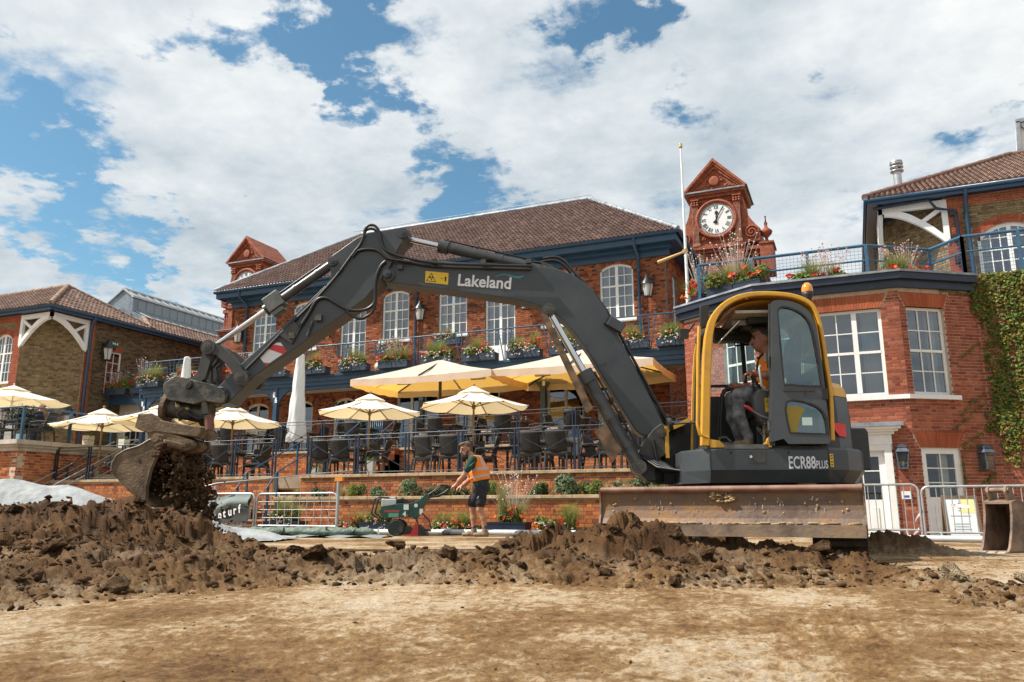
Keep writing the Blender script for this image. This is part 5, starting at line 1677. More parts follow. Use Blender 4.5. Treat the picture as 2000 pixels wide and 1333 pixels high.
RAILN=mat('dark_rail_navy',[(.006,.014,.032),(.012,.024,.048)],rough=.4,scale=5)
railing('terrace_railing','navy railing with crossed braces along the lower terrace, right of the steps',[(-12.15,16.02,1.30),(-2.6,16.02,1.30)],.92,1.36,'x',(1.0,.90,.06),(),double=True,rail_r=.011,m=RAILN,post=.034)
railing('terrace_railing','navy railing with crossed braces along the lower terrace, left of the steps',[(-20.9,16.02,1.30),(-13.2,16.02,1.30)],.92,1.28,'x',(1.0,.90,.06),(),double=True,rail_r=.011,m=RAILN,post=.034)
railing('terrace_railing','navy railing with crossed braces along the upper terrace edge',[(-20.6,21.12,2.34),(-3.7,21.12,2.34)],.95,1.68,'x',(1.0,.90,.08),(),double=True,rail_r=.011,m=RAILN,post=.034)
railing('terrace_railing','navy post and wire railing on the raised left terrace',[(-29,15.05,2.37),(-21.15,15.05,2.37),(-21.15,20.9,2.37)],.95,1.5,None,(1.0,),(.2,.35,.5,.65,.8),post=.07)
PARASOL=cloth_mat('parasol_canvas',(.86,.84,.78),trans=.30,tcol=(.94,.74,.40),bump=.1)
BIGCANVAS=cloth_mat('cream_canvas',(.80,.74,.62),trans=.42,tcol=(1.0,.56,.10),bump=.12)
WHITECANVAS=cloth_mat('white_canvas',(.82,.83,.82),trans=.3,bump=.25,scale=9)
TEAK=mat('teak_pole',[(.24,.15,.07),(.34,.23,.12)],rough=.6,scale=4,stretch=(1,1,.2))
def parasol(loc,label,zc,R=1.45,rise=.44,n=8,rot=.2,wood=True,group='white garden parasols on the terraces'):
 t=thing('parasol',label,'parasol',loc,rot,group)
 b=MB()
 for i in range(n):
  a0,a1=2*pi*i/n,2*pi*(i+1)/n
  def fn(u,v):
   r=.10+(R-.10)*v
   x=(1-u)*cos(a0)+u*cos(a1);y=(1-u)*sin(a0)+u*sin(a1)
   sag=-.05*sin(pi*u)*v*(1-.3*v)-.07*sin(pi*v)*.6
   return (x*r,y*r,zc+rise*(1-v)+sag+(-.015*4*u*(1-u)*v))
  b.grid(fn,6,6)
 k=b.build('canopy',PARASOL,t)
 b=MB()
 for i in range(n):
  a0,a1=2*pi*i/n,2*pi*(i+1)/n
  b.add([(R*.30*cos(a0),R*.30*sin(a0),zc+rise*.78),(R*.30*cos(a1),R*.30*sin(a1),zc+rise*.78),(.04*cos(a1),.04*sin(a1),zc+rise+.09),(.04*cos(a0),.04*sin(a0),zc+rise+.09)],[(0,1,2,3)])
 b.build('vent_cap',PARASOL,t)
 pm=TEAK if wood else WHITE
 b=MB();b.cyl((0,0,0),(0,0,zc+rise+.06),.027,n=10);b.build('pole',pm,t)
 b=MB();b.lathe([(.05,zc-.05),(.05,zc+.04),(.03,zc+.06)],n=8);b.ball((0,0,zc+rise+.14),.035,8,6);b.build('hub',pm,t)
 for i in range(n):
  a=2*pi*i/n
  b=MB();b.bar((.05*cos(a),.05*sin(a),zc+rise-.05),(R*.99*cos(a),R*.99*sin(a),zc-.02),.018,.03);b.bar((.05*cos(a),.05*sin(a),zc-.0),(R*.48*cos(a),R*.48*sin(a),zc+rise*.44),.016)
  b.build('rib',pm,t)
 b=MB();b.lathe([(.26,0),(.26,.05),(.06,.09),(.05,.35),(.0,.35)],n=14);b.build('foot',mat('cast_base',[(.22,.21,.19)],rough=.8),t)
 return t
parasol((-12.09,18.5,TZ1),'white parasol left of the bending worker, over a lower terrace table',1.80)
parasol((-8.93,18.5,TZ1),'white parasol directly above the bending worker on the lower terrace',1.82)
parasol((-16.67,18.3,TZ1),'white parasol just right of the tilting bucket linkage',1.70)
parasol((-18.55,17.5,TZ1),'white parasol half hidden behind the tilting bucket linkage',1.76)
parasol((-20.3,16.9,TZ1),'white parasol left of the bucket with its pole in front of the stone cornice',1.62,R=1.42)
parasol((-30.3,21.0,TZ2),'big white parasol with a vented top at the left edge of the photo',2.35,R=2.05,rise=.55,n=8,wood=False)
def big_parasol(loc,label,hx,hy,ze,rise):
 t=thing('giant_parasol',label,'parasol',loc,0,'giant cream parasols under the balcony')
 b=MB()
 C4=[(-hx,-hy),(hx,-hy),(hx,hy),(-hx,hy)]
 for i in range(4):
  p,q=C4[i],C4[(i+1) % 4]
  def fn(u,v):
   x=(p[0]*(1-u)+q[0]*u)*v;y=(p[1]*(1-u)+q[1]*u)*v
   return (x,y,ze+rise*(1-v)-.10*sin(pi*v)*(.5+.5*sin(pi*u))*.8-.05*sin(pi*u)*v)
  b.grid(fn,12,10)
  def fv(u,v):
   x=p[0]*(1-u)+q[0]*u;y=p[1]*(1-u)+q[1]*u
   return (x*(1+.004*sin(u*40)),y*(1+.004*sin(u*40)),ze-.05*sin(pi*u)-.22*v+.012*sin(u*26)*v)
  b.grid(fv,30,2)
 b.build('canopy',BIGCANVAS,t)
 b=MB();b.cyl((0,0,0),(0,0,ze+rise+.04),.055,n=12);b.box((0,0,ze+.12),(.22,.22,.16));b.build('pole',BLACK,t)
 for c in C4+[(0,-hy),(hx,0),(0,hy),(-hx,0)]:
  b=MB();b.bar((0,0,ze+rise-.08),(c[0]*.985,c[1]*.985,ze-.03),.03,.05);b.build('rib',BLACK,t)
 b=MB();b.box((0,0,.04),(1.0,1.0,.08));b.build('base_plate',BLACK,t)
 for sx in (-1,1):
  b=MB();b.box((sx*hx*.55,0,ze+.02),(.5,.12,.08));b.bar((sx*hx*.55,0,ze+.02),(sx*hx*.55,0,ze+.25),.02);b.build('patio_heater',mat('heater_grey',[(.35,.33,.3)],rough=.4,metal=.5),t)
 return t
big_parasol((-12.55,23.4,TZ2),'giant cream parasol with glowing yellow underside, left one of the pair',2.55,1.5,4.72-TZ2,.75)
big_parasol((-7.55,23.6,TZ2),'giant cream parasol with glowing yellow underside, behind the excavator boom',2.55,1.6,4.72-TZ2,.75)
def closed_parasol(loc,label,h,r):
 t=thing('closed_parasol',label,'parasol',loc,0,'tall white parasols wrapped shut')
 b=MB()
 def fn(u,v):
  rr=r*(1-.60*v)*(1+.13*sin(u*2*pi*5+v*3)*(1-v*.5)+.05*sin(u*2*pi*9-v*17))*(1-.06*(abs(v-.55)<.03))
  return (rr*cos(2*pi*u),rr*sin(2*pi*u),.35+(h-.35)*v)
 b.grid(fn,40,16)
 b.ball((0,0,h),(r*.385,r*.385,.06),14,6)
 b.build('wrapped_cover',WHITECANVAS,t)
 b=MB();b.cyl((0,0,0),(0,0,.5),.06,n=10);b.box((0,0,.04),(.8,.8,.08));b.build('pole',NAVY,t)
closed_parasol((-16.95,21.6,TZ2),'tall white parasol wrapped shut, below the red and white marking on the arm',3.30,.32)
closed_parasol((-21.9,21.5,TZ2),'tall white parasol wrapped shut, its tip just left of the bucket links',3.55,.30)
RATTAN=mat('dark_rattan',[(.007,.006,.0055),(.015,.013,.011),(.024,.020,.018)],rough=.6,scale=60,bump=.8,bscale=140)
CUSHION=mat('beige_cushion',[(.34,.27,.20),(.42,.34,.26)],rough=.9,scale=9)
TABLE_M=mat('dark_table',[(.022,.019,.017),(.035,.03,.027)],rough=.35,scale=12)
def make_chair(cush):
 t=thing('terrace_chair','dark rattan chair','chair')
 b=MB();b.box((0,-.02,.43),(.52,.50,.07));b.build('seat',RATTAN,t,bevel=.015)
 if cush:
  b=MB();b.box((0,-.02,.50),(.48,.47,.06));b.build('cushion',CUSHION,t,bevel=.02)
 b=MB()
 def fn(u,v):return ((u-.5)*(.50-.05*v),.22+.13*v+.05*(2*u-1) ** 2*-1,.44+.50*v)
 b.grid(fn,6,6,smooth=True);b.build('backrest',RATTAN,t,solid=.035)
 for sx in (-1,1):
  for y,ty in ((-.24,-.25),(.22,.28)):
   b=MB();b.bar((sx*.24,y*.95,.42),(sx*.25,ty,0),.035);b.build('leg',RATTAN,t)
  b=MB();b.tube([(sx*.25,.27,.66),(sx*.28,0,.66),(sx*.27,-.20,.64),(sx*.25,-.23,.43)],.022,6);b.build('armrest',RATTAN,t)
 return t
CH=[make_chair(False),make_chair(True)]
USED=[0,0]
def chair(s,d,z,rz,label,group,cush=0):
 loc=(s,d,z)
 if not USED[cush]:
  t=CH[cush];t.location=loc;t.rotation_euler=(0,0,rz);t['label']=label;t['group']=group;USED[cush]=1
  return t
 return dup(CH[cush],loc,rz,label,group)
def table(s,d,z,label,w=.8,glasses=False):
 t=thing('terrace_table',label,'table',(s,d,z),random.uniform(-.1,.1),'dark tables on the terraces')
 b=MB();b.box((0,0,.73),(w,w,.035));b.build('tabletop',TABLE_M,t,bevel=.006)
 for sx in (-1,1):
  for sy in (-1,1):
   b=MB();b.bar((sx*w*.44,sy*w*.44,.71),(sx*w*.44,sy*w*.44,0),.05);b.build('leg',TABLE_M,t)
 b=MB();b.bx(-w*.44,w*.44,-w*.44,w*.44,.65,.705);b.build('apron',TABLE_M,t)
low=[(-15.9,17.6),(-12.0,17.5),(-9.0,17.6),(-7.85,18.6),(-6.35,17.5),(-4.6,17.9),(-18.2,17.6)]
names=['under the parasol right of the bucket','under the parasol left of the worker',"right behind the worker's back",'between the worker and the boom, set back','below the boom, nearest the railing','beside the lower ram of the boom','behind the bucket']
for (ts,td),nm in zip(low,names):
 table(ts,td,TZ1,'dark square table on the lower terrace, '+nm)
seats=[('backing the railing',-.28,-.72,pi),('also backing the railing',.34,-.70,pi+.25),('on the left, sideways',-.78,-.05,pi/2-.2),('on the right, sideways',.80,.05,-pi/2+.3),('on the far side',.1,.74,.1)]
for k,((ts,td),nm) in enumerate(zip(low,names)):
 for q,(sn,dx,dy,rz) in enumerate(seats):
  if k in (3,) and q<2:continue
  chair(ts+dx+random.uniform(-.05,.05),td+dy,TZ1,rz+random.uniform(-.25,.25),('dark rattan chair '+sn+', table '+nm)[:110],'dark rattan chairs on the lower terrace',0)
up=[(-19.6,22.2),(-17.4,22.3),(-14.6,22.3),(-11.6,22.3),(-9.4,22.3),(-7.2,22.2),(-5.0,22.4)]
unames=['behind the bucket linkage','right of the wrapped parasol','by the dark bush','above the worker','set with wine glasses','behind the lower ram','behind the boom foot']
useats=[('with its back to the field',0,-.74,pi),('on its left',-.80,.0,pi/2),('on its right',.80,.0,-pi/2)]
for k,((ts,td),nm) in enumerate(zip(up,unames)):
 table(ts,td,TZ2,'dark square table on the upper terrace, '+nm,.85)
 for q,(sn,dx,dy,rz) in enumerate(useats):
  chair(ts+dx,td+dy,TZ2,rz+random.uniform(-.2,.2),'cushioned dark chair '+sn+', upper table '+nm,'cushioned dark chairs on the upper terrace',1)
WG=glass_mat('wine_glass',tint=(.93,.95,.95),refl=.10)
for i,(dx,dy) in enumerate([(-.30,-.2),(-.12,-.25),(.04,-.15),(.20,.05),(.34,.12)]):
 t=thing('wine_glass',ordinal(i)+' wine glass from the left on the set upper terrace table','wine glass',(-9.4+dx,22.3+dy,TZ2+.75),0,'wine glasses on the set table')
 b=MB();b.lathe([(.0,.0),(.036,.002),(.006,.01),(.005,.10),(.03,.13),(.042,.17),(.034,.215)],n=12);b.build('bowl',WG,t)
LEAF_A=leaf_mat('box_leaves',[(.07,.12,.02),(.13,.19,.035),(.21,.26,.055),(.09,.15,.025),(.28,.29,.085)])
LEAF_B=leaf_mat('grey_leaves',[(.07,.11,.05),(.13,.18,.085),(.20,.25,.13),(.05,.085,.035)])
LEAF_D=leaf_mat('dark_leaves',[(.010,.022,.008),(.018,.036,.012),(.03,.05,.018)],trans=.15)
GRASS_M=leaf_mat('feather_grass',[(.30,.26,.10),(.42,.36,.17),(.24,.25,.07),(.50,.42,.22)],trans=.45)
GRASS_G=leaf_mat('green_grass_tuft',[(.15,.19,.04),(.24,.27,.07),(.30,.30,.10),(.10,.15,.03)],trans=.45)
RED_F=leaf_mat('red_petals',[(.50,.018,.012),(.65,.045,.02),(.42,.01,.015)],trans=.3)
ORANGE_F=leaf_mat('orange_petals',[(.60,.12,.02),(.66,.20,.04)],trans=.3)
WHITE_F=leaf_mat('white_petals',[(.70,.66,.58),(.78,.74,.70),(.66,.52,.48)],trans=.3)
PINK_F=leaf_mat('pink_petals',[(.62,.38,.34),(.70,.52,.46)],trans=.3)
BOX_M=mat('slate_blue_box',[(.018,.030,.050),(.030,.046,.072)],rough=.45,scale=5)
BOX_N=mat('navy_box',[(.006,.012,.030),(.010,.020,.045)],rough=.35,scale=4)
def rnd_dirs(rg,n):return [(rg.gauss(0,1),rg.gauss(0,1),rg.gauss(.45,1)) for _ in range(n)]
def foliage_mesh(key,n,size,rg,ex,m,bias=.5):
 """leaf blades filling an uneven mound: ex = half extents"""
 mb=MB();P,N_,S_=[],[],[]
 lumps=[((rg.uniform(-.8,.8)*ex[0],rg.uniform(-.7,.7)*ex[1],rg.uniform(.2,.75)*ex[2]),rg.uniform(.3,.55)) for _ in range(7)]
 while len(P)<n:
  c,r=rg.choice(lumps)
  d=Vector((rg.gauss(0,1),rg.gauss(0,1),rg.gauss(0,1))).normalized()*(rg.random() ** .4)
  p=(c[0]+d.x*r*max(ex[1],ex[2])*1.1,c[1]+d.y*r*ex[1]*1.6,c[2]+d.z*r*ex[2]*1.2)
  if p[2]<0:continue
  P.append(p);N_.append((d.x+rg.gauss(0,.5),d.y+rg.gauss(0,.5),d.z+bias));S_.append(size*rg.uniform(.6,1.4))
 leaf_cloud(mb,P,N_,S_,rg)
 return mb.mesh(key,m)
def grass_mesh(key,n,h,spread,rg,m,w=.008):
 mb=MB()
 for _ in range(n):
  a=rg.uniform(0,2*pi);l=h*rg.uniform(.55,1.1);o=spread*rg.uniform(.2,1.0)
  bx_,by_=.04*rg.gauss(0,1),.04*rg.gauss(0,1)
  pts=[]
  for i in range(5):
   u=i/4
   pts.append(Vector((bx_+cos(a)*o*u ** 1.8,by_+sin(a)*o*u ** 1.8,l*u*(1-.18*u*u))))
  s=Vector((-sin(a),cos(a),0))*w
  V=[]
  for i,p in enumerate(pts):q=1-i/4.6;V+=[p-s*q,p+s*q]
  mb.add(V,[(2*i,2*i+1,2*i+3,2*i+2) for i in range(4)])
 return mb.mesh(key,m)
def flower_mesh(key,spots,r,rg,m):
 mb=MB()
 for p in spots:
  for k in range(5):
   n=Vector((rg.gauss(0,.6),rg.gauss(-.5,.6),rg.gauss(.5,.5))).normalized();u=n.orthogonal().normalized();v=n.cross(u);c=Vector(p)+Vector((rg.gauss(0,r*.5),rg.gauss(0,r*.5),rg.gauss(0,r*.4)))
   rr=r*rg.uniform(.5,1.0)
   mb.add([c+(u*cos(2*pi*i/6)+v*sin(2*pi*i/6))*rr+n*rr*.3 for i in range(6)]+[c],[(i,(i+1) % 6,6) for i in range(6)])
 return mb.mesh(key,m)
def airy_mesh(key,n,h,spread,rg,m):
 """tiny flower heads on hair-thin stems"""
 mb=MB()
 for _ in range(n):
  a=rg.uniform(0,6.28);o=spread*rg.random() ** .6;l=h*rg.uniform(.5,1.1)
  p=Vector((cos(a)*o,sin(a)*o*.6,l))
  mb.bar((p.x*.2,p.y*.2,.1),p,.003);mb.ball(p,rg.uniform(.012,.022),5,3)
 return mb.mesh(key,m)
_rg=random.Random(77)
FOL=[foliage_mesh('foliage',620,.075,_rg,(.58,.20,.30),LEAF_A) for _ in range(3)]+[foliage_mesh('foliage',560,.07,_rg,(.56,.2,.26),LEAF_B)]
TUFT=[grass_mesh('grass_tuft',150,.75,.42,_rg,GRASS_G),grass_mesh('grass_tuft',150,.62,.5,_rg,GRASS_G),grass_mesh('grass_tuft',130,.95,.35,_rg,GRASS_M)]
def trail(z):return [(_rg.uniform(-.55,.55),-.20-.05*_rg.random(),_rg.uniform(*z)) for _ in range(30)]
REDS=[flower_mesh('red_blooms',[(_rg.uniform(-.5,.5),_rg.uniform(-.22,.02),_rg.uniform(.10,.36)) for _ in range(7)],.042,_rg,RED_F) for _ in range(3)]
ORAN=[flower_mesh('orange_blooms',[(_rg.uniform(-.5,.5),_rg.uniform(-.22,.0),_rg.uniform(.10,.34)) for _ in range(5)],.045,_rg,ORANGE_F)]
WHTS=[flower_mesh('white_blooms',trail((-.12,.22)),.022,_rg,WHITE_F) for _ in range(2)]
AIRY=[airy_mesh('airy_blooms',70,.75,.55,_rg,PINK_F),airy_mesh('airy_blooms',60,1.0,.6,_rg,WHITE_F)]
BOXES={}
def flower_box(loc,label,group,rz=0,w=1.2,style=0,m=None,h=.26,box=True,sc=1.0,n=2):
 t=thing('flower_box',label,'flower box',loc,rz,group)
 m=m or BOX_M
 if box:
  for i in range(n):
   x0=-w/2+i*w/n
   b=MB();b.bx(x0+.01,x0+w/n-.01,-.17,.17,0,h);b.bx(x0+.0,x0+w/n,-.18,.18,h-.03,h);b.build('trough',m,t)
 zb=h-.04 if box else 0
 rg=random.Random(hash(label) & 0xffff if False else sum(map(ord,label)))
 k=w/1.2
 def put(name,me,x=0,y=0,z=0,s=1.0,r=None,stuff=True):
  o=obj(name,me,t,loc=(x,y,zb+z),kind='stuff' if stuff else None);o.scale=(s*(k if name in ('foliage','white_blooms','red_blooms') else 1),s,s)
  o.rotation_euler=(0,0,(rg.uniform(-.3,.3) if r is None else r)+(pi if rg.random()>.5 and name=='foliage' else 0))
 put('foliage',FOL[rg.randrange(4)],s=sc)
 if style != 4:put('red_blooms',REDS[rg.randrange(3)],rg.uniform(-.1,.1),0,0,sc)
 if rg.random()>.4:put('orange_blooms',ORAN[0],rg.uniform(-.2,.2),0,0,sc)
 if style in (0,2):put('white_blooms',WHTS[rg.randrange(2)],0,0,0,sc)
 for i in range(2+(style in (0,3))):put('grass_tuft',TUFT[rg.randrange(2)],rg.uniform(-.38,.38)*k,.05,0,sc*rg.uniform(.8,1.1),rg.uniform(0,6))
 if style in (1,3):put('airy_blooms',AIRY[rg.randrange(2)],rg.uniform(-.2,.2),.05,0,sc,0)
 return t
bs=[-27.2,-25.6,-24.0,-22.3,-20.65,-18.75,-16.95,-15.2,-13.4,-11.7,-10.05,-8.45,-6.35,-4.85]
bn=['at the left corner of the balcony','second from the left corner of the balcony','behind the curved bucket link','behind the bucket link, further right','right of the arm under the wrapped parasol tip','below the white balcony door, left','below the arched window left of the dipper',
  'right of the round crest on the balcony','left of the second white balcony door','in front of the second white balcony door','right of the second white balcony door','under the bend of the boom','below the arched window by the flagpole','at the right end of the balcony']
for i,(s,nm) in enumerate(zip(bs,bn)):
 flower_box((s,BAL_D-.23,5.585),'slate blue trough of flowers and grasses '+nm,'flower troughs along the balcony',0,1.25,[0,2,0,1,0,2,0,3,0,2,0,0,2,0][i],sc=1.12)
for s,nm in ((-30.5,'at the far left of the set-back balcony'),(-28.9,'with airy pink flowers on the set-back balcony')):
 flower_box((s,26.0,5.6),'trough of flowers '+nm,'flower troughs along the balcony',0,1.3,3,sc=1.2)
flower_box((-16.72,FD-.35,6.55),'window box of red flowers below the arched window by the dipper','window boxes on the clubhouse',0,1.2,2)
flower_box((-14.1,FD-.35,6.75),'window box of red flowers below the window under the boom decals','window boxes on the clubhouse',0,1.2,2)
flower_box((-2.45,20.62,5.955),'big flower trough with pink airy blooms at the left corner of the roof terrace','flower troughs on the roof terrace',radians(-18),1.5,3,BOX_N,sc=1.25)
flower_box((-.35,20.38,5.955),'big flower trough with red blooms and tall grass in the middle of the roof terrace','flower troughs on the roof terrace',0,1.5,3,BOX_N,sc=1.15,box=False)
flower_box((1.55,20.75,5.955),'flower trough with a pale grass fountain at the right of the roof terrace','flower troughs on the roof terrace',radians(34),1.3,3,BOX_N,sc=1.1,box=False)
flower_box((-3.6,21.7,5.955),'flowers spilling beside the flagpole on the roof terrace edge','flower troughs on the roof terrace',radians(-60),1.2,3,BOX_N,sc=1.2)
t=thing('balcony_crest','small painted crest standing on the balcony edge between flower troughs','crest',(-15.98,BAL_D-.14,5.55))
b=MB();b.lathe([(.0,-.03),(.13,-.03),(.15,-.01),(.15,.02),(.0,.02)],(0,0,.17),16,ax='y');b.build('roundel',mat('crest_gold',[(.45,.28,.06),(.60,.45,.15)],rough=.4,scale=30),t)
b=MB();b.lathe([(.0,-.04),(.09,-.04),(.09,-.03)],(0,0,.15),14,ax='y');b.build('shield',mat('crest_blue',[(.30,.34,.5),(.6,.6,.62)],rough=.4,scale=25),t)
b=MB();b.ball((0,0,.36),(.07,.03,.06),8,5);b.build('crown_badge',mat('crest_red',[(.4,.05,.04)],rough=.4),t)
g2='navy planters along the low brick wall'
flower_box((-11.5,14.45,gz(-11.5,14.45)),'navy planter with a pale grass fountain behind the barrier',g2,0,.95,0,BOX_N,.26,n=1,sc=.85)
flower_box((-9.08,14.42,gz(-9.08,14.4)),'navy planter beside the front of the green turf cutter',g2,0,.8,2,BOX_N,.24,n=1,sc=.75)
flower_box((-6.2,14.42,gz(-6.2,14.4)),'navy planter with tall dry grass just right of the worker',g2,0,.85,1,BOX_N,.24,n=1,sc=.9)
for s,d,nm,st,sc in ((-9.9,14.5,'low flower trough right of the barrier stake',2,.8),(-7.55,14.5,'low flower trough behind the turf cutter blade',0,.8),(-6.95,14.55,'low trough of red flowers behind the worker legs',2,.6),(-5.25,14.5,'low flower trough with red blooms, right of the navy planter',0,.85),
       (-3.9,14.5,'low flower trough beside the left end of the blade',2,.85)):
 flower_box((s,d,gz(s,d)),nm,g2,0,1.0,st,BOX_N,.10,n=1,sc=sc)
GF=[grass_mesh('blades',260,1.0,.22,_rg,GRASS_M,.005),grass_mesh('blades',220,.62,.40,_rg,GRASS_M,.005)]
for s,d,z,k,sc,nm in ((-11.45,14.4,.2,0,.62,'pale feather grass in the planter behind the barrier'),(-6.35,14.5,.2,0,1.0,'tall dry feather grass right of the worker'),(-10.7,15.4,.77,1,.5,'dry grass tuft on the wall, left of the stake'),
       (-4.55,15.4,.77,1,.5,'dry grass tuft between bushes on the wall, near the blade'),(-12.0,15.4,.77,1,.45,'dry grass tuft at the top of the steps'),(-5.9,15.4,.77,1,.6,'dry grass spreading on the wall right of the worker')):
 t=thing('feather_grass',nm,'grass',(s,d,z),0,'dry ornamental grasses');o=obj('blades',GF[k],t,kind='stuff');o.scale=(sc,)*3
SH=[foliage_mesh('shrub_leaves',900,.055,_rg,(.36,.20,.34),LEAF_B),foliage_mesh('shrub_leaves',900,.05,_rg,(.40,.20,.30),LEAF_A),foliage_mesh('shrub_leaves',800,.045,_rg,(.30,.2,.22),leaf_mat('deep_green',[(.03,.06,.015),(.05,.09,.02),(.08,.12,.035)]))]
for i,(s,k,sc,nm) in enumerate(((-11.3,2,.8,'dark low shrub left of the stake'),(-10.2,1,.8,'pale green shrub right of the stake'),(-9.75,0,.6,'grey-green shrub, second right of the stake'),(-8.75,0,.9,'airy grey shrub above the engine of the turf cutter'),(-8.2,2,.9,'green shrub above the turf cutter'),
         (-7.7,2,.8,'small dark dome shrub above the turf cutter handle'),(-6.9,1,.8,'shrub behind the worker hands'),(-6.0,2,.9,'shrub just right of the worker'),(-5.15,0,1.0,'blue-green shrub with round leaves, right of the dry grass'),(-4.85,1,.8,'bright low shrub beside the blue-green one'),
         (-3.95,0,1.15,'big leafy shrub by the end of the blade'),(-3.4,1,.9,'shrub half hidden by the blade'))):
 t=thing('shrub',nm+', on the low wall','shrub',(s,15.4,.77),0,'shrubs in the wall bed');o=obj('shrub_leaves',SH[k],t,kind='stuff');o.scale=(sc*1.15,)*3;o.rotation_euler=(0,0,i*1.3)
 b=MB()
 for j in range(3):b.bar((0,0,0),((j-1)*.12*sc,.03,.25*sc),.012)
 b.build('stem',MATS['ivy_stem'],t)
for s,nm in ((-16.4,'shrub on the wall left of the banner'),(-14.9,'thin leafy shrub above the left end of the banner')):
 t=thing('shrub',nm,'shrub',(s,15.45,.5),0,'shrubs in the wall bed');obj('shrub_leaves',SH[0],t,kind='stuff')
BUSH=foliage_mesh('bush_leaves',2200,.08,_rg,(.55,.5,.9),LEAF_D)
for s,d,z,sc,nm in ((-15.3,22.9,TZ2,1.0,'dark clipped bush in a tall grey planter beside the left parasol'),(-23.6,16.6,TZ2,.75,'dark bush in a pot on the raised left terrace')):
 t=thing('potted_bush',nm,'potted plant',(s,d,z));o=obj('bush_leaves',BUSH,t,loc=(0,0,.55),kind='stuff');o.scale=(sc,)*3
 b=MB();b.prism([(-.22,0),(.22,0),(.27,.68),(-.27,.68)],-.25,.25);b.build('planter',mat('grey_planter',[(.34,.33,.30)],rough=.7),t)
 b=MB();b.bar((0,0,.5),(0,0,1.2*sc),.04);b.build('stem',MATS['ivy_stem'],t)
t=thing('folded_chairs','stack of folded blue metal chairs beside the dark bush','chair stack',(-14.35,22.2,TZ2))
for i in range(9):
 b=MB();x=-.3+i*.075
 b.tube([(x,-.1,0),(x+.04,.0,.7),(x+.02,.05,1.05),(x+.05,.35,1.05),(x+.07,.3,.0)],.016,6);b.build('folded_chair',BLUE,t)
for s,d,z,h,w,m,nm in ((-13.75,18.5,TZ1,.36,.26,'grey_planter','pale square planter by the upper steps, right of the wrapped parasol'),(-11.0,17.0,TZ1,.40,.18,'grey_planter','white waste bin at the foot of the lower terrace chairs'),
       (-25.2,15.5,TZ2+.03,.20,.55,'pot_blue','blue-grey flower trough on the raised left terrace'),(-21.8,15.5,TZ2+.03,.26,.2,'pot_blue','pale blue pot on the corner of the raised left terrace'),
       (-21.3,17.3,TZ2+.03,.34,.26,'pot_white','white pot on the edge of the raised left terrace'),(-21.3,18.6,TZ2+.03,.34,.26,'pot_white','second white pot further along the terrace edge')):
 mm={'grey_planter':lambda:MATS['grey_planter'],'pot_blue':lambda:mat('pot_blue',[(.22,.32,.36)],rough=.5),'pot_white':lambda:mat('pot_white',[(.62,.60,.54)],rough=.5)}[m]()
 t=thing('plant_pot',nm,'plant pot',(s,d,z));b=MB();b.prism([(-w/2*.85,0),(w/2*.85,0),(w/2,h),(-w/2,h)],-w*.42,w*.42);b.build('pot',mm,t)
 o=obj('plant_leaves',SH[1],t,loc=(0,0,h-.03),kind='stuff');o.scale=(.5*w/.3 if w<.5 else .7,.35,.4)
table(-22.9,16.3,TZ2+.03,'table on the raised left terrace beside the bush')
for dx,dy,rz,nm in ((0,-.7,pi,'dark chair with its back to the wire railing on the raised left terrace'),(1.0,-.1,-1.2,'dark chair tipped sideways on the raised left terrace')):
 chair(-22.9+dx,16.3+dy,TZ2+.03,rz,nm,'chairs on the raised left terrace',0)
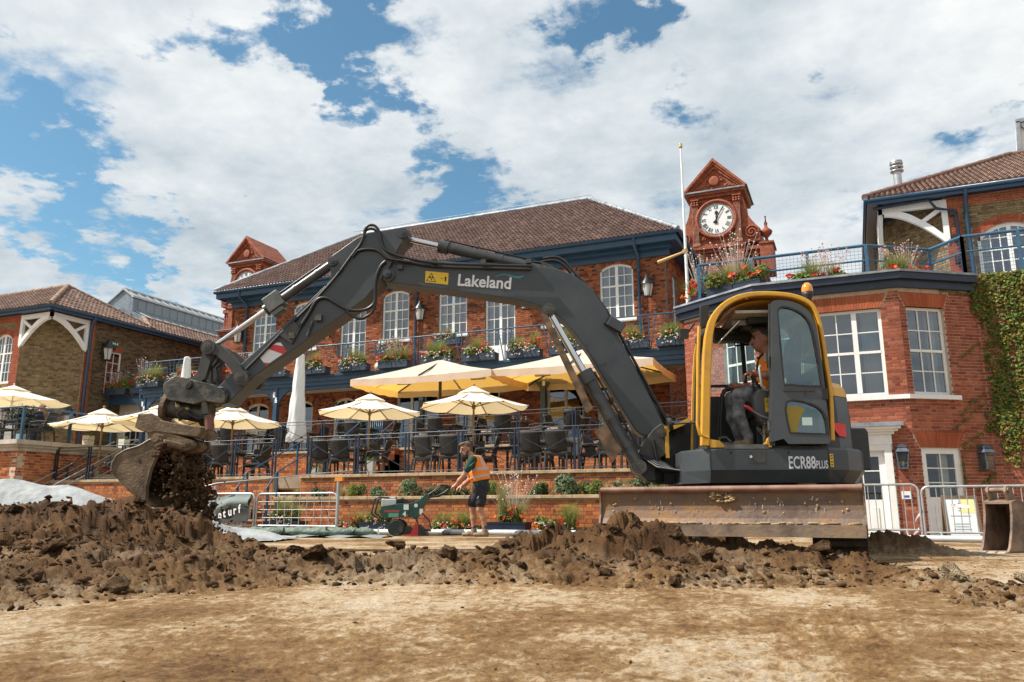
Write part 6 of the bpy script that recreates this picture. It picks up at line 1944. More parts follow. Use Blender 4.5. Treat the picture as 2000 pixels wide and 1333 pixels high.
EXD={
 'boom':[(0.884,1.381),(0.975,1.606),(1.295,2.273),(1.539,2.817),(1.715,3.079),(1.909,3.243),(2.123,3.332),(2.34,3.362),(2.901,3.394),(3.404,3.438),(3.721,3.478),(3.911,3.469),(4.089,3.453),(4.215,3.41),(4.277,3.339),(4.267,3.254),(4.208,3.194),(4.125,3.179),(3.852,3.148),(3.273,3.059),(2.608,2.944),(2.404,2.895),(2.19,2.803),(2.039,2.681),(1.89,2.497),(1.744,2.279),(1.6,2.02),(1.401,1.669),(1.234,1.371),(1.166,1.312),(1.033,1.282)],
 'arm':[(3.977,3.883),(3.918,3.829),(3.929,3.763),(3.984,3.711),(4.063,3.581),(4.104,3.464),(4.181,3.309),(4.32,3.117),(4.441,2.971),(4.667,2.802),(5.021,2.554),(5.426,2.257),(5.728,2.055),(6.043,1.718),(6.142,1.694),(6.242,1.769),(6.219,1.88),(5.927,2.188),(5.449,2.637),(5.149,2.939),(4.907,3.187),(4.86,3.271),(4.92,3.443),(4.873,3.534),(4.581,3.752),(4.455,3.809),(4.072,3.873)],
 'kingpost':[(0.942,1.432),(0.88,1.403),(0.854,1.327),(0.839,1.141),(0.852,1.107),(0.963,1.039),(1.026,0.902),(1.019,0.782),(1.121,0.788),(1.176,0.845),(1.277,0.937),(1.275,0.988),(1.202,1.109),(1.128,1.247),(1.037,1.363)],
 'coupler':[(6.834,1.941),(6.692,2.045),(6.555,2.012),(6.201,1.928),(6.069,1.852),(6.045,1.778),(6.071,1.717),(6.114,1.705),(6.304,1.732),(6.433,1.696),(6.76,1.754),(6.827,1.866)],
 'carrier':[(7.111,1.584),(6.948,1.595),(6.82,1.509),(6.66,1.477),(6.368,1.432),(6.32,1.378),(6.358,1.306),(6.49,1.325),(6.623,1.344),(6.87,1.375),(6.962,1.358),(7.139,1.426)],
 'earblock':[(6.991,1.355),(6.887,1.391),(6.695,1.353),(6.502,1.297),(6.419,1.273),(6.394,1.206),(6.446,1.159),(6.636,1.117),(6.792,1.124),(6.902,1.221)],
 'bucket':[(6.714,1.264),(6.79,1.288),(6.867,1.259),(6.972,1.194),(7.133,1.148),(7.232,1.089),(7.278,1.001),(7.28,0.913),(7.243,0.855),(7.168,0.785),(7.06,0.686),(6.949,0.611),(6.813,0.524),(6.822,0.737),(6.792,0.929),(6.734,1.087),(6.695,1.193)],
 'rocker':[(6.304,2.381),(6.181,2.348),(6.047,2.246),(5.943,2.121),(5.872,2.009)],
 'pins':[(3.989,3.799),(4.169,3.28),(4.854,3.451),(6.135,1.81),(6.524,1.937),(6.327,2.392),(5.894,2.017),(6.493,1.235),(0.933,1.324),(1.216,0.935),(2.262,3.355),(2.207,2.753),(6.868,1.694),(6.413,1.61),(6.4,2.048)],
 'bucket_ram':[(4.865,3.464),(5.677,3.022),(5.781,2.939),(5.89,2.747),(6.377,2.403)],
 'dipper_ram':[(4.004,3.876),(3.625,3.772),(3.405,3.72),(2.408,3.47),(2.269,3.434)],
 'boom_ram':[(2.206,2.74),(2.118,2.56),(1.811,2.009),(1.738,1.877),(1.299,1.155),(1.22,0.932)],
 'guard':[(2.296,2.7),(2.23,2.699),(1.715,1.591),(1.785,1.556)],
 'guard2':[(1.698,1.344),(1.581,1.412),(1.411,1.124),(1.512,0.982)],
 'text':[(3.323,3.136),(2.582,3.07),(3.325,3.272),(2.595,3.205),(2.837,3.223),(2.725,3.265),(2.65,3.219),(2.514,3.229)],
 'stick':[(3.713,3.182),(3.43,3.144),(3.426,3.293),(3.71,3.325)],
 'mark':[(5.717,2.291),(5.499,2.446),(5.448,2.445),(5.366,2.337),(5.571,2.195),(5.607,2.158),(5.529,2.421),(5.414,2.401),(5.65,2.328),(5.408,2.3)],
 'hoseA':[(5.846,2.119),(5.658,2.317),(5.375,2.629),(5.135,2.867),(4.836,3.209),(4.656,3.467),(4.584,3.57),(4.518,3.661),(4.477,3.766),(4.468,3.845),(4.425,3.904),(4.348,3.902),(4.288,3.827),(4.258,3.707),(4.216,3.601),(4.125,3.54),(3.991,3.491),(3.58,3.403),(2.893,3.362),(2.398,3.338)],
 'hoseB':[(4.607,3.505),(4.546,3.576),(4.439,3.599),(4.311,3.583),(4.213,3.509),(4.148,3.468),(3.894,3.423)],
 'hoseC':[(4.193,3.437),(4.254,3.373),(4.3,3.244),(4.313,3.083),(4.308,2.936),(4.361,2.861),(4.466,2.824),(4.623,2.834),(4.752,2.9),(4.882,2.979),(4.977,2.987),(5.044,2.937),(5.124,2.779),(5.222,2.622)],
 'hoseD':[(4.308,2.936),(4.322,2.822),(4.401,2.747),(4.493,2.723),(4.589,2.769),(4.655,2.834)],
 'hoseE':[(2.278,3.487),(2.122,3.504),(1.998,3.435),(1.877,3.271),(1.726,3.107),(1.518,2.816),(1.249,2.282),(1.037,1.852),(0.873,1.522),(0.734,1.343)],
 'hoseF':[(3.585,3.439),(2.896,3.436),(2.337,3.443),(2.122,3.342),(1.957,3.274),(1.849,3.176),(1.639,3.013),(1.439,2.572),(1.186,2.079),(1.02,1.777),(0.784,1.421)],
 'lampbox':[(0.661,2.806),(0.571,2.842),(0.497,2.778),(0.537,2.68),(0.626,2.657)],
 'armblock':[(5.485,2.541),(5.286,2.696),(5.2,2.619),(5.301,2.419)],
 'pillar':[(0.567,1.097),(0.526,1.691),(0.488,2.122),(0.464,2.286),(0.414,2.439),(0.3,2.57),(0.137,2.646),(-0.066,2.67),(-0.329,2.648),(-0.507,2.578),(-0.582,2.466),(-0.622,2.241),(-0.643,1.917),(-0.66,1.625),(-0.636,1.147)],
 'pillarfar':[(0.668,1.132),(0.572,2.075),(0.535,2.5),(0.465,2.715),(0.322,2.855),(0.11,2.926)],
 'grab':[(0.621,2.334),(0.648,2.007),(0.686,1.317),(0.671,1.213),(0.585,1.181)],
 'door':[(-0.026,1.131),(-0.072,1.677),(-0.13,2.539),(-0.166,2.604),(-0.337,2.59),(-0.473,2.516),(-0.555,2.367),(-0.591,2.042),(-0.608,1.618),(-0.62,1.142),(-0.598,1.112),(-0.206,1.114),(-0.159,1.166)],
 'doorglass':[(-0.206,2.519),(-0.346,2.511),(-0.479,2.411),(-0.541,2.203),(-0.577,1.749),(-0.557,1.692),(-0.247,1.711),(-0.204,1.754),(-0.192,2.317)],
 'doorglass2':[(-0.215,1.538),(-0.447,1.52),(-0.576,1.42),(-0.601,1.229),(-0.574,1.209),(-0.273,1.221),(-0.22,1.257)],
 'tail':[(-0.702,1.335),(-0.832,1.313),(-0.826,1.189),(-0.741,1.195),(-0.71,1.252)],
 'ecr':[(-0.201,0.871),(-0.586,0.87),(-0.21,0.998)],
 'sk_st':[(-0.61,1.027),(-0.646,1.032),(-0.644,0.885),(-0.609,0.885)],
 'mirror':[(0.568,2.611),(0.474,2.632),(0.482,2.383),(0.58,2.356)],
 'roundmirror':[(0.782,1.417)],
 'beacon':[(-0.735,3.003),(-0.723,2.835),(-0.717,2.764),(-0.672,2.914),(-0.791,2.912)],
 'op':[(-0.132,2.304),(-0.187,2.143),(-0.247,2.057),(-0.255,1.848),(0.076,1.88),(0.184,1.797),(0.197,1.668),(0.13,1.254),(0.197,1.2),(-0.15,1.582),(-0.042,1.583),(0.035,1.835),(0.229,1.585)],
 'yellowhood':[(-0.885,1.804),(-0.972,1.785),(-1.038,1.716),(-1.053,1.63),(-0.889,1.649)],
 'barf':[(-0.028,2.553),(-0.04,1.978),(0.313,1.88),(-0.121,1.875),(0.32,1.761)],
 'console':[(0.082,1.605),(-0.158,1.656),(-0.145,1.308),(-0.069,1.255),(0.029,1.363),(0.075,1.47)],
 'lev':[(0.412,1.499),(0.342,1.684),(0.309,1.786),(0.186,1.813)],
 'redlev':[(0.365,1.496),(0.294,1.464),(0.241,1.4),(0.115,1.357),(0.011,1.372)],
 'con_st':[(0.014,1.587),(-0.037,1.576),(-0.033,1.439),(0.013,1.44)],
 'scr':[(-0.225,2.72),(0.375,2.439)],
}
CHAR=mat('charcoal_paint',[(.030,.037,.042),(.042,.050,.056),(.050,.058,.062),(.085,.080,.070)],rough=.42,scale=3.0,rvar=.14,lo=.28,hi=.82,detail=9,bump=.08,bscale=60)
CHAR_D=mat('dusty_charcoal',[(.028,.030,.031),(.050,.048,.044),(.11,.09,.065)],rough=.6,scale=5,rvar=.15,lo=.35,hi=.8)
YEL=mat('machine_yellow',[(.58,.29,.020),(.64,.34,.028),(.52,.27,.04)],rough=.38,scale=4,rvar=.1)
RUST=mat('worn_blade_steel',[(.060,.042,.032),(.115,.075,.055),(.17,.115,.085),(.24,.13,.055),(.30,.22,.15)],rough=.6,metal=.25,scale=2.2,bump=.5,bscale=26,rvar=.15,stretch=(1,1,1.0),lo=.30,hi=.74)
MUDDY=mat('muddy_steel',[(.055,.036,.022),(.125,.083,.047),(.20,.138,.08),(.28,.20,.12)],rough=.8,scale=5,bump=.7,bscale=40,lo=.3,hi=.75)
OILY=mat('greasy_steel',[(.022,.022,.020),(.062,.062,.056),(.115,.105,.085),(.16,.10,.06)],rough=.45,metal=.35,scale=6,bump=.5,bscale=35,rvar=.2,lo=.3,hi=.75)
CHROME=mat('chrome_rod',[(.62,.64,.66)],rough=.16,metal=1.0)
RAM=mat('ram_barrel',[(.045,.048,.050),(.085,.088,.09)],rough=.36,metal=.5,scale=3,rvar=.1)
RUBBER=mat('black_rubber',[(.010,.010,.011),(.020,.019,.018)],rough=.55,scale=10)
HOSE=mat('hose',[(.008,.008,.009),(.016,.016,.017)],rough=.42,scale=10)
DECAL_W=mat('decal_white',[(.70,.71,.72)],rough=.4)
DECAL_Y=mat('decal_yellow',[(.70,.46,.02)],rough=.4)
DECAL_K=mat('decal_black',[(.012,.012,.012)],rough=.5)
DECAL_R=mat('decal_red',[(.55,.03,.03)],rough=.35)
DECAL_T=mat('decal_teal',[(.02,.26,.30)],rough=.4)
DECAL_B=mat('decal_blue',[(.03,.10,.40)],rough=.4)
CABGLASS=glass_mat('cab_glass',tint=(.62,.78,.76),refl=.07)
CABGLASS_N=glass_mat('clear_cab_glass',tint=(.86,.93,.92),refl=.03)
HEAD=mat('headlining',[(.34,.31,.24),(.42,.39,.31)],rough=.9,scale=20)
TRIM=mat('cab_plastic',[(.022,.024,.026),(.035,.037,.039)],rough=.55,scale=18,bump=.3,bscale=150)
EX0=Vector((-1.1,9.35,0.0))
EXR=radians(199)
def slab(pts,y0,y1):return MB().prism(pts,y0,y1)
def arcpts(c,r,a0,a1,n):return [(c[0]+r*cos(radians(a0+(a1-a0)*i/n)),c[1]+r*sin(radians(a0+(a1-a0)*i/n))) for i in range(n+1)]
def excavator():
 t=thing('excavator','charcoal and yellow tracked excavator tipping soil from its bucket','excavator',EX0,EXR)
 D=EXD
 v3=lambda p,y:Vector((p[0],y,p[1]))
 def pin(parent,p,y0,y1,r,m=OILY,name='pin'):
  b=MB();b.cyl(v3(p,y0),v3(p,y1),r,n=16);b.cyl(v3(p,y1),v3(p,y1+.012),r*.6,n=12)
  b.cyl(v3(p,y1+.0),v3(p,y1+.02),r*.28,n=6)
  return b.build(name,m,parent,bevel=.004)
 UX=Matrix.Rotation(radians(270)-EXR,4,'Z')
 b=MB(UX);b.bx(-1.0,.95,-.55,.55,.30,.58);b.cyl((0,0,.58),(0,0,.76),.52,n=24);b.bx(-.5,.5,-1.0,1.0,.36,.52);b.build('track_frame',CHAR_D,t)
 for sd in (-1,1):
  y0,y1=sd*.93-.23,sd*.93+.23
  pts=arcpts((1.12,.33),.31,-90,90,12)+arcpts((-1.12,.33),.31,90,270,12)
  inn=arcpts((1.12,.33),.265,-90,90,12)+arcpts((-1.12,.33),.265,90,270,12)
  b=MB(UX);n=len(pts)
  for i in range(n):
   j=(i+1) % n
   q=[pts[i],pts[j],inn[j],inn[i]]
   b.add([(x,y0,z) for x,z in q]+[(x,y1,z) for x,z in q],[(0,1,2,3),(7,6,5,4),(0,4,5,1),(2,6,7,3)])
  per=[]
  for i in range(n):
   a,c=Vector(pts[i]),Vector(pts[(i+1) % n]);k=max(1,int((c-a).length/.12))
   for q in range(k):per.append((a.lerp(c,q/k),(c-a).normalized()))
  for p,d in per:
   nn=Vector((d.y,-d.x));a=p-d*.022;c=p+d*.022
   b.add([(a.x,y0,a.y),(c.x,y0,c.y),(c.x+nn.x*.025,y0,c.y+nn.y*.025),(a.x+nn.x*.025,y0,a.y+nn.y*.025),
     (a.x,y1,a.y),(c.x,y1,c.y),(c.x+nn.x*.025,y1,c.y+nn.y*.025),(a.x+nn.x*.025,y1,a.y+nn.y*.025)],[(3,2,1,0),(4,5,6,7),(0,1,5,4),(1,2,6,5),(2,3,7,6),(3,0,4,7)])
  tr=b.build('track',mat('muddy_rubber',[(.012,.011,.010),(.03,.024,.018),(.075,.05,.03)],rough=.9,scale=5),t)
  for x in (1.12,-1.12):
   w=MB(UX);w.cyl((x,sd*.93-.15,.33),(x,sd*.93+.15,.33),.255,n=20);w.build('idler_wheel',OILY,tr)
  for x in (-.7,-.25,.25,.7):
   w=MB(UX);w.cyl((x,sd*.93-.17,.16),(x,sd*.93+.17,.16),.10,n=14);w.build('roller',OILY,tr)
 prof=[(1.885,.655),(1.855,.60),(1.845,.53),(1.848,.46),(1.865,.39),(1.895,.335)]
 bk=[(x-.035,z) for x,z in prof]
 b=MB(UX);W=1.15
 for i in range(len(prof)-1):
  q=[prof[i],prof[i+1],bk[i+1],bk[i]]
  b.add([(x,-W,z) for x,z in q]+[(x,W,z) for x,z in q],[(0,1,2,3),(7,6,5,4),(0,4,5,1),(1,5,6,2),(2,6,7,3),(3,7,4,0)])
 bl=b.build('dozer_blade',RUST,t)
 b=MB(UX);b.cyl((1.872,-W,.648),(1.872,W,.648),.030,n=12);b.build('blade_lip',mat('rusty_pipe',[(.14,.075,.05),(.22,.12,.085),(.27,.17,.12)],rough=.6,scale=6,metal=.2),bl)
 b=MB(UX);b.prism([(1.885,.345),(1.905,.34),(1.915,.235),(1.885,.235)],0,0) if False else b.bx(1.882,1.912,-W-.005,W+.005,.232,.336)
 b.build('cutting_edge',mat('worn_edge',[(.13,.09,.065),(.22,.16,.115),(.30,.20,.11)],rough=.55,metal=.3,scale=4,bump=.4,bscale=30),bl)
 for sd in (-1,1):
  b=MB(UX);pp=[(1.90,.68),(1.86,.685),(1.80,.60),(1.80,.30),(1.90,.235),(1.91,.34),(1.875,.42),(1.868,.53),(1.88,.6)]
  b.prism(pp,sd*W,sd*(W+.018)) if sd<0 else b.prism(pp[::-1],sd*(W+.018),sd*W);b.build('end_plate',RUST,bl)
  b=MB(UX);b.bar((1.80,sd*.45,.42),(.75,sd*.45,.40),.14,.16);b.build('push_arm',CHAR_D,t)
 b=MB(UX);rr=random.Random(4)
 MUD=mat('dried_mud',[(.20,.13,.06),(.33,.23,.12),(.40,.29,.16)],rough=.95,scale=9,bump=.8,bscale=40)
 for i in range(60):
  u=rr.uniform(-1,1);w=rr.uniform(-1,1)*(1-abs(u)*.6)
  b.ball((1.862+rr.uniform(-.01,.012),-.02+u*.10+.03*w,.575+w*.045-u*.02),(rr.uniform(.008,.02),rr.uniform(.01,.03),rr.uniform(.005,.014)),6,4)
 for i in range(90):
  y=rr.uniform(-W*.95,W*.95);b.ball((1.89,y,.345+rr.uniform(-.004,.008)),(.014,rr.uniform(.01,.05),rr.uniform(.004,.012)),6,4)
 for i in range(28):
  y=rr.uniform(-W*.9,W*.9);z=rr.uniform(.38,.58);b.ball((1.85+abs(z-.5)*.09,y,z),(.006,rr.uniform(.006,.02),rr.uniform(.004,.02)),5,3)
 b.build('caked_mud',MUD,bl,kind='stuff')
 b=MB(UX)
 for i in range(42):
  y=rr.choice((-.62,-.55,-.25,.3,.38,.45,.75))+rr.gauss(0,.05);z=rr.uniform(.37,.57);l=rr.uniform(.012,.05)
  x=np.interp(z,[.335,.39,.46,.53,.60,.655],[1.895,1.865,1.848,1.845,1.855,1.885])+.003
  b.box((x,y,z),(.002,rr.uniform(.003,.014),l),Matrix.Rotation(rr.uniform(-.35,.35),3,'X') @ Matrix.Rotation(-(z-.50)*2.2,3,'Y'))
 b.build('scrape',mat('bare_metal',[(.42,.36,.30)],rough=.6,metal=.2),bl,kind='stuff')
 def plan(k=1.0,f=1.0):
  P=[(.80*f,.52),(.57,.945),(-.60,.945),(-.82,.86),(-1.02,.66),(-1.15,.36),(-1.20,0),(-1.17,-.4),(-1.04,-.72),(-.80,-.92),(.80*f,-.92)]
  return [(x*k if x<-.6 else x,y*k) for x,y in P]
 levels=[(.735,.93),(.86,1.0),(1.055,1.0),(1.08,.985)]
 b=MB();A=[[(x,y,z) for x,y in plan(k)] for z,k in levels]
 n=len(A[0])
 for q in range(3):
  for i in range(n):
   j=(i+1) % n
   b.add([A[q][i],A[q][j],A[q+1][j],A[q+1][i]],[(3,2,1,0)])
 b.add(A[3],[tuple(range(n))[::-1]]);b.add(A[0],[tuple(range(n))])
 sk=b.build('side_skirt',CHAR,t)
 for x in (-.60,.57):
  g=MB();g.bx(x-.004,x+.004,.935,.9475,.87,1.07);g.build('panel_gap',DECAL_K,sk)
 g=MB();g.bx(.02,.18,.9455,.9475,.93,1.05);g.build('hatch',CHAR_D,sk);g=MB();g.cyl((.165,.94,.99),(.165,.956,.99),.014,n=12);g.build('lock',CHROME,sk)
 for x in (.36,-.21):
  g=MB();g.cyl((x,.94,1.03),(x,.9485,1.03),.014,n=12);g.build('bolt_hole',DECAL_K,sk)
 tm=lambda x,y,z:Matrix(((-1,0,0,x),(0,0,1,y),(0,1,0,z),(0,0,0,1)))
 text_part('model_lettering','ECR88',.172,DECAL_W,t,tm(-.20,.949,.872),.001,.003,.56)
 text_part('model_lettering','PLUS',.110,DECAL_W,t,tm(-.470,.949,.872),.001,.0015,.50)
 b=MB();b.bx(-.645,-.612,.945,.950,.885,1.015);s_=b.build('sticker',DECAL_Y,t)
 b=MB()
 for z in (.90,.93,.965,.99):b.bx(-.638,-.62,.9503,.951,z,z+.012)
 b.build('sticker_print',DECAL_K,s_)
 b=MB();b.bx(.55,1.02,-.45,-.06,.76,.98);b.bx(.55,.80,-.06,.42,.76,.94);b.bx(.78,1.00,-.40,-.08,.98,1.16);b.cyl((1.0,-.15,.78),(1.0,-.15,1.18),.12,n=16);b.build('swing_bracket',RUBBER,t)
 for k in range(5):
  b=MB();b.tube([(.62,.40-k*.05,.93+.02*k),(.80,.38-.05*k,.88),(1.02,.18-.05*k,.93+.03*k),(1.18,.05-.03*k,1.05+.03*k)],.016,6);b.build('hose',HOSE,t)
 b=MB();b.prism([(.98,1.0),(.98,1.36),(.75,1.50),(-.7,1.5),(-.7,1.0)],-.92,-.42);b.build('fuel_tank_hood',CHAR,t,bevel=.02)
 b=MB();b.bx(.86,.90,-.42,.02,1.06,1.34);gr=b.build('front_grille',CHAR_D,t)
 for i in range(9):
  g=MB();g.bx(.90,.915,-.39+i*.045,-.365+i*.045,1.08,1.32);g.build('rib',CHAR,gr)
 b=MB();b.bx(.865,.905,.02,.05,1.04,1.40);b.bx(.865,.905,-.45,-.42,1.04,1.36);b.prism([(.90,1.36),(.62,1.50),(.62,1.44),(.90,1.32)],-.45,.05);b.build('hood_edge',YEL,t)
 b=MB()
 P0=[(-.58,.80),(-.78,.78),(-.95,.62),(-1.06,.34),(-1.09,0),(-1.05,-.4),(-.9,-.75),(-.58,-.85)]
 lv=[(1.08,1.0),(1.45,.99),(1.60,.965),(1.63,.955)]
 A=[[(-.58+(x+.58)*k,y*k,z) for x,y in P0] for z,k in lv];n=len(P0)
 for q in range(3):
  for i in range(n-1):b.add([A[q][i],A[q][i+1],A[q+1][i+1],A[q+1][i]],[(3,2,1,0)],smooth=True)
 b.build('engine_cover',CHAR,t)
 b=MB();lv=[(1.63,.965),(1.72,.95),(1.785,.86),(1.81,.60),(1.815,.1)]
 A=[[(-.58+(x+.58)*k,y*k,z) for x,y in P0] for z,k in lv]
 for q in range(4):
  for i in range(n-1):b.add([A[q][i],A[q][i+1],A[q+1][i+1],A[q+1][i]],[(3,2,1,0)],smooth=True)
 b.build('engine_cover_top',YEL,t)
 b=MB();P_=[(-.70,1.345),(-.86,1.33),(-.86,1.20),(-.77,1.205),(-.725,1.26)]
 b.add([(x,.835-max(0,abs(x)-.74)*.75,z) for x,z in P_]+[(x,.70-(abs(x)-.70)*.9,z) for x,z in P_],[tuple(range(5))[::-1],(0,1,6,5),(1,2,7,6),(2,3,8,7),(3,4,9,8),(4,0,5,9)])
 b.build('tail_light',mat('tail_light_red',[(.62,.008,.008)],rough=.3),t)
 b=MB();b.prism([(-1.00,.88),(-1.00,1.33),(-1.20,1.33),(-1.22,1.28),(-1.22,.88)],.34,.38);b.build('rear_panel',TRIM,t,bevel=.02)
 out=smooth_path(D['pillar'],4)
 def strip(path,w,y0,y1,mb):
  P=[Vector(p) for p in path];Lh,Rh=[],[]
  for i,p in enumerate(P):
   d=(P[min(i+1,len(P)-1)]-P[max(i-1,0)]).normalized();nn=Vector((-d.y,d.x));ww=w[i] if isinstance(w,list) else w
   Lh.append(p+nn*0);Rh.append(p+nn*ww)
  mb.prism([tuple(p) for p in Lh]+[tuple(p) for p in Rh[::-1]],y0,y1)
 wv=[p[0] for p in smooth_path([(w,0) for w in [.085,.085,.085,.08,.072,.06,.055,.05,.05,.05,.045,.04,.04,.04,.045]],4)]
 b=MB();strip(out,[-w for w in wv],.84,.945,b);fr=b.build('cab_frame',YEL,t,bevel=.012)
 b=MB();b.prism([(out[0][0]-.005,1.085),(out[0][0]-.005,1.17),(out[0][0]-.10,1.155),(out[0][0]-.17,1.085)],.87,.94);b.prism([(.02,1.085),(-.05,1.085),(-.06,1.20),(-.02,1.18)][::-1],.87,.945)
 b.prism([(-.0,1.085),(.06,1.085),(-.02,1.16),(-.05,1.2)],.87,.94);b.build('door_sill_corner',YEL,t)
 far=[(x,z) for x,z in out]
 b=MB();strip(far,-.05,-.06,.0,b);b.build('cab_frame',YEL,t)
 b=MB();strip([(x-.02,z-.02) for x,z in far],-.05,.0,.05,b);b.build('window_seal',RUBBER,t)
 b=MB();top=out[16:46]
 for i in range(len(top)-1):
  p,q=top[i],top[i+1]
  b.add([(p[0],.93,p[1]+.004),(q[0],.93,q[1]+.004),(q[0],-.05,q[1]+.004),(p[0],-.05,p[1]+.004),(p[0],.93,p[1]-.05),(q[0],.93,q[1]-.05),(q[0],-.05,q[1]-.05),(p[0],-.05,p[1]-.05)],[(0,1,2,3),(7,6,5,4)],smooth=True)
 b.build('cab_roof',YEL,t)
 b=MB();b.bx(-.45,.22,.0,.88,2.50,2.53);b.build('headlining',HEAD,t)
 b=MB();rr=random.Random(8)
 b.bx(-.30,.30,-.02,.12,2.36,2.52);b.bx(-.25,.05,.10,.70,2.44,2.50)
 for i in range(14):b.box((rr.uniform(-.3,.3),rr.uniform(.0,.2),rr.uniform(2.32,2.46)),(rr.uniform(.03,.1),.06,rr.uniform(.02,.06)))
 b.build('roof_blind',TRIM,t)
 b=MB();b.bx(-.12,.20,.55,.60,2.44,2.49);b.build('roof_rail',mat('pale_bracket',[(.35,.36,.37)],rough=.4),t)
 b=MB();b.cyl((.14,.70,2.46),(.30,.66,2.30),.012,n=8);b.cyl((.30,.66,2.30),(.37,.64,2.22),.008,n=8);b.build('gas_strut',CHROME,t)
 b=MB();b.tube([(.06,-.01,2.40),(.05,-.01,2.33),(-.1,-.01,2.34),(-.14,-.01,2.42)],.012,6);b.build('grab_handle',RUBBER,t)
 fx_=lambda z:np.interp(z,[1.097,1.691,2.122,2.286,2.439,2.57],[.567,.526,.488,.464,.414,.30])
 b=MB()
 zz=[1.10,1.4,1.69,1.95,2.12,2.28]
 for i in range(len(zz)-1):b.add([(fx_(zz[i])+.0,.84,zz[i]),(fx_(zz[i+1]),.84,zz[i+1]),(fx_(zz[i+1]),.0,zz[i+1]),(fx_(zz[i]),.0,zz[i])],[(0,1,2,3)])
 b.build('windscreen',CABGLASS_N,t)
 b=MB();b.bx(.53,.57,.0,.84,1.07,1.14);b.build('front_sill',CHAR_D,t)
 b=MB();b.tube([v3(p,.99) for p in D['grab']],.018,8);b.build('grab_rail',YEL,t)
 b=MB();b.bx(fx_(2.3)+.0,fx_(2.3)+.05,.0,.84,2.36,2.42);b.build('front_header',CHAR_D,t)
 b=MB();b.prism([(.50,1.10),(.48,1.74),(-.62,1.74),(-.62,1.10)],-.04,-.01);b.build('cab_side_panel',CHAR_D,t)
 b=MB();b.prism([(.47,1.76),(.43,2.40),(.2,2.55),(-.5,2.55),(-.60,2.3),(-.62,1.76)],-.026,-.022);b.build('side_window',CABGLASS_N,t)
 b=MB();b.bar((-.03,-.02,2.5),(-.045,-.02,1.74),.045,.03);b.build('window_bar',RUBBER,t);b=MB();b.bx(-.6,.48,-.035,-.0,1.845,1.875);b.build('window_bar',RUBBER,t)
 b=MB();b.bx(-.62,.50,-.0,.90,1.06,1.10);b.build('cab_floor',mat('dirty_floor',[(.03,.027,.022),(.10,.08,.055)],rough=.9,scale=9),t)
 b=MB();b.bx(-.02,.42,.90,.945,1.07,1.115);b.build('step_plate',mat('tread_plate',[(.10,.10,.10),(.2,.19,.18)],rough=.45,metal=.5,scale=15),t)
 b=MB();b.prism([(-.62,1.10),(-.66,1.62),(-.64,1.95),(-.62,1.95),(-.60,1.10)],.0,.88);b.build('cab_rear_wall',TRIM,t)
 b=MB();b.bx(-.655,-.645,.06,.82,1.72,2.35);b.build('rear_window',CABGLASS_N,t)
 g0=D['door'];dr=g0[:2]+smooth_path(g0[2:10],4)+g0[10:];g1,g2=smooth_path(D['doorglass'],3,True),smooth_path(D['doorglass2'],3,True)
 def holed(mb,outer,holes,y0,y1):
  import bmesh
  from mathutils.geometry import tessellate_polygon
  loops=[[Vector((x,z,0)) for x,z in L_] for L_ in [outer]+holes]
  tri=tessellate_polygon(loops);flat=[p for l in loops for p in l]
  mb.add([(p.x,y1,p.y) for p in flat],[tuple(f) for f in tri]);mb.add([(p.x,y0,p.y) for p in flat],[tuple(f)[::-1] for f in tri])
  for l in loops:
   k=len(l)
   for i in range(k):
    a,c=l[i],l[(i+1) % k];mb.add([(a.x,y0,a.y),(c.x,y0,c.y),(c.x,y1,c.y),(a.x,y1,a.y)],[(0,1,2,3)])
 def grow(P,d):
  c=Vector((sum(p[0] for p in P)/len(P),sum(p[1] for p in P)/len(P)))
  return [tuple(Vector(p)+(Vector(p)-c).normalized()*d) for p in P]
 b=MB();holed(b,dr,[g1,g2],.950,.992);door=b.build('cab_door',mat('door_grey',[(.050,.058,.064),(.066,.074,.08)],rough=.4,scale=4),t)
 b=MB();holed(b,grow(dr,.004),[grow(dr,-.030)],.944,.966);b.build('door_seal',RUBBER,door)
 for g in (g1,g2):
  b=MB();b.prism(g,.968,.972);b.build('door_glass',CABGLASS,door)
  b=MB();holed(b,grow(g,.008),[grow(g,-.012)],.960,.996);b.build('glass_seal',RUBBER,door)
 b=MB();b.bar((-.19,.998,1.66),(-.50,.998,1.655),.012,.028);b.bx(-.42,-.40,.992,1.0,1.60,1.63);b.build('door_handle',CHAR_D,door)
 b=MB();b.box((-.60,.985,1.615),(.05,.05,.11));b.build('door_latch',RUBBER,door)
 b=MB();b.cyl((-.045,.97,1.95),(-.045,.97,2.05),.02,n=8);b.cyl((-.035,.97,1.25),(-.035,.97,1.35),.02,n=8);b.build('hinge',CHAR_D,door)
 b=MB();b.cyl((-.20,.973,1.76),(-.20,.974,1.76),.035,n=14);b.build('door_sticker',mat('pale_green_sticker',[(.45,.60,.55)],rough=.5),door)
 b=MB();b.bx(-.46,-.36,.9735,.9745,1.30,1.38);b.build('door_sticker',MATS['pale_green_sticker'],door)
 b=MB();b.prism([(-.18,1.48),(-.30,1.50),(-.40,1.47),(-.33,1.35),(-.30,1.20),(-.20,1.20)],.9735,.9745);b.build('door_sticker',mat('olive_yellow',[(.30,.22,.02)],rough=.5),door)
 b=MB();b.bar((-.055,.93,1.10),(-.145,.93,2.58),.05,.05);b.build('door_post',CHAR_D,t)
 b=MB();b.tube([(.00,.90,1.93),(.02,.93,1.90),(.01,.94,1.72),(-.01,.93,1.68),(-.06,.9,1.67)],.012,8);b.build('grab_handle',mat('grey_handle',[(.22,.24,.25)],rough=.4),t)
 b=MB();b.box((-.18,.47,1.50),(.44,.46,.14));b.build('seat',TRIM,t,bevel=.03)
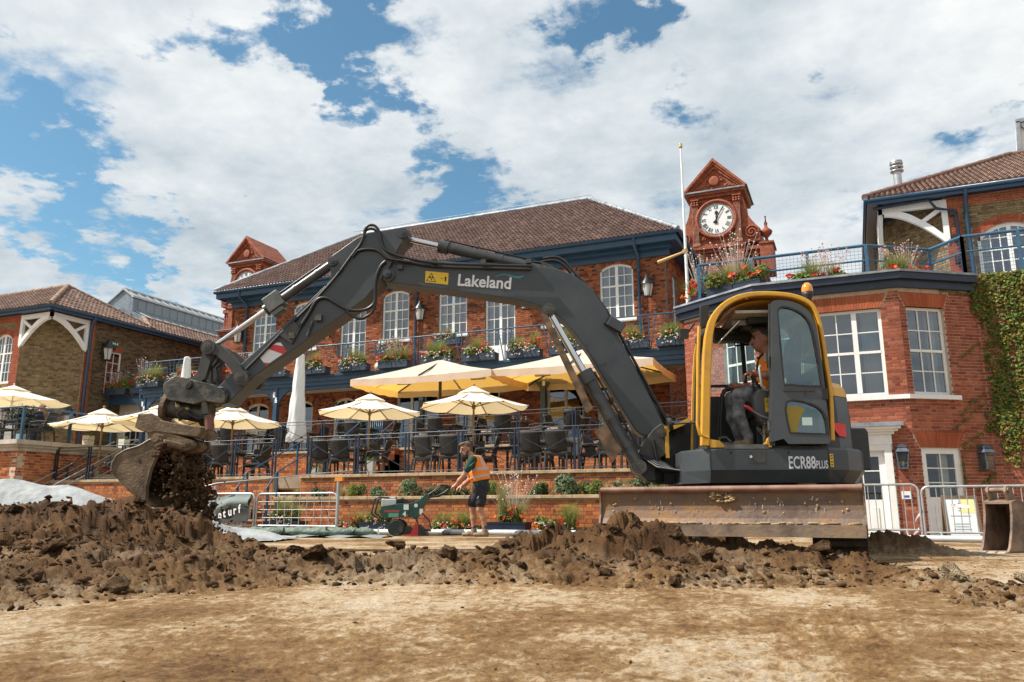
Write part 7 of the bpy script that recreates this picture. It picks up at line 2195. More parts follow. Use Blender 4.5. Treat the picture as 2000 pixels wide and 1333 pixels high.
 b=MB();b.prism([(-.34,1.5),(-.40,2.15),(-.44,2.32),(-.52,2.32),(-.50,2.1),(-.46,1.5)],.27,.67);b.build('seat_back',TRIM,t,bevel=.03)
 b=MB();b.bx(-.36,.02,.32,.62,1.10,1.42);b.build('seat_base',TRIM,t)
 b=MB();b.prism(D['console'][:1]+[(.03,1.70),(-.18,1.72)]+D['console'][2:],.70,.84);cn=b.build('control_console',mat('console_grey',[(.055,.058,.06),(.075,.078,.08)],rough=.5,scale=10),t,bevel=.03)
 b=MB();b.prism([(.02,1.68),(-.04,1.72),(-.10,1.71),(-.10,1.2),(.02,1.3)],.10,.24);b.build('control_console',MATS['console_grey'],t)
 b=MB();b.bx(-.075,-.035,.84,.842,1.455,1.60);st=b.build('warning_sticker',DECAL_Y,cn)
 b=MB();b.bar((-.055,.843,1.585),(-.04,.843,1.555),.004);b.bar((-.055,.843,1.585),(-.07,.843,1.555),.004);b.bar((-.04,.843,1.555),(-.07,.843,1.555),.004);b.tube([(-.055+.013*cos(a),.843,1.515+.013*sin(a)) for a in [k*.5 for k in range(13)]],.002,4);b.build('sticker_print',DECAL_K,st)
 b=MB();b.bx(-.14,-.08,.84,.842,1.48,1.55);b.build('blue_label',DECAL_B,cn);b=MB();b.bx(-.14,-.08,.8425,.843,1.505,1.523);b.build('label_band',DECAL_W,cn)
 b=MB()
 for i,(r,z) in enumerate(((.05,1.70),(.045,1.73),(.038,1.76),(.03,1.79))):b.lathe([(r,z),(r*.8,z+.015),(r*.9,z+.03)],(.0-i*-.01,.72,0),12)
 b.tube([(.03,.72,1.80),(.045,.72,1.84),(.06,.72,1.87)],.018,8);b.build('joystick',RUBBER,t)
 for y in (.30,.42):
  b=MB();b.tube([(.36,y,1.10),(.34,y,1.45),(.31,y,1.68),(.27,y,1.76),(.20,y,1.775)],[.012,.012,.014,.02,.022],8);b.build('travel_lever',RUBBER,t)
 b=MB();b.tube([(.10,.88,1.46),(.02,.88,1.41),(-.06,.88,1.38),(-.15,.86,1.41)],.010,8);lv_=b.build('safety_lever',mat('lever_grey',[(.2,.2,.2)],rough=.4),t)
 b=MB();b.tube([(.19,.88,1.515),(.15,.88,1.50),(.10,.88,1.46)],[.012,.02,.018],8);b.build('lever_grip',mat('red_grip',[(.40,.035,.03)],rough=.5),lv_)
 b=MB();rr=random.Random(2)
 for i in range(10):b.tube([(rr.uniform(-.12,.0),.6+rr.uniform(0,.25),1.10),(rr.uniform(-.1,.02),.62+rr.uniform(0,.25),1.22+rr.uniform(0,.12))],rr.uniform(.008,.02),6)
 b.build('seat_wiring',mat('wiring',[(.03,.03,.03),(.3,.27,.2)],rough=.6,scale=14),t,kind='stuff')
 b=MB();b.box((.40,.80,1.13),(.10,.10,.03));b.tube([(.46,.82,1.12),(.44,.82,1.19),(.38,.82,1.20),(.33,.82,1.15)],.016,6);b.build('pedal',OILY,t)
 b=MB();b.prism(D['mirror'],.74,.80);b.bar((.57,.76,2.40),(.50,.80,2.38),.02);b.build('wing_mirror',RUBBER,t,bevel=.012)
 b=MB();b.cyl((.88,.16,1.40),(.84,.16,1.41),.075,n=18);b.tube([(.84,.16,1.41),(.70,.35,1.40),(.58,.60,1.38)],.012,6);b.build('round_mirror',RUBBER,t)
 b=MB();b.box((.62,-.1,2.50),(.10,.12,.10));b.tube([(.57,-.08,2.52),(.50,-.05,2.62)],.014,6);b.build('work_lamp',RUBBER,t)
 b=MB();b.lathe([(.025,2.70),(.03,2.76),(.058,2.83),(.062,2.875),(.0,2.875)],(-.72,.3,0),16);bc=b.build('beacon',RUBBER,t)
 b=MB();b.lathe([(.062,2.875),(.062,2.915),(.05,2.955),(.025,2.98),(.0,2.985)],(-.72,.3,0),18);b.build('beacon_dome',mat('amber',[(.70,.24,.01)],rough=.18,coat=.5),bc)
 b=MB();b.tube([(-.55,.3,2.56),(-.66,.3,2.62),(-.72,.3,2.72)],.015,6);b.build('beacon_bracket',CHAR_D,t)
 for x in (.10,-.52):
  b=MB();b.cyl((x,.9,2.645 if x>0 else 2.57),(x,.9,2.70 if x>0 else 2.62),.018,n=10);b.build('roof_lug',YEL,t)
 bm_=D['boom'];b=slab(bm_,-.36,-.05);bo=b.build('boom',CHAR,t,bevel=.012)
 b=MB();b.prism([p for p in arcpts((D['pins'][1][0],D['pins'][1][1]),.085,0,360,20)][:-1],-.40,-.02);b.build('boom_nose',CHAR,bo,bevel=.006)
 pin(bo,D['pins'][1],-.42,.045,.048,CHAR)
 b=MB()
 b.tube([v3(D['boom'][i],-.052) for i in range(18,30)],.006,4);b.build('weld_seam',CHAR_D,bo)
 b=MB();a=Vector((1.62,-.048,2.02));b.bar((1.55,-.048,2.16),(1.735,-.048,2.08),.004,.006);b.build('plate_joint',CHAR_D,bo)
 lb=D['lampbox'];lam=MB();lx,lz=1.555,2.665;
 R_=Matrix.Rotation(radians(-32),4,'Y')
 lam.xf=T((1.42,-.01,2.60)) @ R_;lam.box((0,0,0),(.20,.10,.12));l_=lam.build('work_lamp',CHAR,bo,bevel=.01)
 q=MB(T((1.52,-.01,2.655)) @ R_);q.box((0,0,0),(.03,.09,.10));q.build('lamp_lens',RUBBER,l_)
 tx=D['text'];p0,p1=Vector(tx[0]),Vector(tx[1]);ang=atan2(-(p1.y-p0.y),-(p1.x-p0.x)) if False else atan2(p1.y-p0.y,-(p1.x-p0.x))
 M=Matrix(((-cos(ang),sin(ang),0,p0.x),(0,0,1,-.0475),(sin(ang),cos(ang),0,p0.y),(0,0,0,1)))
 text_part('owner_lettering','Lakeland',.205,DECAL_W,bo,M,.001,.0045,.92)
 b=MB();up=[(2.86,3.235),(2.80,3.262),(2.74,3.268),(2.68,3.252),(2.62,3.236),(2.56,3.232),(2.50,3.245)];lo_=[(2.84,3.235),(2.79,3.252),(2.73,3.255),(2.68,3.236),(2.62,3.214),(2.56,3.208),(2.52,3.226)]
 for i in range(6):b.add([v3(up[i],-.047),v3(up[i+1],-.047),v3(lo_[i+1],-.047),v3(lo_[i],-.047)],[(0,1,2,3)])
 b.build('wave_emblem',DECAL_T,bo)
 q=D['stick'];b=MB();b.prism(q,-.049,-.0465);st=b.build('warning_sticker',DECAL_Y,bo)
 o,ux,uz=Vector(q[0]),Vector(q[1])-Vector(q[0]),Vector(q[3])-Vector(q[0])
 P2=lambda u,v:v3(o+ux*u+uz*v,-.0455)
 b=MB()
 for a,c in (((.06,.14),(.46,.14)),((.46,.14),(.26,.86)),((.26,.86),(.06,.14))):b.bar(P2(*a),P2(*c),.007,.002,up=(0,1,0))
 b.ball(P2(.21,.5),(.012,.002,.012),6,4);b.ball(P2(.31,.5),(.012,.002,.012),6,4);b.bar(P2(.24,.38),P2(.30,.25),.012,.002,up=(0,1,0))
 b.ball(P2(.88,.62),(.012,.002,.012),8,5);b.bar(P2(.88,.55),P2(.88,.28),.018,.002,up=(0,1,0));b.bar(P2(.68,.5),P2(.78,.5),.006,.002,up=(0,1,0))
 b.build('sticker_print',DECAL_K,st)
 kp=D['kingpost'];b=MB();b.prism(kp,-.02,.03);b.prism(kp,-.43,-.38);b.prism([(x*.98+.02,z) for x,z in kp],-.38,-.02);b.build('king_post',CHAR_D,t,bevel=.01)
 pin(t,D['pins'][8],-.45,.05,.055,OILY);pin(t,D['pins'][9],-.45,.05,.05,OILY)
 b=MB();b.tube([(1.04,.05,1.24),(1.02,.06,1.1),(1.0,.06,.98),(.95,.06,.90),(.7,.1,.88)],.02,6);b.build('hose',HOSE,t)
 def ram(parent,a,c,split,rb,rr_,y,name,head=.0):
  a,c=Vector(a),Vector(c);d=(c-a)
  g=MB();g.cyl(v3(a,y),v3(a+d*split,y),rb,n=18);g.cyl(v3(a+d*(split-.07),y),v3(a+d*split,y),rb*1.28,n=18)
  for s in (.12,.3):g.cyl(v3(a+d*s,y),v3(a+d*(s+.02),y),rb*1.10,n=18)
  o=g.build(name,RAM,parent)
  g=MB();g.cyl(v3(a+d*(split-.01),y),v3(c,y),rr_,n=14);g.build('ram_rod',CHROME,o)
  g=MB();g.cyl(v3(a,y-rb*1.0),v3(a,y+rb*1.0),rb*1.05,n=16);g.cyl(v3(c,y-rb),v3(c,y+rb),rb*1.0,n=16);g.build('ram_eye',OILY,o)
  n_=Vector((-d.y,d.x)).normalized()
  if n_.y<0:n_=-n_
  g=MB();q0,q1=a+d*.08+n_*rb*1.35,a+d*(split-.03)+n_*rb*1.35;g.tube([v3(q0,y+.01),v3(q1,y+.01)],.012,6);g.build('ram_pipe',HOSE,o)
  return o
 P=D['pins']
 ram(t,P[2],P[5],.56,.058,.034,-.04,'bucket_ram')
 e=(Vector(P[5])-Vector(P[2])).normalized();m0=Vector(P[2])+e*.86
 R2=Matrix.Rotation(-atan2(e.y,e.x),4,'Y')
 g=MB(T(v3(m0,.0)) @ R2);g.box((0,0,.0),(.22,.16,.20));g.box((.02,0,-.13),(.16,.12,.06));g.build('valve_block',mat('valve_steel',[(.10,.10,.095),(.17,.165,.15)],rough=.4,metal=.5,scale=8),t,bevel=.008)
 ram(t,P[10],P[0],.76,.066,.036,-.2,'dipper_ram')
 ram(t,P[9],P[11],.60,.078,.042,.10,'boom_ram')
 b=MB();gp=D['guard'];b.prism(gp,.17,.19);b.prism([(x,z) for x,z in gp],.03,.05);b.build('ram_guard',mat('rusty_guard',[(.05,.04,.03),(.13,.08,.045),(.24,.15,.08)],rough=.65,scale=7,metal=.2),t)
 b=MB();gp=D['guard2'];b.prism(gp,.20,.23);b.prism(gp,.0,.03);b.build('ram_guard',MATS['rusty_guard'],t)
 pin(bo,P[11],-.05,.20,.055);pin(bo,P[10],-.30,-.10,.05)
 b=MB();pt_=Vector(P[10]);b.prism([(pt_.x+.12,pt_.y-.02),(pt_.x-.16,pt_.y-.09),(pt_.x-.10,pt_.y+.03),(pt_.x,pt_.y+.06)],-.30,-.27);b.prism([(pt_.x+.12,pt_.y-.02),(pt_.x-.16,pt_.y-.09),(pt_.x-.10,pt_.y+.03),(pt_.x,pt_.y+.06)],-.13,-.10);b.build('ram_lug',CHAR,bo)
 b=slab(D['arm'],-.33,.0);ar=b.build('dipper_arm',CHAR,t,bevel=.010)
 pin(ar,P[0],-.36,.03,.065,CHAR);pin(ar,P[2],-.36,.03,.05,CHAR);pin(ar,P[3],-.38,.06,.07,OILY)
 b=MB();c0=Vector(P[3]);b.tube([v3(c0+Vector((cos(a),sin(a)))*.085,.045) for a in [k*.33 for k in range(20)]],.016,6);b.build('pin_collar',OILY,ar)
 b=MB();b.prism(D['armblock'],.0,.035);blk=b.build('cover_plate',CHAR_D,ar,bevel=.006);c_=Vector(D['armblock'][2]);
 b=MB();b.box(v3(Vector(D['armblock'][2]).lerp(Vector(D['armblock'][3]),.5)+Vector((.05,0)),.045),(.07,.03,.07));b.build('fitting',OILY,blk)
 mk=D['mark'];bot=mk[:6]
 b=MB();b.prism(bot,.001,.0035);mm=b.build('marker_board',DECAL_W,ar)
 L2=lambda a,c,f:(a[0]+(c[0]-a[0])*f,a[1]+(c[1]-a[1])*f)
 b=MB();b.add([v3(p,.0045) for p in (mk[6],mk[7],mk[3],mk[9],L2(mk[0],mk[1],.52))],[(0,1,2,3,4)]);b.add([v3(p,.0045) for p in (mk[5],mk[4],L2(mk[5],mk[0],.35))],[(0,1,2)]);b.build('red_stripe',DECAL_R,mm)
 for k,r in (('hoseA',.018),('hoseB',.018),('hoseC',.022),('hoseD',.020),('hoseE',.018),('hoseF',.016)):
  pts=D[k]
  for rep in range(2 if k in ('hoseA','hoseE','hoseF') else 1):
   P_=[Vector((p[0]+.02*rep,(.02 if k not in ('hoseE','hoseF') else-.16)-.05*rep,p[1]-.028*rep)) for p in pts]
   Q=[]
   for i in range(len(P_)-1):
    p_1,p0_,p1_,p2_=P_[max(i-1,0)],P_[i],P_[i+1],P_[min(i+2,len(P_)-1)]
    for u in (0,.33,.66):
     Q.append(.5*((2*p0_)+(-p_1+p1_)*u+(2*p_1-5*p0_+4*p1_-p2_)*u*u+(-p_1+3*p0_-3*p1_+p2_)*u ** 3))
   Q.append(P_[-1])
   h=MB();h.tube(Q,r,7);h.build('hose',HOSE,t)
 for p in ((3.60,3.42),(3.0,3.40),(2.45,3.39),(4.02,3.35)):
  b=MB();b.box((p[0],-.1,p[1]+.02),(.06,.2,.05));b.build('hose_clamp',OILY,bo)
 b=MB();b.box(v3((4.99,2.74),.03),(.08,.06,.08));b.cyl(v3((5.06,2.70),.03),v3((5.12,2.52),.03),.012,n=6);b.build('hose_clamp',OILY,ar)
 rk=[Vector(p) for p in D['rocker']]
 def curved(path,w,y0,y1,nm,m):
  b=MB();n=len(path);Lf,Rt=[],[]
  for i,p in enumerate(path):
   d=(path[min(i+1,n-1)]-path[max(i-1,0)]).normalized();nn=Vector((-d.y,d.x));Lf.append(p+nn*w);Rt.append(p-nn*w)
  b.prism(([tuple(p) for p in Lf]+[tuple(p) for p in Rt[::-1]])[::-1],y0,y1)
  for e_ in (path[0],path[-1]):b.cyl(v3(e_,y0-.01),v3(e_,y1+.01),w*1.45,n=16)
  return b.build(nm,m,t)
 fine=[]
 for i in range(len(rk)-1):
  for u in (0,.5):fine.append(rk[i].lerp(rk[i+1],u))
 fine.append(rk[-1])
 curved(fine,.062,.03,.10,'rocker_link',CHAR_D);curved(fine,.062,-.42,-.35,'rocker_link',CHAR_D)
 lk=[Vector(P[5]),Vector(P[14]),Vector(P[4])]
 curved(lk,.062,-.06,.02,'push_link',CHAR_D);curved(lk,.062,-.34,-.26,'push_link',CHAR_D)
 for k,r in ((5,.06),(6,.055),(4,.06)):pin(t,P[k],-.44,.115,r,OILY)
 for k in range(3):
  h=MB();h.tube([v3((6.28-.05*k,2.32-.02*k),-.1-.04*k),v3((6.36-.06*k,2.15),-.05),v3((6.38-.09*k,2.0),-.05),v3((6.30-.09*k,1.84),-.1)],.016,6);h.build('hose',HOSE,t)
 b=MB();b.prism(D['coupler'],.03,.075);b.prism(D['coupler'],-.44,-.395);cp=b.build('quick_coupler',OILY,t,bevel=.008)
 b=MB();b.prism([(x*.97+.03*6.6,z*.97+.03*1.9) for x,z in D['coupler']],-.395,.03);b.build('coupler_core',MUDDY,cp)
 b=MB();c1,c2=Vector(P[12]),Vector(P[13]);b.cyl(v3(c1,-.18),v3(c2,-.18),.115,n=22);b.build('tilt_cylinder',OILY,t)
 e=(c1-c2).normalized()
 b=MB();b.cyl(v3(c1-e*.02,-.18),v3(c1+e*.035,-.18),.185,n=24)
 for i in range(10):b.cyl(v3(c1+e*.035,-.18)+Vector((0,.15*cos(i*.63),.15*sin(i*.63))),v3(c1+e*.05,-.18)+Vector((0,.15*cos(i*.63),.15*sin(i*.63))),.016,n=6)
 b.build('tilt_flange',MUDDY,t)
 b=MB();b.cyl(v3(c2,-.18),v3(c2-e*.07,-.18),.15,n=24);b.build('tilt_flange',OILY,t)
 b=MB();b.ball(v3((6.70,1.695),-.07),(.035,.02,.035),8,5);b.ball(v3((6.58,1.66),-.07),(.035,.02,.035),8,5);b.build('grease_fitting',mat('brass_fitting',[(.30,.22,.06),(.5,.42,.2)],rough=.4,metal=.4,scale=30),t)
 b=MB();b.cyl(v3((6.33,1.76),.02),v3((6.30,1.58),.02),.045,n=14);b.build('hose_elbow',OILY,t)
 b=MB();b.cyl(v3((6.275,1.57),.0),v3((6.245,1.40),.0),.055,n=14);b.build('red_ram',mat('faded_red',[(.13,.03,.025),(.24,.07,.055),(.12,.08,.05)],rough=.6,scale=9),t)
 b=MB();b.prism(D['carrier'],.02,.07);b.prism(D['carrier'],-.43,-.38);b.prism([(x,z-.01) for x,z in D['carrier']],-.38,.02);b.build('tilt_carrier',MUDDY,t,bevel=.01)
 b=MB();b.tube([v3(p,.0) for p in ((6.62,1.51),(6.66,1.60),(6.58,1.64),(6.50,1.58),(6.40,1.53),(6.3,1.55))],.018,6);b.build('hose',HOSE,t)
 b=MB();b.prism(D['earblock'],.0,.06);b.prism(D['earblock'],-.44,-.38);b.prism(D['earblock'],-.30,-.12);eb=b.build('bucket_ear',MUDDY,t,bevel=.01);pin(t,P[7],-.46,.075,.05,MUDDY)
 bk_=D['bucket'];y0,y1=-.66,.22
 b=MB();b.prism(bk_,y1-.03,y1);bu=b.build('bucket',MUDDY,t,bevel=.006)
 b=MB();b.prism(bk_,y0,y0+.03);b.build('bucket_side',MUDDY,bu)
 back=bk_[1:13];b=MB()
 for i in range(len(back)-1):
  p,q=Vector(back[i]),Vector(back[i+1]);d=(q-p).normalized();nn=Vector((-d.y,d.x))*.022
  b.prism([tuple(p),tuple(q),tuple(q-nn),tuple(p-nn)],y0+.03,y1-.03)
 b.build('bucket_shell',MUDDY,bu)
 b=MB();p,q=Vector(bk_[12]),Vector(bk_[11]);d=(q-p).normalized();b.prism([tuple(p-d*.05),tuple(p+d*.16),(p+d*.16+Vector((-.02,.02)))[:],(p-d*.03+Vector((-.02,.02)))[:]],y0-.01,y1+.01);b.build('bucket_lip',MUDDY,bu)
 b=MB()
 for i in (13,14,15):
  p,q=bk_[i-1],bk_[i];b.bar(v3((p[0]+.02,p[1]),y1),v3((q[0]+.02,q[1]),y1),.02,.05,up=(0,1,0))
 b.build('edge_bar',MUDDY,bu)
 b=MB();b.tube([v3(bk_[i],y1) for i in range(0,8)],.012,6);b.build('rim',mat('polished_rim',[(.16,.13,.10),(.26,.22,.17)],rough=.5,metal=.3,scale=9),bu)
 b=MB();b.cyl(v3(bk_[1],-.1),v3(bk_[1],.235),.05,n=14);b.tube([v3((6.70,1.23),.20),v3((6.55,1.19),.05)],.045,10);b.build('bucket_tube',MUDDY,bu)
 b=MB();b.tube([v3((7.10,1.14),-.1),v3((6.98,1.30),-.1),v3((6.92,1.33),-.1),v3((6.80,1.27),-.1)],.022,8);b.build('hook_rail',MUDDY,bu)
 b=MB();b.cyl(v3((6.95,1.02),y1-.01),v3((6.95,1.02),y1+.003),.018,n=12);b.build('bolt_hole',DECAL_K,bu)
 return t
EXCAV=excavator()
def falling_soil():
 """the load sliding out of the bucket in lumps and crumbs"""
 rg=np.random.RandomState(12)
 M=Matrix.Translation(EX0) @ Matrix.Rotation(EXR,4,'Z')
 base=[rock_mesh('lump',300+i,2,CLOD_M,1.0) for i in range(5)]
 B=[]
 for me in base:
  v=np.empty(len(me.vertices)*3);me.vertices.foreach_get('co',v);B.append((v.reshape(-1,3),np.array([p.vertices[:] for p in me.polygons])));bpy.data.meshes.remove(me)
 VV,FF,off=[],[],0
 for i in range(2600):
  u=rg.uniform(0,1)
  z=1.17-1.02*u
  xr=6.66-.10*u-.10*sin(u*3);wl=.06+.20*min(1,u*1.3)+(.10*max(0,u-.7)/.3)
  x=xr+wl*rg.normal()*.55;y=-.22+rg.normal()*(.20+.05*u)
  lim=np.interp(z,[.52,.74,.93,1.09,1.2],[6.80,6.80,6.77,6.71,6.68])
  if z>.52 and x>lim:x=lim-rg.uniform(0,.1)
  if i % 40==0:x,r=xr+wl*.25*rg.normal(),rg.uniform(.07,.13)
  else:r=(.012+.050*rg.uniform(0,1) ** 3)
  if i % 7==3:x,z,y,r=rg.uniform(6.74,6.99),rg.uniform(.76,1.12),rg.uniform(-.6,.14),rg.uniform(.03,.09)
  if abs(x-xr)>wl*.9:r *= .5
  v,f=B[i % 5];a=rg.uniform(0,6.28,2)
  Rm=np.array([[cos(a[0]),-sin(a[0]),0],[sin(a[0]),cos(a[0]),0],[0,0,1]]) @ np.array([[1,0,0],[0,cos(a[1]),-sin(a[1])],[0,sin(a[1]),cos(a[1])]])
  c=M @ Vector((x,y,z))
  VV.append(v @ Rm.T*r+np.array(c));FF.append(f+off);off+=len(v)
 me=bpy.data.meshes.new('falling_soil')
 me.from_pydata(np.concatenate(VV).tolist(),[],np.concatenate(FF).tolist())
 me.materials.append(mat('damp_soil',[(.025,.013,.006),(.066,.034,.014),(.115,.064,.028)],rough=.9,scale=7,spec=.3,bump=.8,bscale=50,bdist=.01))
 obj('falling_soil',me,kind='stuff')
falling_soil()
SKIN=mat('skin',[(.36,.17,.10),(.45,.23,.145)],rough=.5,scale=9,sub=.08)
SKIN2=mat('ruddy_skin',[(.33,.13,.085),(.43,.20,.13)],rough=.5,scale=9,sub=.08)
HAIR=mat('brown_hair',[(.05,.03,.017),(.14,.09,.05)],rough=.7,scale=40,bump=.8,bscale=90)
HAIR_G=mat('greying_hair',[(.03,.024,.02),(.085,.075,.066)],rough=.7,scale=40,bump=.8,bscale=90)
TEE=mat('bottle_green_shirt',[(.010,.040,.028),(.020,.062,.045)],rough=.9,scale=7,bump=.5,bscale=14,bdist=.02)
SHORTS=mat('black_shorts',[(.010,.010,.014),(.022,.022,.030)],rough=.85,scale=7,bump=.5,bscale=16,bdist=.02)
JEANS=mat('grey_jeans',[(.06,.065,.072),(.15,.155,.165),(.25,.255,.265)],rough=.9,scale=9,bump=.8,bscale=22,bdist=.02)
BOOT=mat('tan_boot',[(.16,.11,.065),(.28,.21,.14)],rough=.85,scale=14,bump=.5,bscale=50)
SOCK=mat('dark_sock',[(.06,.06,.085)],rough=.9)
VEST=mat('orange_vest',[(.85,.21,.015),(.95,.27,.02)],rough=.75,scale=6,bump=.5,bscale=12,bdist=.02)
REFL=mat('reflective_tape',[(.38,.38,.40),(.46,.46,.48)],rough=.4,scale=9)
EYE=mat('eye',[(.02,.015,.012)],rough=.2)
PAL=[SKIN,HAIR,TEE,SHORTS,BOOT,SOCK,EYE,JEANS,SKIN2,HAIR_G]
def head(B,c,f,up,s=1.0,skin=0,hair=1,beard=True):
 """c centre, f face direction, up crown direction"""
 c,f,up=np.array(c),np.array(f,float),np.array(up,float)
 f /= np.linalg.norm(f);up=up-f*(up @ f);up /= np.linalg.norm(up);r=np.cross(f,up)
 rot=np.stack([r,f,up],1)
 q=lambda x,y,z:c+(r*x+f*y+up*z)*s
 B.ell(q(0,-.01,.02),np.array([.076,.097,.105])*s,skin,.02,rot)
 B.ell(q(0,.035,-.055),np.array([.058,.060,.065])*s,skin,.03,rot)
 B.cone(q(0,.092,.015),q(0,.114,-.024),.011*s,.017*s,skin,.012)
 for sx in (-1,1):
  B.ell(q(sx*.078,-.012,-.005),np.array([.010,.022,.033])*s,skin,.008,rot)
  B.ell(q(sx*.030,.085,.018),np.array([.013,.010,.008])*s,6,.004,rot)
  B.cone(q(sx*.014,.094,.038),q(sx*.048,.080,.036),.008*s,.006*s,hair,.006)
 B.cone(q(-.022,.092,-.056),q(.022,.092,-.056),.008*s,.008*s,8,.008)
 B.ell(q(0,-.034,.050),np.array([.083,.092,.084])*s,hair,.01,rot);B.ell(q(0,.040,.104),np.array([.060,.048,.030])*s,hair,.025,rot);B.ell(q(.02,.06,.098),np.array([.035,.035,.022])*s,hair,.02,rot);B.ell(q(0,-.06,-.01),np.array([.076,.06,.075])*s,hair,.02,rot)
 if beard:
  B.ell(q(0,.055,-.092),np.array([.052,.046,.035])*s,hair,.015,rot);B.cone(q(-.062,.012,-.04),q(-.045,.05,-.085),.016*s,.02*s,hair,.01);B.cone(q(.062,.012,-.04),q(.045,.05,-.085),.016*s,.02*s,hair,.01)
  B.cone(q(-.026,.098,-.043),q(.026,.098,-.043),.008*s,.008*s,hair,.006)
 return q
def hand(B,w,d,palm,s=1.0,curl=1.0,m=0,side=1):
 """wrist w, knuckle direction d, palm facing direction; fingers curl towards the palm side"""
 w,d,n=np.array(w,float),np.array(d,float),np.array(palm,float)
 d /= np.linalg.norm(d);n=n-d*(n @ d);n /= np.linalg.norm(n);x=np.cross(d,n)*side
 B.cone(w,w+d*.05*s,.026*s,.030*s,m,.02)
 for k in (-1,0,1):B.cone(w+d*.03*s+x*k*.018*s,w+d*.085*s+x*k*.026*s,.017*s,.014*s,m,.015)
 for k,L in zip((-1.5,-.5,.5,1.5),(.068,.08,.076,.058)):
  p=w+d*.088*s+x*k*.0195*s;a=.5*curl
  for j,fr in enumerate((.45,.32,.25)):
   dd=d*cos(a)+n*sin(a);e=p+dd*L*fr*s;B.cone(p,e,(.0098-.0009*j)*s,(.009-.0009*j)*s,m,.004);p=e;a+=.85*curl
 p=w+d*.03*s+x*-.032*s
 for dd,L in ((d*.6-x*.6+n*.5,.04),(d*.7+n*.7-x*.1,.032),(d*.6+n*.7+x*.3,.026)):
  dd=dd/np.linalg.norm(dd);e=p+dd*L*s;B.cone(p,e,.0125*s,.011*s,m,.008);p=e
def wrinkle(P,a=.006,f=17.0):
 return P+a*np.stack([np.sin(P[:,2]*f*1.7+P[:,0]*f),np.sin(P[:,2]*f+P[:,1]*f*1.3+1),0*P[:,0]],1)*np.clip((P[:,2]-.1)*4,0,1)[:,None]*.6
def worker():
 t=thing('person','bearded man in orange vest and black shorts bending over the green turf cutter','person',(-6.36,13.4,gz(-6.36,13.4)),radians(23))
 B=Body()
 hipN,hipF=(.07,-.09,.86),(.03,.09,.86)
 shN,shF=(-.10,-.19,1.365),(-.13,.17,1.34)
 B.cone((.05,0,.93),(.03,0,1.12),.150,.150,2,.06);B.cone((.03,0,1.12),(-.06,0,1.33),.155,.150,2,.06);B.cone((-.09,-.12,1.36),(-.10,.12,1.35),.085,.085,2,.06)
 B.cone(shN,(-.185,-.225,1.20),.080,.072,2,.03);B.cone(shF,(-.19,.20,1.18),.078,.07,2,.03)
 B.ell((.055,0,.86),(.160,.170,.11),3,.04)
 B.cone(hipN,(.045,-.11,.60),.115,.098,3,.03);B.cone(hipF,(-.10,.10,.60),.115,.098,3,.03)
 B.chain([(.045,-.11,.66),(.035,-.11,.48),(.105,-.10,.33),(.128,-.10,.13)],[.080,.058,.060,.036],0,.02)
 B.chain([(-.10,.10,.66),(-.108,.10,.48),(-.085,.11,.33),(-.078,.11,.13)],[.080,.058,.060,.036],0,.02)
 for x,y,a in ((.128,-.10,-.35),(-.078,.11,-.25)):
  B.cone((x,y,.18),(x,y,.11),.042,.044,5,.01)
  dx,dy=-cos(a),sin(a)*-1
  B.cone((x+.03,y,.05),(x+dx*.10,y+dy*.1,.048),.052,.048,4,.02);B.cone((x+dx*.08,y+dy*.08,.04),(x+dx*.19,y+dy*.19,.034),.046,.036,4,.02);B.cone((x,y,.11),(x,y,.05),.050,.052,4,.02)
 wN,wF=(-.40,-.12,.915),(-.30,.05,.90)
 B.chain([(-.16,-.215,1.26),(-.245,-.21,1.09),(-.33,-.16,.99),wN],[.056,.047,.046,.030],0,.02)
 B.chain([(-.17,.19,1.24),(-.17,.19,1.02),(-.24,.11,.95),wF],[.054,.045,.043,.029],0,.02)
 hand(B,wN,(-.75,.15,-.5),(-.3,.2,-1),1.0,1.0,0,1);hand(B,wF,(-.8,-.2,-.45),(-.3,0,-1),1.0,1.0,0,-1)
 B.cone((-.085,-.01,1.40),(-.175,-.02,1.50),.062,.058,0,.03)
 head(B,(-.232,-.03,1.565),(-.80,-.52,-.30),(-.25,-.1,1),1.08)
 me=B.mesh('body',PAL,.0085,lambda P:np.where(((P[:,2]>.58) & (P[:,2]<1.36))[:,None],wrinkle(P,.005),P))
 obj('body',me,t)
 V=Body()
 V.cone((.05,0,.98),(.03,0,1.12),.168,.166,0,.06);V.cone((.03,0,1.12),(-.06,0,1.33),.168,.163,0,.06);V.cone((-.09,-.11,1.37),(-.10,.11,1.36),.096,.096,0,.06)
 axis=np.array([-.11,0,.36]);axis /= np.linalg.norm(axis)
 def keep(c):
  h=(c-np.array([.05,0,.98])) @ axis
  front=(c[:,0]<-.10+.0*h) & (np.abs(c[:,1])<.05)
  arm=((c[:,0]+.135) ** 2/.095 ** 2+(c[:,2]-1.30) ** 2/.115 ** 2<1) & (np.abs(c[:,1])>.07)
  return (h>.02-.10*(c[:,0]-.02)) & (c[:,2]<1.445) & ~arm & ~((c[:,0]<-.13) & (c[:,2]>1.38))
 me=V.mesh('vest',[VEST,REFL],.011,lambda P:wrinkle(P,.007),keep)
 mi=[]
 for p in me.polygons:
  h=(np.array(p.center)-np.array([.05,0,.98])) @ axis
  mi.append(1 if .07<h+.10*(p.center.x)<.115 or .20<h+.15*p.center.x<.245 or (h>.24 and .085<abs(p.center.y)<.125) else 0)
 me.polygons.foreach_set('material_index',mi)
 obj('vest',me,t,solid=.006)
 b=MB();b.ball((-.125,-.12,1.02),(.03,.035,.03),10,6);b.bar((-.12,-.13,1.01),(-.11,-.16,.95),.03,.01);b.build('vest_knot',VEST,t)
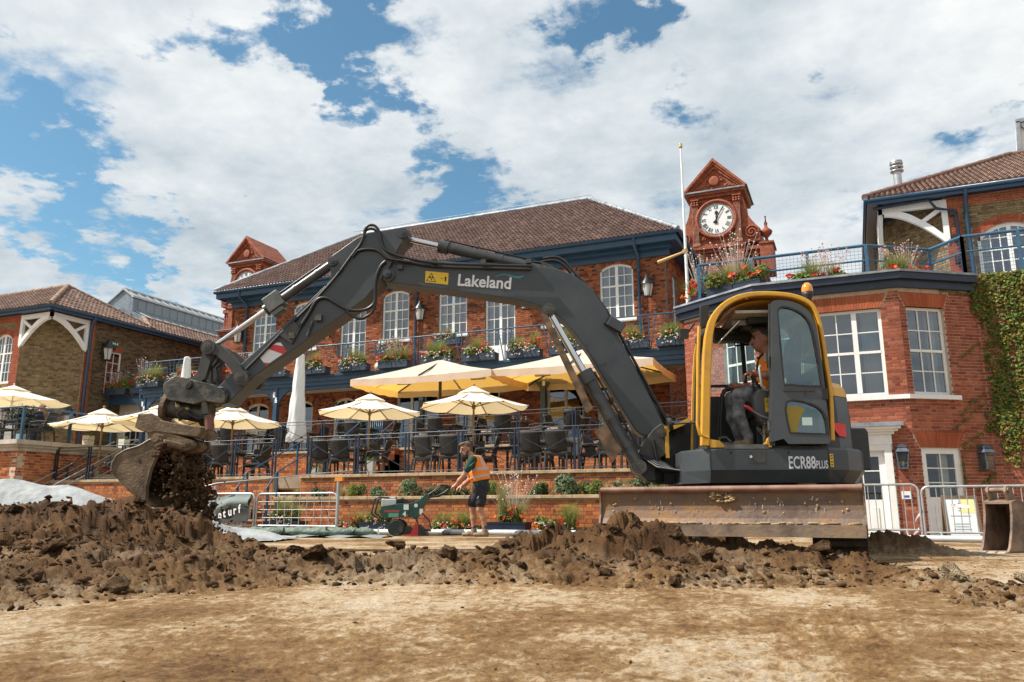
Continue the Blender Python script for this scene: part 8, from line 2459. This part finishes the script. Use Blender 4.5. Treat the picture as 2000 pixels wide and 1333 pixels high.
 b=MB();b.box((.005,-.222,.69),(.012,.004,.05),Matrix.Rotation(.6,3,'Y'));b.build('shorts_logo',DECAL_W,t)
 b=MB();b.tube([(-.06,-.262,1.32),(-.13,-.288,1.26),(-.20,-.285,1.20)],.004,5);b.build('sleeve_piping',mat('mint_piping',[(.30,.45,.38)],rough=.8),t)
worker()
def operator():
 t=thing('person','grey-haired driver in orange vest and jeans seated in the excavator cab','person',EX0,EXR)
 B=Body()
 yc=.47;k=1.04
 B.cone((-.19,yc,1.63),(-.21,yc,1.83),.150,.152,2,.06);B.cone((-.21,yc,1.83),(-.22,yc,2.00),.155,.145,2,.06);B.cone((-.23,yc-.14,2.03),(-.23,yc+.14,2.03),.08,.08,2,.05)
 B.ell((-.17,yc,1.62),(.15,.17,.10),7,.04)
 for sy,kx,an in ((.13,.175,.10),(-.10,.20,.14)):
  y=yc+sy
  B.chain([(-.12,yc+sy*.8,1.64),(.05,y,1.68),(kx,y,1.665)],[.098,.088,.072],7,.03)
  B.chain([(kx,y,1.665),(kx+.01,y,1.45),(an,y,1.23)],[.072,.064,.052],7,.02)
  B.cone((an,y,1.18),(an+.02,y,1.15),.05,.05,4,.02);B.cone((an,y,1.145),(an+.13,y,1.14),.046,.040,4,.02)
 B.cone((-.23,yc+.19,2.03),(-.27,yc+.25,1.90),.072,.064,2,.03);B.chain([(-.26,yc+.24,1.92),(-.26,yc+.26,1.82),(-.10,yc+.27,1.855),(.02,yc+.26,1.88)],[.054,.048,.044,.030],8,.02)
 hand(B,(.02,yc+.26,1.885),(1,-.05,-.15),(.1,0,-1),1.05,.9,8,-1)
 B.cone((-.23,yc-.19,2.03),(-.21,yc-.24,1.88),.072,.064,2,.03);B.chain([(-.21,yc-.24,1.90),(-.18,yc-.22,1.80),(-.02,yc-.15,1.80),(.11,yc-.10,1.80)],[.053,.047,.043,.030],8,.02)
 hand(B,(.11,yc-.10,1.80),(1,.1,-.1),(.2,1,-.2),1.05,1.1,8,1)
 B.cone((-.21,yc,2.06),(-.17,yc,2.18),.066,.062,8,.03)
 head(B,(-.135,yc,2.295),(1,.12,-.12),(.05,0,1),1.10,8,9,False)
 obj('body',B.mesh('body',PAL,.0085,lambda P:np.where((P[:,2]<2.05)[:,None] & (P[:,0]<.3)[:,None],wrinkle(P,.004),P)),t)
 V=Body();V.cone((-.19,yc,1.64),(-.21,yc,1.83),.164,.166,0,.06);V.cone((-.21,yc,1.83),(-.22,yc,2.00),.169,.158,0,.06);V.cone((-.23,yc-.12,2.04),(-.23,yc+.12,2.04),.09,.09,0,.05)
 def keep(c):
  op=(c[:,0]>-.20) & (np.abs(c[:,1]-yc)<.055+.02*(c[:,2]<1.8))
  arm=((c[:,0]+.24) ** 2+(c[:,2]-1.98) ** 2<.010) & (np.abs(c[:,1]-yc)>.10)
  return ~op & ~arm & (c[:,2]>1.66) & (c[:,2]<2.115)
 obj('vest',V.mesh('vest',[VEST],.011,None,keep),t,solid=.006)
 b=MB();b.tube([(-.15,yc+.07,2.13),(-.10,yc+.05,2.10),(-.09,yc,2.085),(-.10,yc-.05,2.10)],[.02,.018,.012,.018],8);b.build('collar',SHORTS,t)
operator()
def far_person():
 t=thing('person','fair-haired waiter in dark shirt leaning over a table on the raised left terrace','person',(-26.1,19.0,TZ2+.03),radians(23))
 B=Body()
 B.cone((0,0,.95),(.10,0,1.38),.14,.15,7,.06);B.cone((.09,-.14,1.40),(.09,.14,1.40),.08,.08,7,.05)
 for sy in (-1,1):
  B.chain([(.0,sy*.09,.9),(.0,sy*.1,.48),(-.02,sy*.1,.06)],[.1,.065,.045],3,.03);B.cone((-.04,sy*.1,.04),(.14,sy*.1,.035),.045,.035,3,.02)
  B.chain([(.09,sy*.19,1.40),(.17,sy*.22,1.14)],[.065,.055],7,.03);B.chain([(.17,sy*.22,1.14),(.36,sy*.15,1.02)],[.045,.03],0,.02);hand(B,(.36,sy*.15,1.02),(1,0,-.5),(0,0,-1),1,.7,0,sy)
 B.cone((.10,0,1.44),(.15,0,1.54),.06,.056,0,.03);head(B,(.20,-.01,1.62),(.8,-.3,-.55),(.4,0,1),1.05,0,1,False)
 P=list(PAL);P[7]=mat('dark_blue_shirt',[(.012,.016,.03)],rough=.9);P[1]=mat('fair_hair',[(.20,.12,.06)],rough=.7)
 obj('body',B.mesh('body',P,.014),t)
far_person()
GRN=mat('machine_green',[(.010,.060,.045),(.016,.078,.058)],rough=.35,scale=5)
def turf_cutter():
 t=thing('turf_cutter','dark green walk-behind turf cutter with engine, red shield and white number 4','turf cutter',(-8.0,13.45,gz(-8.0,13.45)),radians(23))
 b=MB();b.prism([(-.39,.45),(-.33,.33),(.06,.34),(.15,.40),(.18,.5),(.175,.60),(.0,.60),(-.34,.54)],-.20,-.16);cv=b.build('belt_cover',GRN,t,bevel=.01)
 b=MB();b.prism([(-.36,.33),(.2,.34),(.30,.44),(.30,.62),(.18,.60),(.15,.36)],-.15,.16);b.build('chassis',GRN,t)
 b=MB();b.prism([(.15,.38),(.30,.30),(.40,.50),(.56,.74),(.50,.80),(.36,.66),(.18,.60)],-.19,.18);b.build('column',GRN,t,bevel=.01)
 b=MB();b.bx(-.36,-.08,-.14,.16,.54,.68);b.bx(-.34,-.10,-.12,.14,.68,.72);e=b.build('engine',mat('engine_grey',[(.42,.42,.40),(.52,.52,.5)],rough=.4,scale=6),t,bevel=.015)
 b=MB();b.bx(-.08,.10,-.12,.14,.56,.68);b.cyl((.0,-.13,.63),(.0,.1,.66),.05,n=10);b.build('engine_block',BLACK,e)
 b=MB();b.tube([(-.20,-.2,.70),(-.40,-.2,.715),(-.475,-.2,.68),(-.53,-.2,.42),(-.50,-.2,.38),(-.40,-.2,.33)],.016,8);b.tube([(-.20,.18,.70),(-.40,.18,.715),(-.475,.18,.68),(-.53,.18,.42),(-.40,.18,.33)],.016,8);b.build('guard_bar',BLACK,t)
 for sy in (-.25,.2):
  b=MB();b.cyl((-.06,sy,.155),(-.06,sy+.10,.155),.155,n=28);w=b.build('wheel',RUBBER,t,bevel=.012)
  b=MB();b.cyl((-.06,sy-.004,.155),(-.06,sy+.104,.155),.118,n=24);b.cyl((-.06,sy-.02,.155),(-.06,sy+.05,.155),.024,n=10);b.tube([(-.06+.128*cos(k*.3),sy-.006,.155+.128*sin(k*.3)) for k in range(21)],.008,5,closed=True);b.build('rim',mat('wheel_green',[(.012,.03,.026),(.10,.08,.055)],rough=.6,scale=9,lo=.5,hi=.8),w)
 b=MB();b.cyl((.16,-.22,.095),(.16,-.14,.095),.095,n=22);b.build('small_wheel',RUBBER,t,bevel=.01)
 b=MB();b.prism([(.08,.02),(.22,.05),(.30,.22),(.36,.23),(.36,.0),(.12,-.0)],-.26,-.23);b.build('red_shield',mat('shield_red',[(.42,.02,.025),(.34,.02,.02)],rough=.4,scale=9),t);
 b=MB();b.prism([(.36,.21),(.52,.06),(.52,.0),(.36,.0)],-.27,.2);b.build('cutter_housing',BLACK,t)
 b=MB();b.tube([(.30,-.22,.34),(.36,-.24,.2),(.46,-.24,.12),(.60,-.22,.10)],.018,6);b.tube([(.42,-.2,.42),(.56,-.2,.28),(.60,-.2,.12)],.016,6);b.build('cutter_arm',BLACK,t)
 for y in (-.17,.17):
  b=MB();b.tube([(.50,y,.74),(.62,y,.82),(.76,y,.945),(.88,y,.93),(1.00,y,.885),(1.16,y,.84)],.017,8);b.tube([(.52,y,.72),(.69,y,.735),(.83,y,.80),(.94,y,.90)],.016,8);b.build('handlebar',BLACK,t)
  b=MB();b.cyl((1.10,y,.855),(1.24,y,.82),.021,n=10);b.build('grip',RUBBER,t)
 b=MB();b.bx(.46,.60,-.12,.12,.74,.84);b.build('control_box',BLACK,t)
 b=MB();b.bar((.52,-.1,.82),(.62,-.1,.94),.012);b.ball((.63,-.1,.95),.022,8,5);b.build('lever',OILY,t)
 b=MB();b.tube([(1.12,-.12,.86),(1.20,-.1,.78),(1.22,-.1,.70)],.008,6);b.build('clutch_lever',CHROME,t)
 tm=Matrix(((1,0,0,.055),(0,0,-1,-.202),(0,1,0,.36),(0,0,0,1)))
 text_part('number','4',.13,DECAL_W,t,tm,.001,.004)
 b=MB();b.bx(-.29,-.01,-.203,-.2005,.435,.475);b.build('red_badge',mat('badge_red',[(.40,.05,.04),(.25,.05,.04)],rough=.5,scale=40),cv)
 b=MB();b.bx(-.21,-.02,-.203,-.2005,.345,.42);b.build('badge',mat('badge_green',[(.10,.30,.22)],rough=.5),cv)
 b=MB();b.bx(.07,.165,-.203,-.2005,.48,.58);b.build('badge',DECAL_W,cv)
 b=MB();b.cyl((.30,-.192,.56),(.30,-.194,.56),.035,n=16);b.bx(.37,.43,-.194,-.191,.40,.5);b.build('badge',DECAL_W,t)
turf_cutter()
GALV=mat('barrier_steel',[(.38,.40,.41),(.50,.52,.53)],rough=.38,metal=.55,scale=8)
PIPE_M=mat('white_pipe',[(.52,.56,.58),(.64,.67,.68)],rough=.4,scale=4)
for x0,x1,d,lb in ((-12.0,-2.6,14.02,'long pale plastic pipe on the ground behind the worker'),(-.6,3.6,14.3,'long pale pipe on the ground in front of the right-hand barriers')):
 t=thing('ground_pipe',lb,'pipe',(x0,d,0),0,'pale pipes on the ground')
 b=MB();n=12;P=[(x1*0+(x1-x0)*i/n,.02*sin(i),max(gz(x0+(x1-x0)*i/n,d),-.02)+.055) for i in range(n+1)];b.tube(P,.052,12);b.build('pipe',PIPE_M,t)
 b=MB();m_=P[6] if x0<-5 else P[9];b.cyl((m_[0]-.09,m_[1],m_[2]),(m_[0]+.09,m_[1],m_[2]),.064,n=12);b.build('coupling',GALV,t)
def barrier(p,w,rz,lb,h=1.0,grid=False):
 t=thing('crowd_barrier',lb,'barrier',p,rz,'steel crowd barriers')
 r=.12;z0=.16
 P=[(0,0,0),(0,0,h-r)]+[(r-r*cos(a),0,h-r+r*sin(a)) for a in (.5,1.0,1.57)]+[(w-r+r*sin(a),0,h-r+r*cos(a)) for a in (0,.57,1.07,1.57)]+[(w,0,0)]
 b=MB();b.tube(P,.021,8);b.tube([(0,0,z0),(w,0,z0)],.018,8);b.build('frame',GALV,t)
 n=int(w/(.19 if grid else .115))
 for k in (1,2,3) if grid else ():
  b=MB();b.cyl((0,0,z0+(h-z0)*k/4),(w,0,z0+(h-z0)*k/4),.0045,n=6);b.build('bar',GALV,t)
 for i in range(1,n):
  b=MB();b.cyl((w*i/n,0,z0),(w*i/n,0,h),.008,n=6);b.build('bar',GALV,t)
 for x in (.25,w-.25):
  b=MB();b.tube([(x,-.28,.02),(x,-.2,.10),(x,0,z0),(x,.2,.10),(x,.28,.02)],.017,6);b.build('foot',GALV,t)
 return t
barrier((-14.4,14.18,gz(-13,14.2)),2.25,0,'steel crowd barrier carrying the grey banner',.84,True)
barrier((-12.1,14.2,gz(-11,14.2)),2.1,0,'steel crowd barrier in front of the grass planter, left of the stake',.84,True)
barrier((-1.0,16.6,gz(0,16.6)),2.05,0,'steel crowd barrier in front of the pedimented door',.98)
barrier((1.10,16.6,gz(1.5,16.6)),2.3,0,'steel crowd barrier in front of the A-board',.98)
for i,(x,z0,z1) in enumerate(((1.06,.55,.30),(1.0,.22,.05),(1.55,.62,.60))):
 t=thing('tape_scrap','scrap of red and white tape tied to the barriers, '+('upper piece at the joint','lower piece near the ground','piece beside the A-board')[i],'tape',(x,16.57,gz(x,16.6)),0,'scraps of red and white tape')
 b=MB();b.grid(lambda u,v:((-.10*u if i<2 else .3*u)+.02*sin(u*6),-.01+.03*sin(u*5)+.01*v,z0+(z1-z0)*u+.05*v),8,1);b.build('ribbon',mat('tape',[(.70,.68,.66),(.66,.60,.58),(.60,.06,.04)],rough=.5,scale=5,lo=.5,hi=.6),t)
t=thing('banner','crumpled dark grey banner with white lettering sagging from the barrier','banner',(-14.25,14.12,gz(-13,14.2)))
def bfn(u,v):
 sag=.30*(1-v)*0+v ** 1.5*.26*sin(pi*min(1,max(0,u*1.35))) ** 1
 return (2.05*u,-.03-.05*sin(v*9+u*3)*v-.03*sin(u*14+v*4),.20+.62*v-sag)
b=MB();b.grid(bfn,40,16);b.build('banner_sheet',cloth_mat('banner_grey',(.075,.080,.080),trans=.05,bump=.3,scale=12),t)
b=MB();b.grid(lambda u,v:(2.05*u,-.05-.05*sin(v*5),.56+.27*v-.26*sin(pi*min(1,u*1.35))*(1-.6*v)),40,6);b.build('banner_fold',cloth_mat('banner_pale',(.22,.26,.25),trans=.1,bump=.3,scale=12),t)
for i,ch in enumerate('Fineturf'):
 u=.43+.068*i+(.02 if i<1 else 0);x=2.05*u
 text_part('lettering',ch,.26,DECAL_W,t,Matrix(((.95,.10,0,x),(0,0,-1,-.145),(.24 if i<5 else .30,.95,0,.20+.032*i),(0,0,0,1))),.001,.006)
for s,d,h,lb in ((-9.28,13.2,1.03,'steel stake with an orange clamp on top, right of the barrier'),(-12.35,13.2,.98,'plain steel stake in front of the grey banner')):
 z=gz(s,d);t=thing('steel_stake',lb,'stake',(s,d,z));b=MB();b.cyl((0,0,-.1),(0,0,h),.032,n=10);b.build('tube',GALV,t)
 if h>1:
  b=MB();b.box((.02,-.0,h+.035),(.17,.07,.07));b.tube([(-.06,-.02,h+.04),(-.09,-.02,h-.02),(-.09,-.02,h-.25)],.006,5);b.build('clamp',mat('clamp_orange',[(.70,.22,.02)],rough=.4),t)
t=thing('wire_rope','thin rope slanting from the stake up to the terrace railing','rope',(-12.35,13.2,.55));b=MB();b.tube([(-1.3,.2,.28),(.02,0,.48),(1.6,2.5,.82)],.012,5);b.build('rope',GALV,t)
t=thing('sheeted_mound','long mound of soil under a pale grey geotextile sheet behind the heap','covered mound',(-11,9.2,0))
def mfn(u,v):
 a=Vector((-6.0,-2.6,0)).lerp(Vector((2.75,1.2,0)),u);w=1.45*(1-.45*u);q=(v-.5)*2
 hgt=np.interp(u,[0,.35,.52,.62,.72,.82,.92,1],[1.02,1.0,.93,.84,.62,.42,.18,.04])
 x,y=a.x-.39*q*w,a.y+.92*q*w
 z=hgt*max(0,1-q*q) ** .8+.03*sin(u*60+q*4)*(1-abs(q))+.05*float(fbm(np.array([u*14]),np.array([v*5]),4,9)[0])
 return (x,y,max(z,.005)+.01)
b=MB();b.grid(mfn,90,26);b.build('sheet',mat('geotextile',[(.19,.20,.20),(.27,.285,.285),(.34,.355,.35)],rough=.9,scale=2.5,bump=.6,bscale=9,bdist=.05),t)
SB=mat('green_grey_bag',[(.07,.10,.075),(.13,.17,.13),(.20,.235,.19)],rough=.85,scale=6,bump=.6,bscale=22,bdist=.02)
for i,(s,d,l,rz,lb) in enumerate(((-9.35,12.25,.42,.35,'long sage-green sandbag in the middle of the row'),(-9.95,11.9,.38,.3,'dark grey-green sandbag left of the long one'),(-8.85,12.45,.36,.5,'sandbag under the planter, right end of the row'),(-10.4,11.75,.40,.5,'sandbag at the foot of the sheeted mound'),
          (-9.3,12.75,.34,.2,'sandbag on the sheet just left of the stake'),(-8.55,12.85,.33,.6,'crumpled dark bag at the foot of the stake'),(-10.0,12.5,.36,.1,'flat sandbag behind the row'),(-10.8,11.45,.36,.2,'sandbag with a red print beside the heap'))):
 t=thing('sandbag',lb,'sandbag',(s,d,gz(s,d)),rz,'sandbags holding down the sheet');rr=random.Random(i)
 ph=[rr.uniform(0,6) for _ in range(4)]
 def sfn(u,v):
  a=2*pi*v;q=2*u-1;k=max(0,1-abs(q) ** 2.6) ** .5*.9+.10
  return (l*q*(1+.05*sin(a+ph[0])),.17*cos(a)*k*(1+.10*sin(q*5+ph[1])),.075+.085*sin(a)*k*(1+.15*sin(q*7+ph[2]))+.01*sin(q*19+a*3))
 b=MB();b.grid(sfn,26,16);b.build('bag',SB,t)
 b=MB();b.grid(lambda u,v:(l*(1+.16*u),(v-.5)*.16*(1+u),.08+.10*u*sin(v*5+ph[3])),4,6);b.build('tied_end',SB,t)
t=thing('ground_sheet','dark plastic sheet edge lying flat under the sandbags','sheet',(-9.4,11.9,.0));b=MB();b.grid(lambda u,v:(-1.6+3.6*u-.3*v,-.75+1.45*u*.42+1.1*v,gz(-9.4-1.6+3.6*u-.3*v,11.9-.75+.6*u+1.1*v)+.018+.02*sin(u*30+v*7)),40,10);b.build('sheet',mat('grey_sheet',[(.12,.135,.13),(.24,.26,.25)],rough=.6,scale=5),t)
t=thing('spare_bucket','narrow rusty digger bucket standing on the ground at the right edge','digger bucket',(1.36,10.80,gz(1.4,10.8)-.01),radians(-37))
SPB=mat('brown_bucket_steel',[(.10,.065,.045),(.19,.125,.085),(.27,.19,.13)],rough=.7,scale=5,bump=.5,bscale=30,metal=.1)
sp=[(.0,.02),(.05,.25),(.10,.45),(.16,.58),(.28,.62),(.55,.60),(.72,.45),(.74,.25),(.62,.08),(.4,.0)]
sq=[(-.20,.02),(-.15,.07),(-.07,.26),(-.03,.43),(-.02,.57),(.10,.60),(.40,.52),(.52,.30),(.45,.10),(.2,.0),(-.18,-.01)]
R_=Matrix.Rotation(radians(90),4,'Z')
for x in (0,.30):
 b=MB();b.prism([(y,z) for y,z in sq],x-.015,x+.015,'yz');b.build('side_plate',SPB,t,bevel=.005)
b=MB()
bk=sq[5:]
for p,q in zip(bk[:-1],bk[1:]):
 d=(Vector(q)-Vector(p)).normalized()*1;nn=Vector((-d.y,d.x))*.02;b.prism([p,q,tuple(Vector(q)-nn),tuple(Vector(p)-nn)],.015,.285,'yz')
b.prism([(-.02,.57),(.10,.60),(.10,.575),(-.02,.545)],.015,.285,'yz');b.prism([(-.21,.0),(.2,.0),(.2,.025),(-.21,.03)],-.015,.315,'yz');b.build('shell',SPB,t)
for x in (.05,.25):
 b=MB();b.prism([(.02,.58),(-.02,.68),(.0,.74),(.07,.75),(.14,.66),(.22,.56)],x-.015,x+.015,'yz');b.build('ear',SPB,t,bevel=.005)
b=MB();b.cyl((.02,.03,.70),(.28,.03,.70),.03,n=12);b.build('pin',SPB,t)
for i in range(3):
 x=.04+.11*i;b=MB();b.prism([(-.20,.03),(-.30,.005),(-.30,-.005),(-.18,-.01)],x-.04,x+.04,'yz');b.build('tooth',mat('worn_tooth',[(.42,.36,.28),(.5,.46,.4)],rough=.5,metal=.3,scale=9),t)
t=thing('a_board','wooden A-board with a pale poster leaning behind the barrier','sign board',(1.50,17.2,gz(1.5,17.2)),radians(6))
WD=mat('board_wood',[(.10,.065,.04),(.17,.115,.07)],rough=.7,scale=5,stretch=(1,1,.2));TL=Matrix.Rotation(radians(-14),4,'X')
b=MB(TL)
for a in ((-.0,.05,0,.85),(.55,.60,0,.85)):b.bx(a[0],a[1],-.02,.02,a[2],a[3])
b.bx(.05,.55,-.02,.02,.80,.85);b.bx(.05,.55,-.02,.02,.05,.10);fr_=b.build('frame',WD,t)
b=MB(TL);b.bx(.05,.55,-.006,.006,.10,.80);ps=b.build('poster',mat('poster_paper',[(.60,.66,.70),(.68,.70,.70)],rough=.5,scale=1.5),t)
b=MB(TL);b.bx(.30,.54,-.0085,-.0065,.52,.79);b.build('poster_yellow',mat('poster_yellow',[(.70,.62,.28)],rough=.5),ps)
b=MB(TL);b.tube([(.28+.035*cos(a),-.009,.66+.045*sin(a)) for a in [k*.52 for k in range(13)]],.007,5);b.bar((.28,-.009,.71),(.28,-.009,.76),.012,.003,up=(0,1,0));b.box((.28,-.009,.57),(.05,.003,.02))
for i,w in enumerate((.34,.0,.0,.26,.22,.3,.18)):
 if w:b.bx(.28-w/2,.28+w/2,-.0105,-.009,.46-.05*i,.475-.05*i)
b.build('poster_print',mat('print_grey',[(.32,.34,.36)],rough=.6),ps)
b=MB(Matrix.Translation((0,.40,0)) @ Matrix.Rotation(radians(12),4,'X'))
for a in (-.0,.55):b.bx(a,a+.05,-.02,.02,0,.85)
b.bx(.05,.55,-.01,.01,.05,.82);b.build('back_leaf',WD,t)
t=thing('door_bell_box','small white entry box with a blue label on the brick pier','entry box',(BA[0]+2.92,19.99,.72));b=MB();b.bx(-.09,.09,-.05,-.002,0,.17);b.build('case',WHITE,t);b=MB();b.bx(-.06,.06,-.053,-.0505,.03,.08);b.build('label_band',DECAL_B,t)
t=thing('notice_board','blue and white notice fixed low on the brick wall at the left edge','notice',(-21.75,14.85,.95));b=MB();b.bx(-.5,.12,-.03,.0,0,.38);b.build('panel',DECAL_W,t);b=MB();b.bx(-.5,.12,-.034,-.031,.22,.38);b.build('blue_band',mat('notice_blue',[(.012,.03,.10)],rough=.4),t)
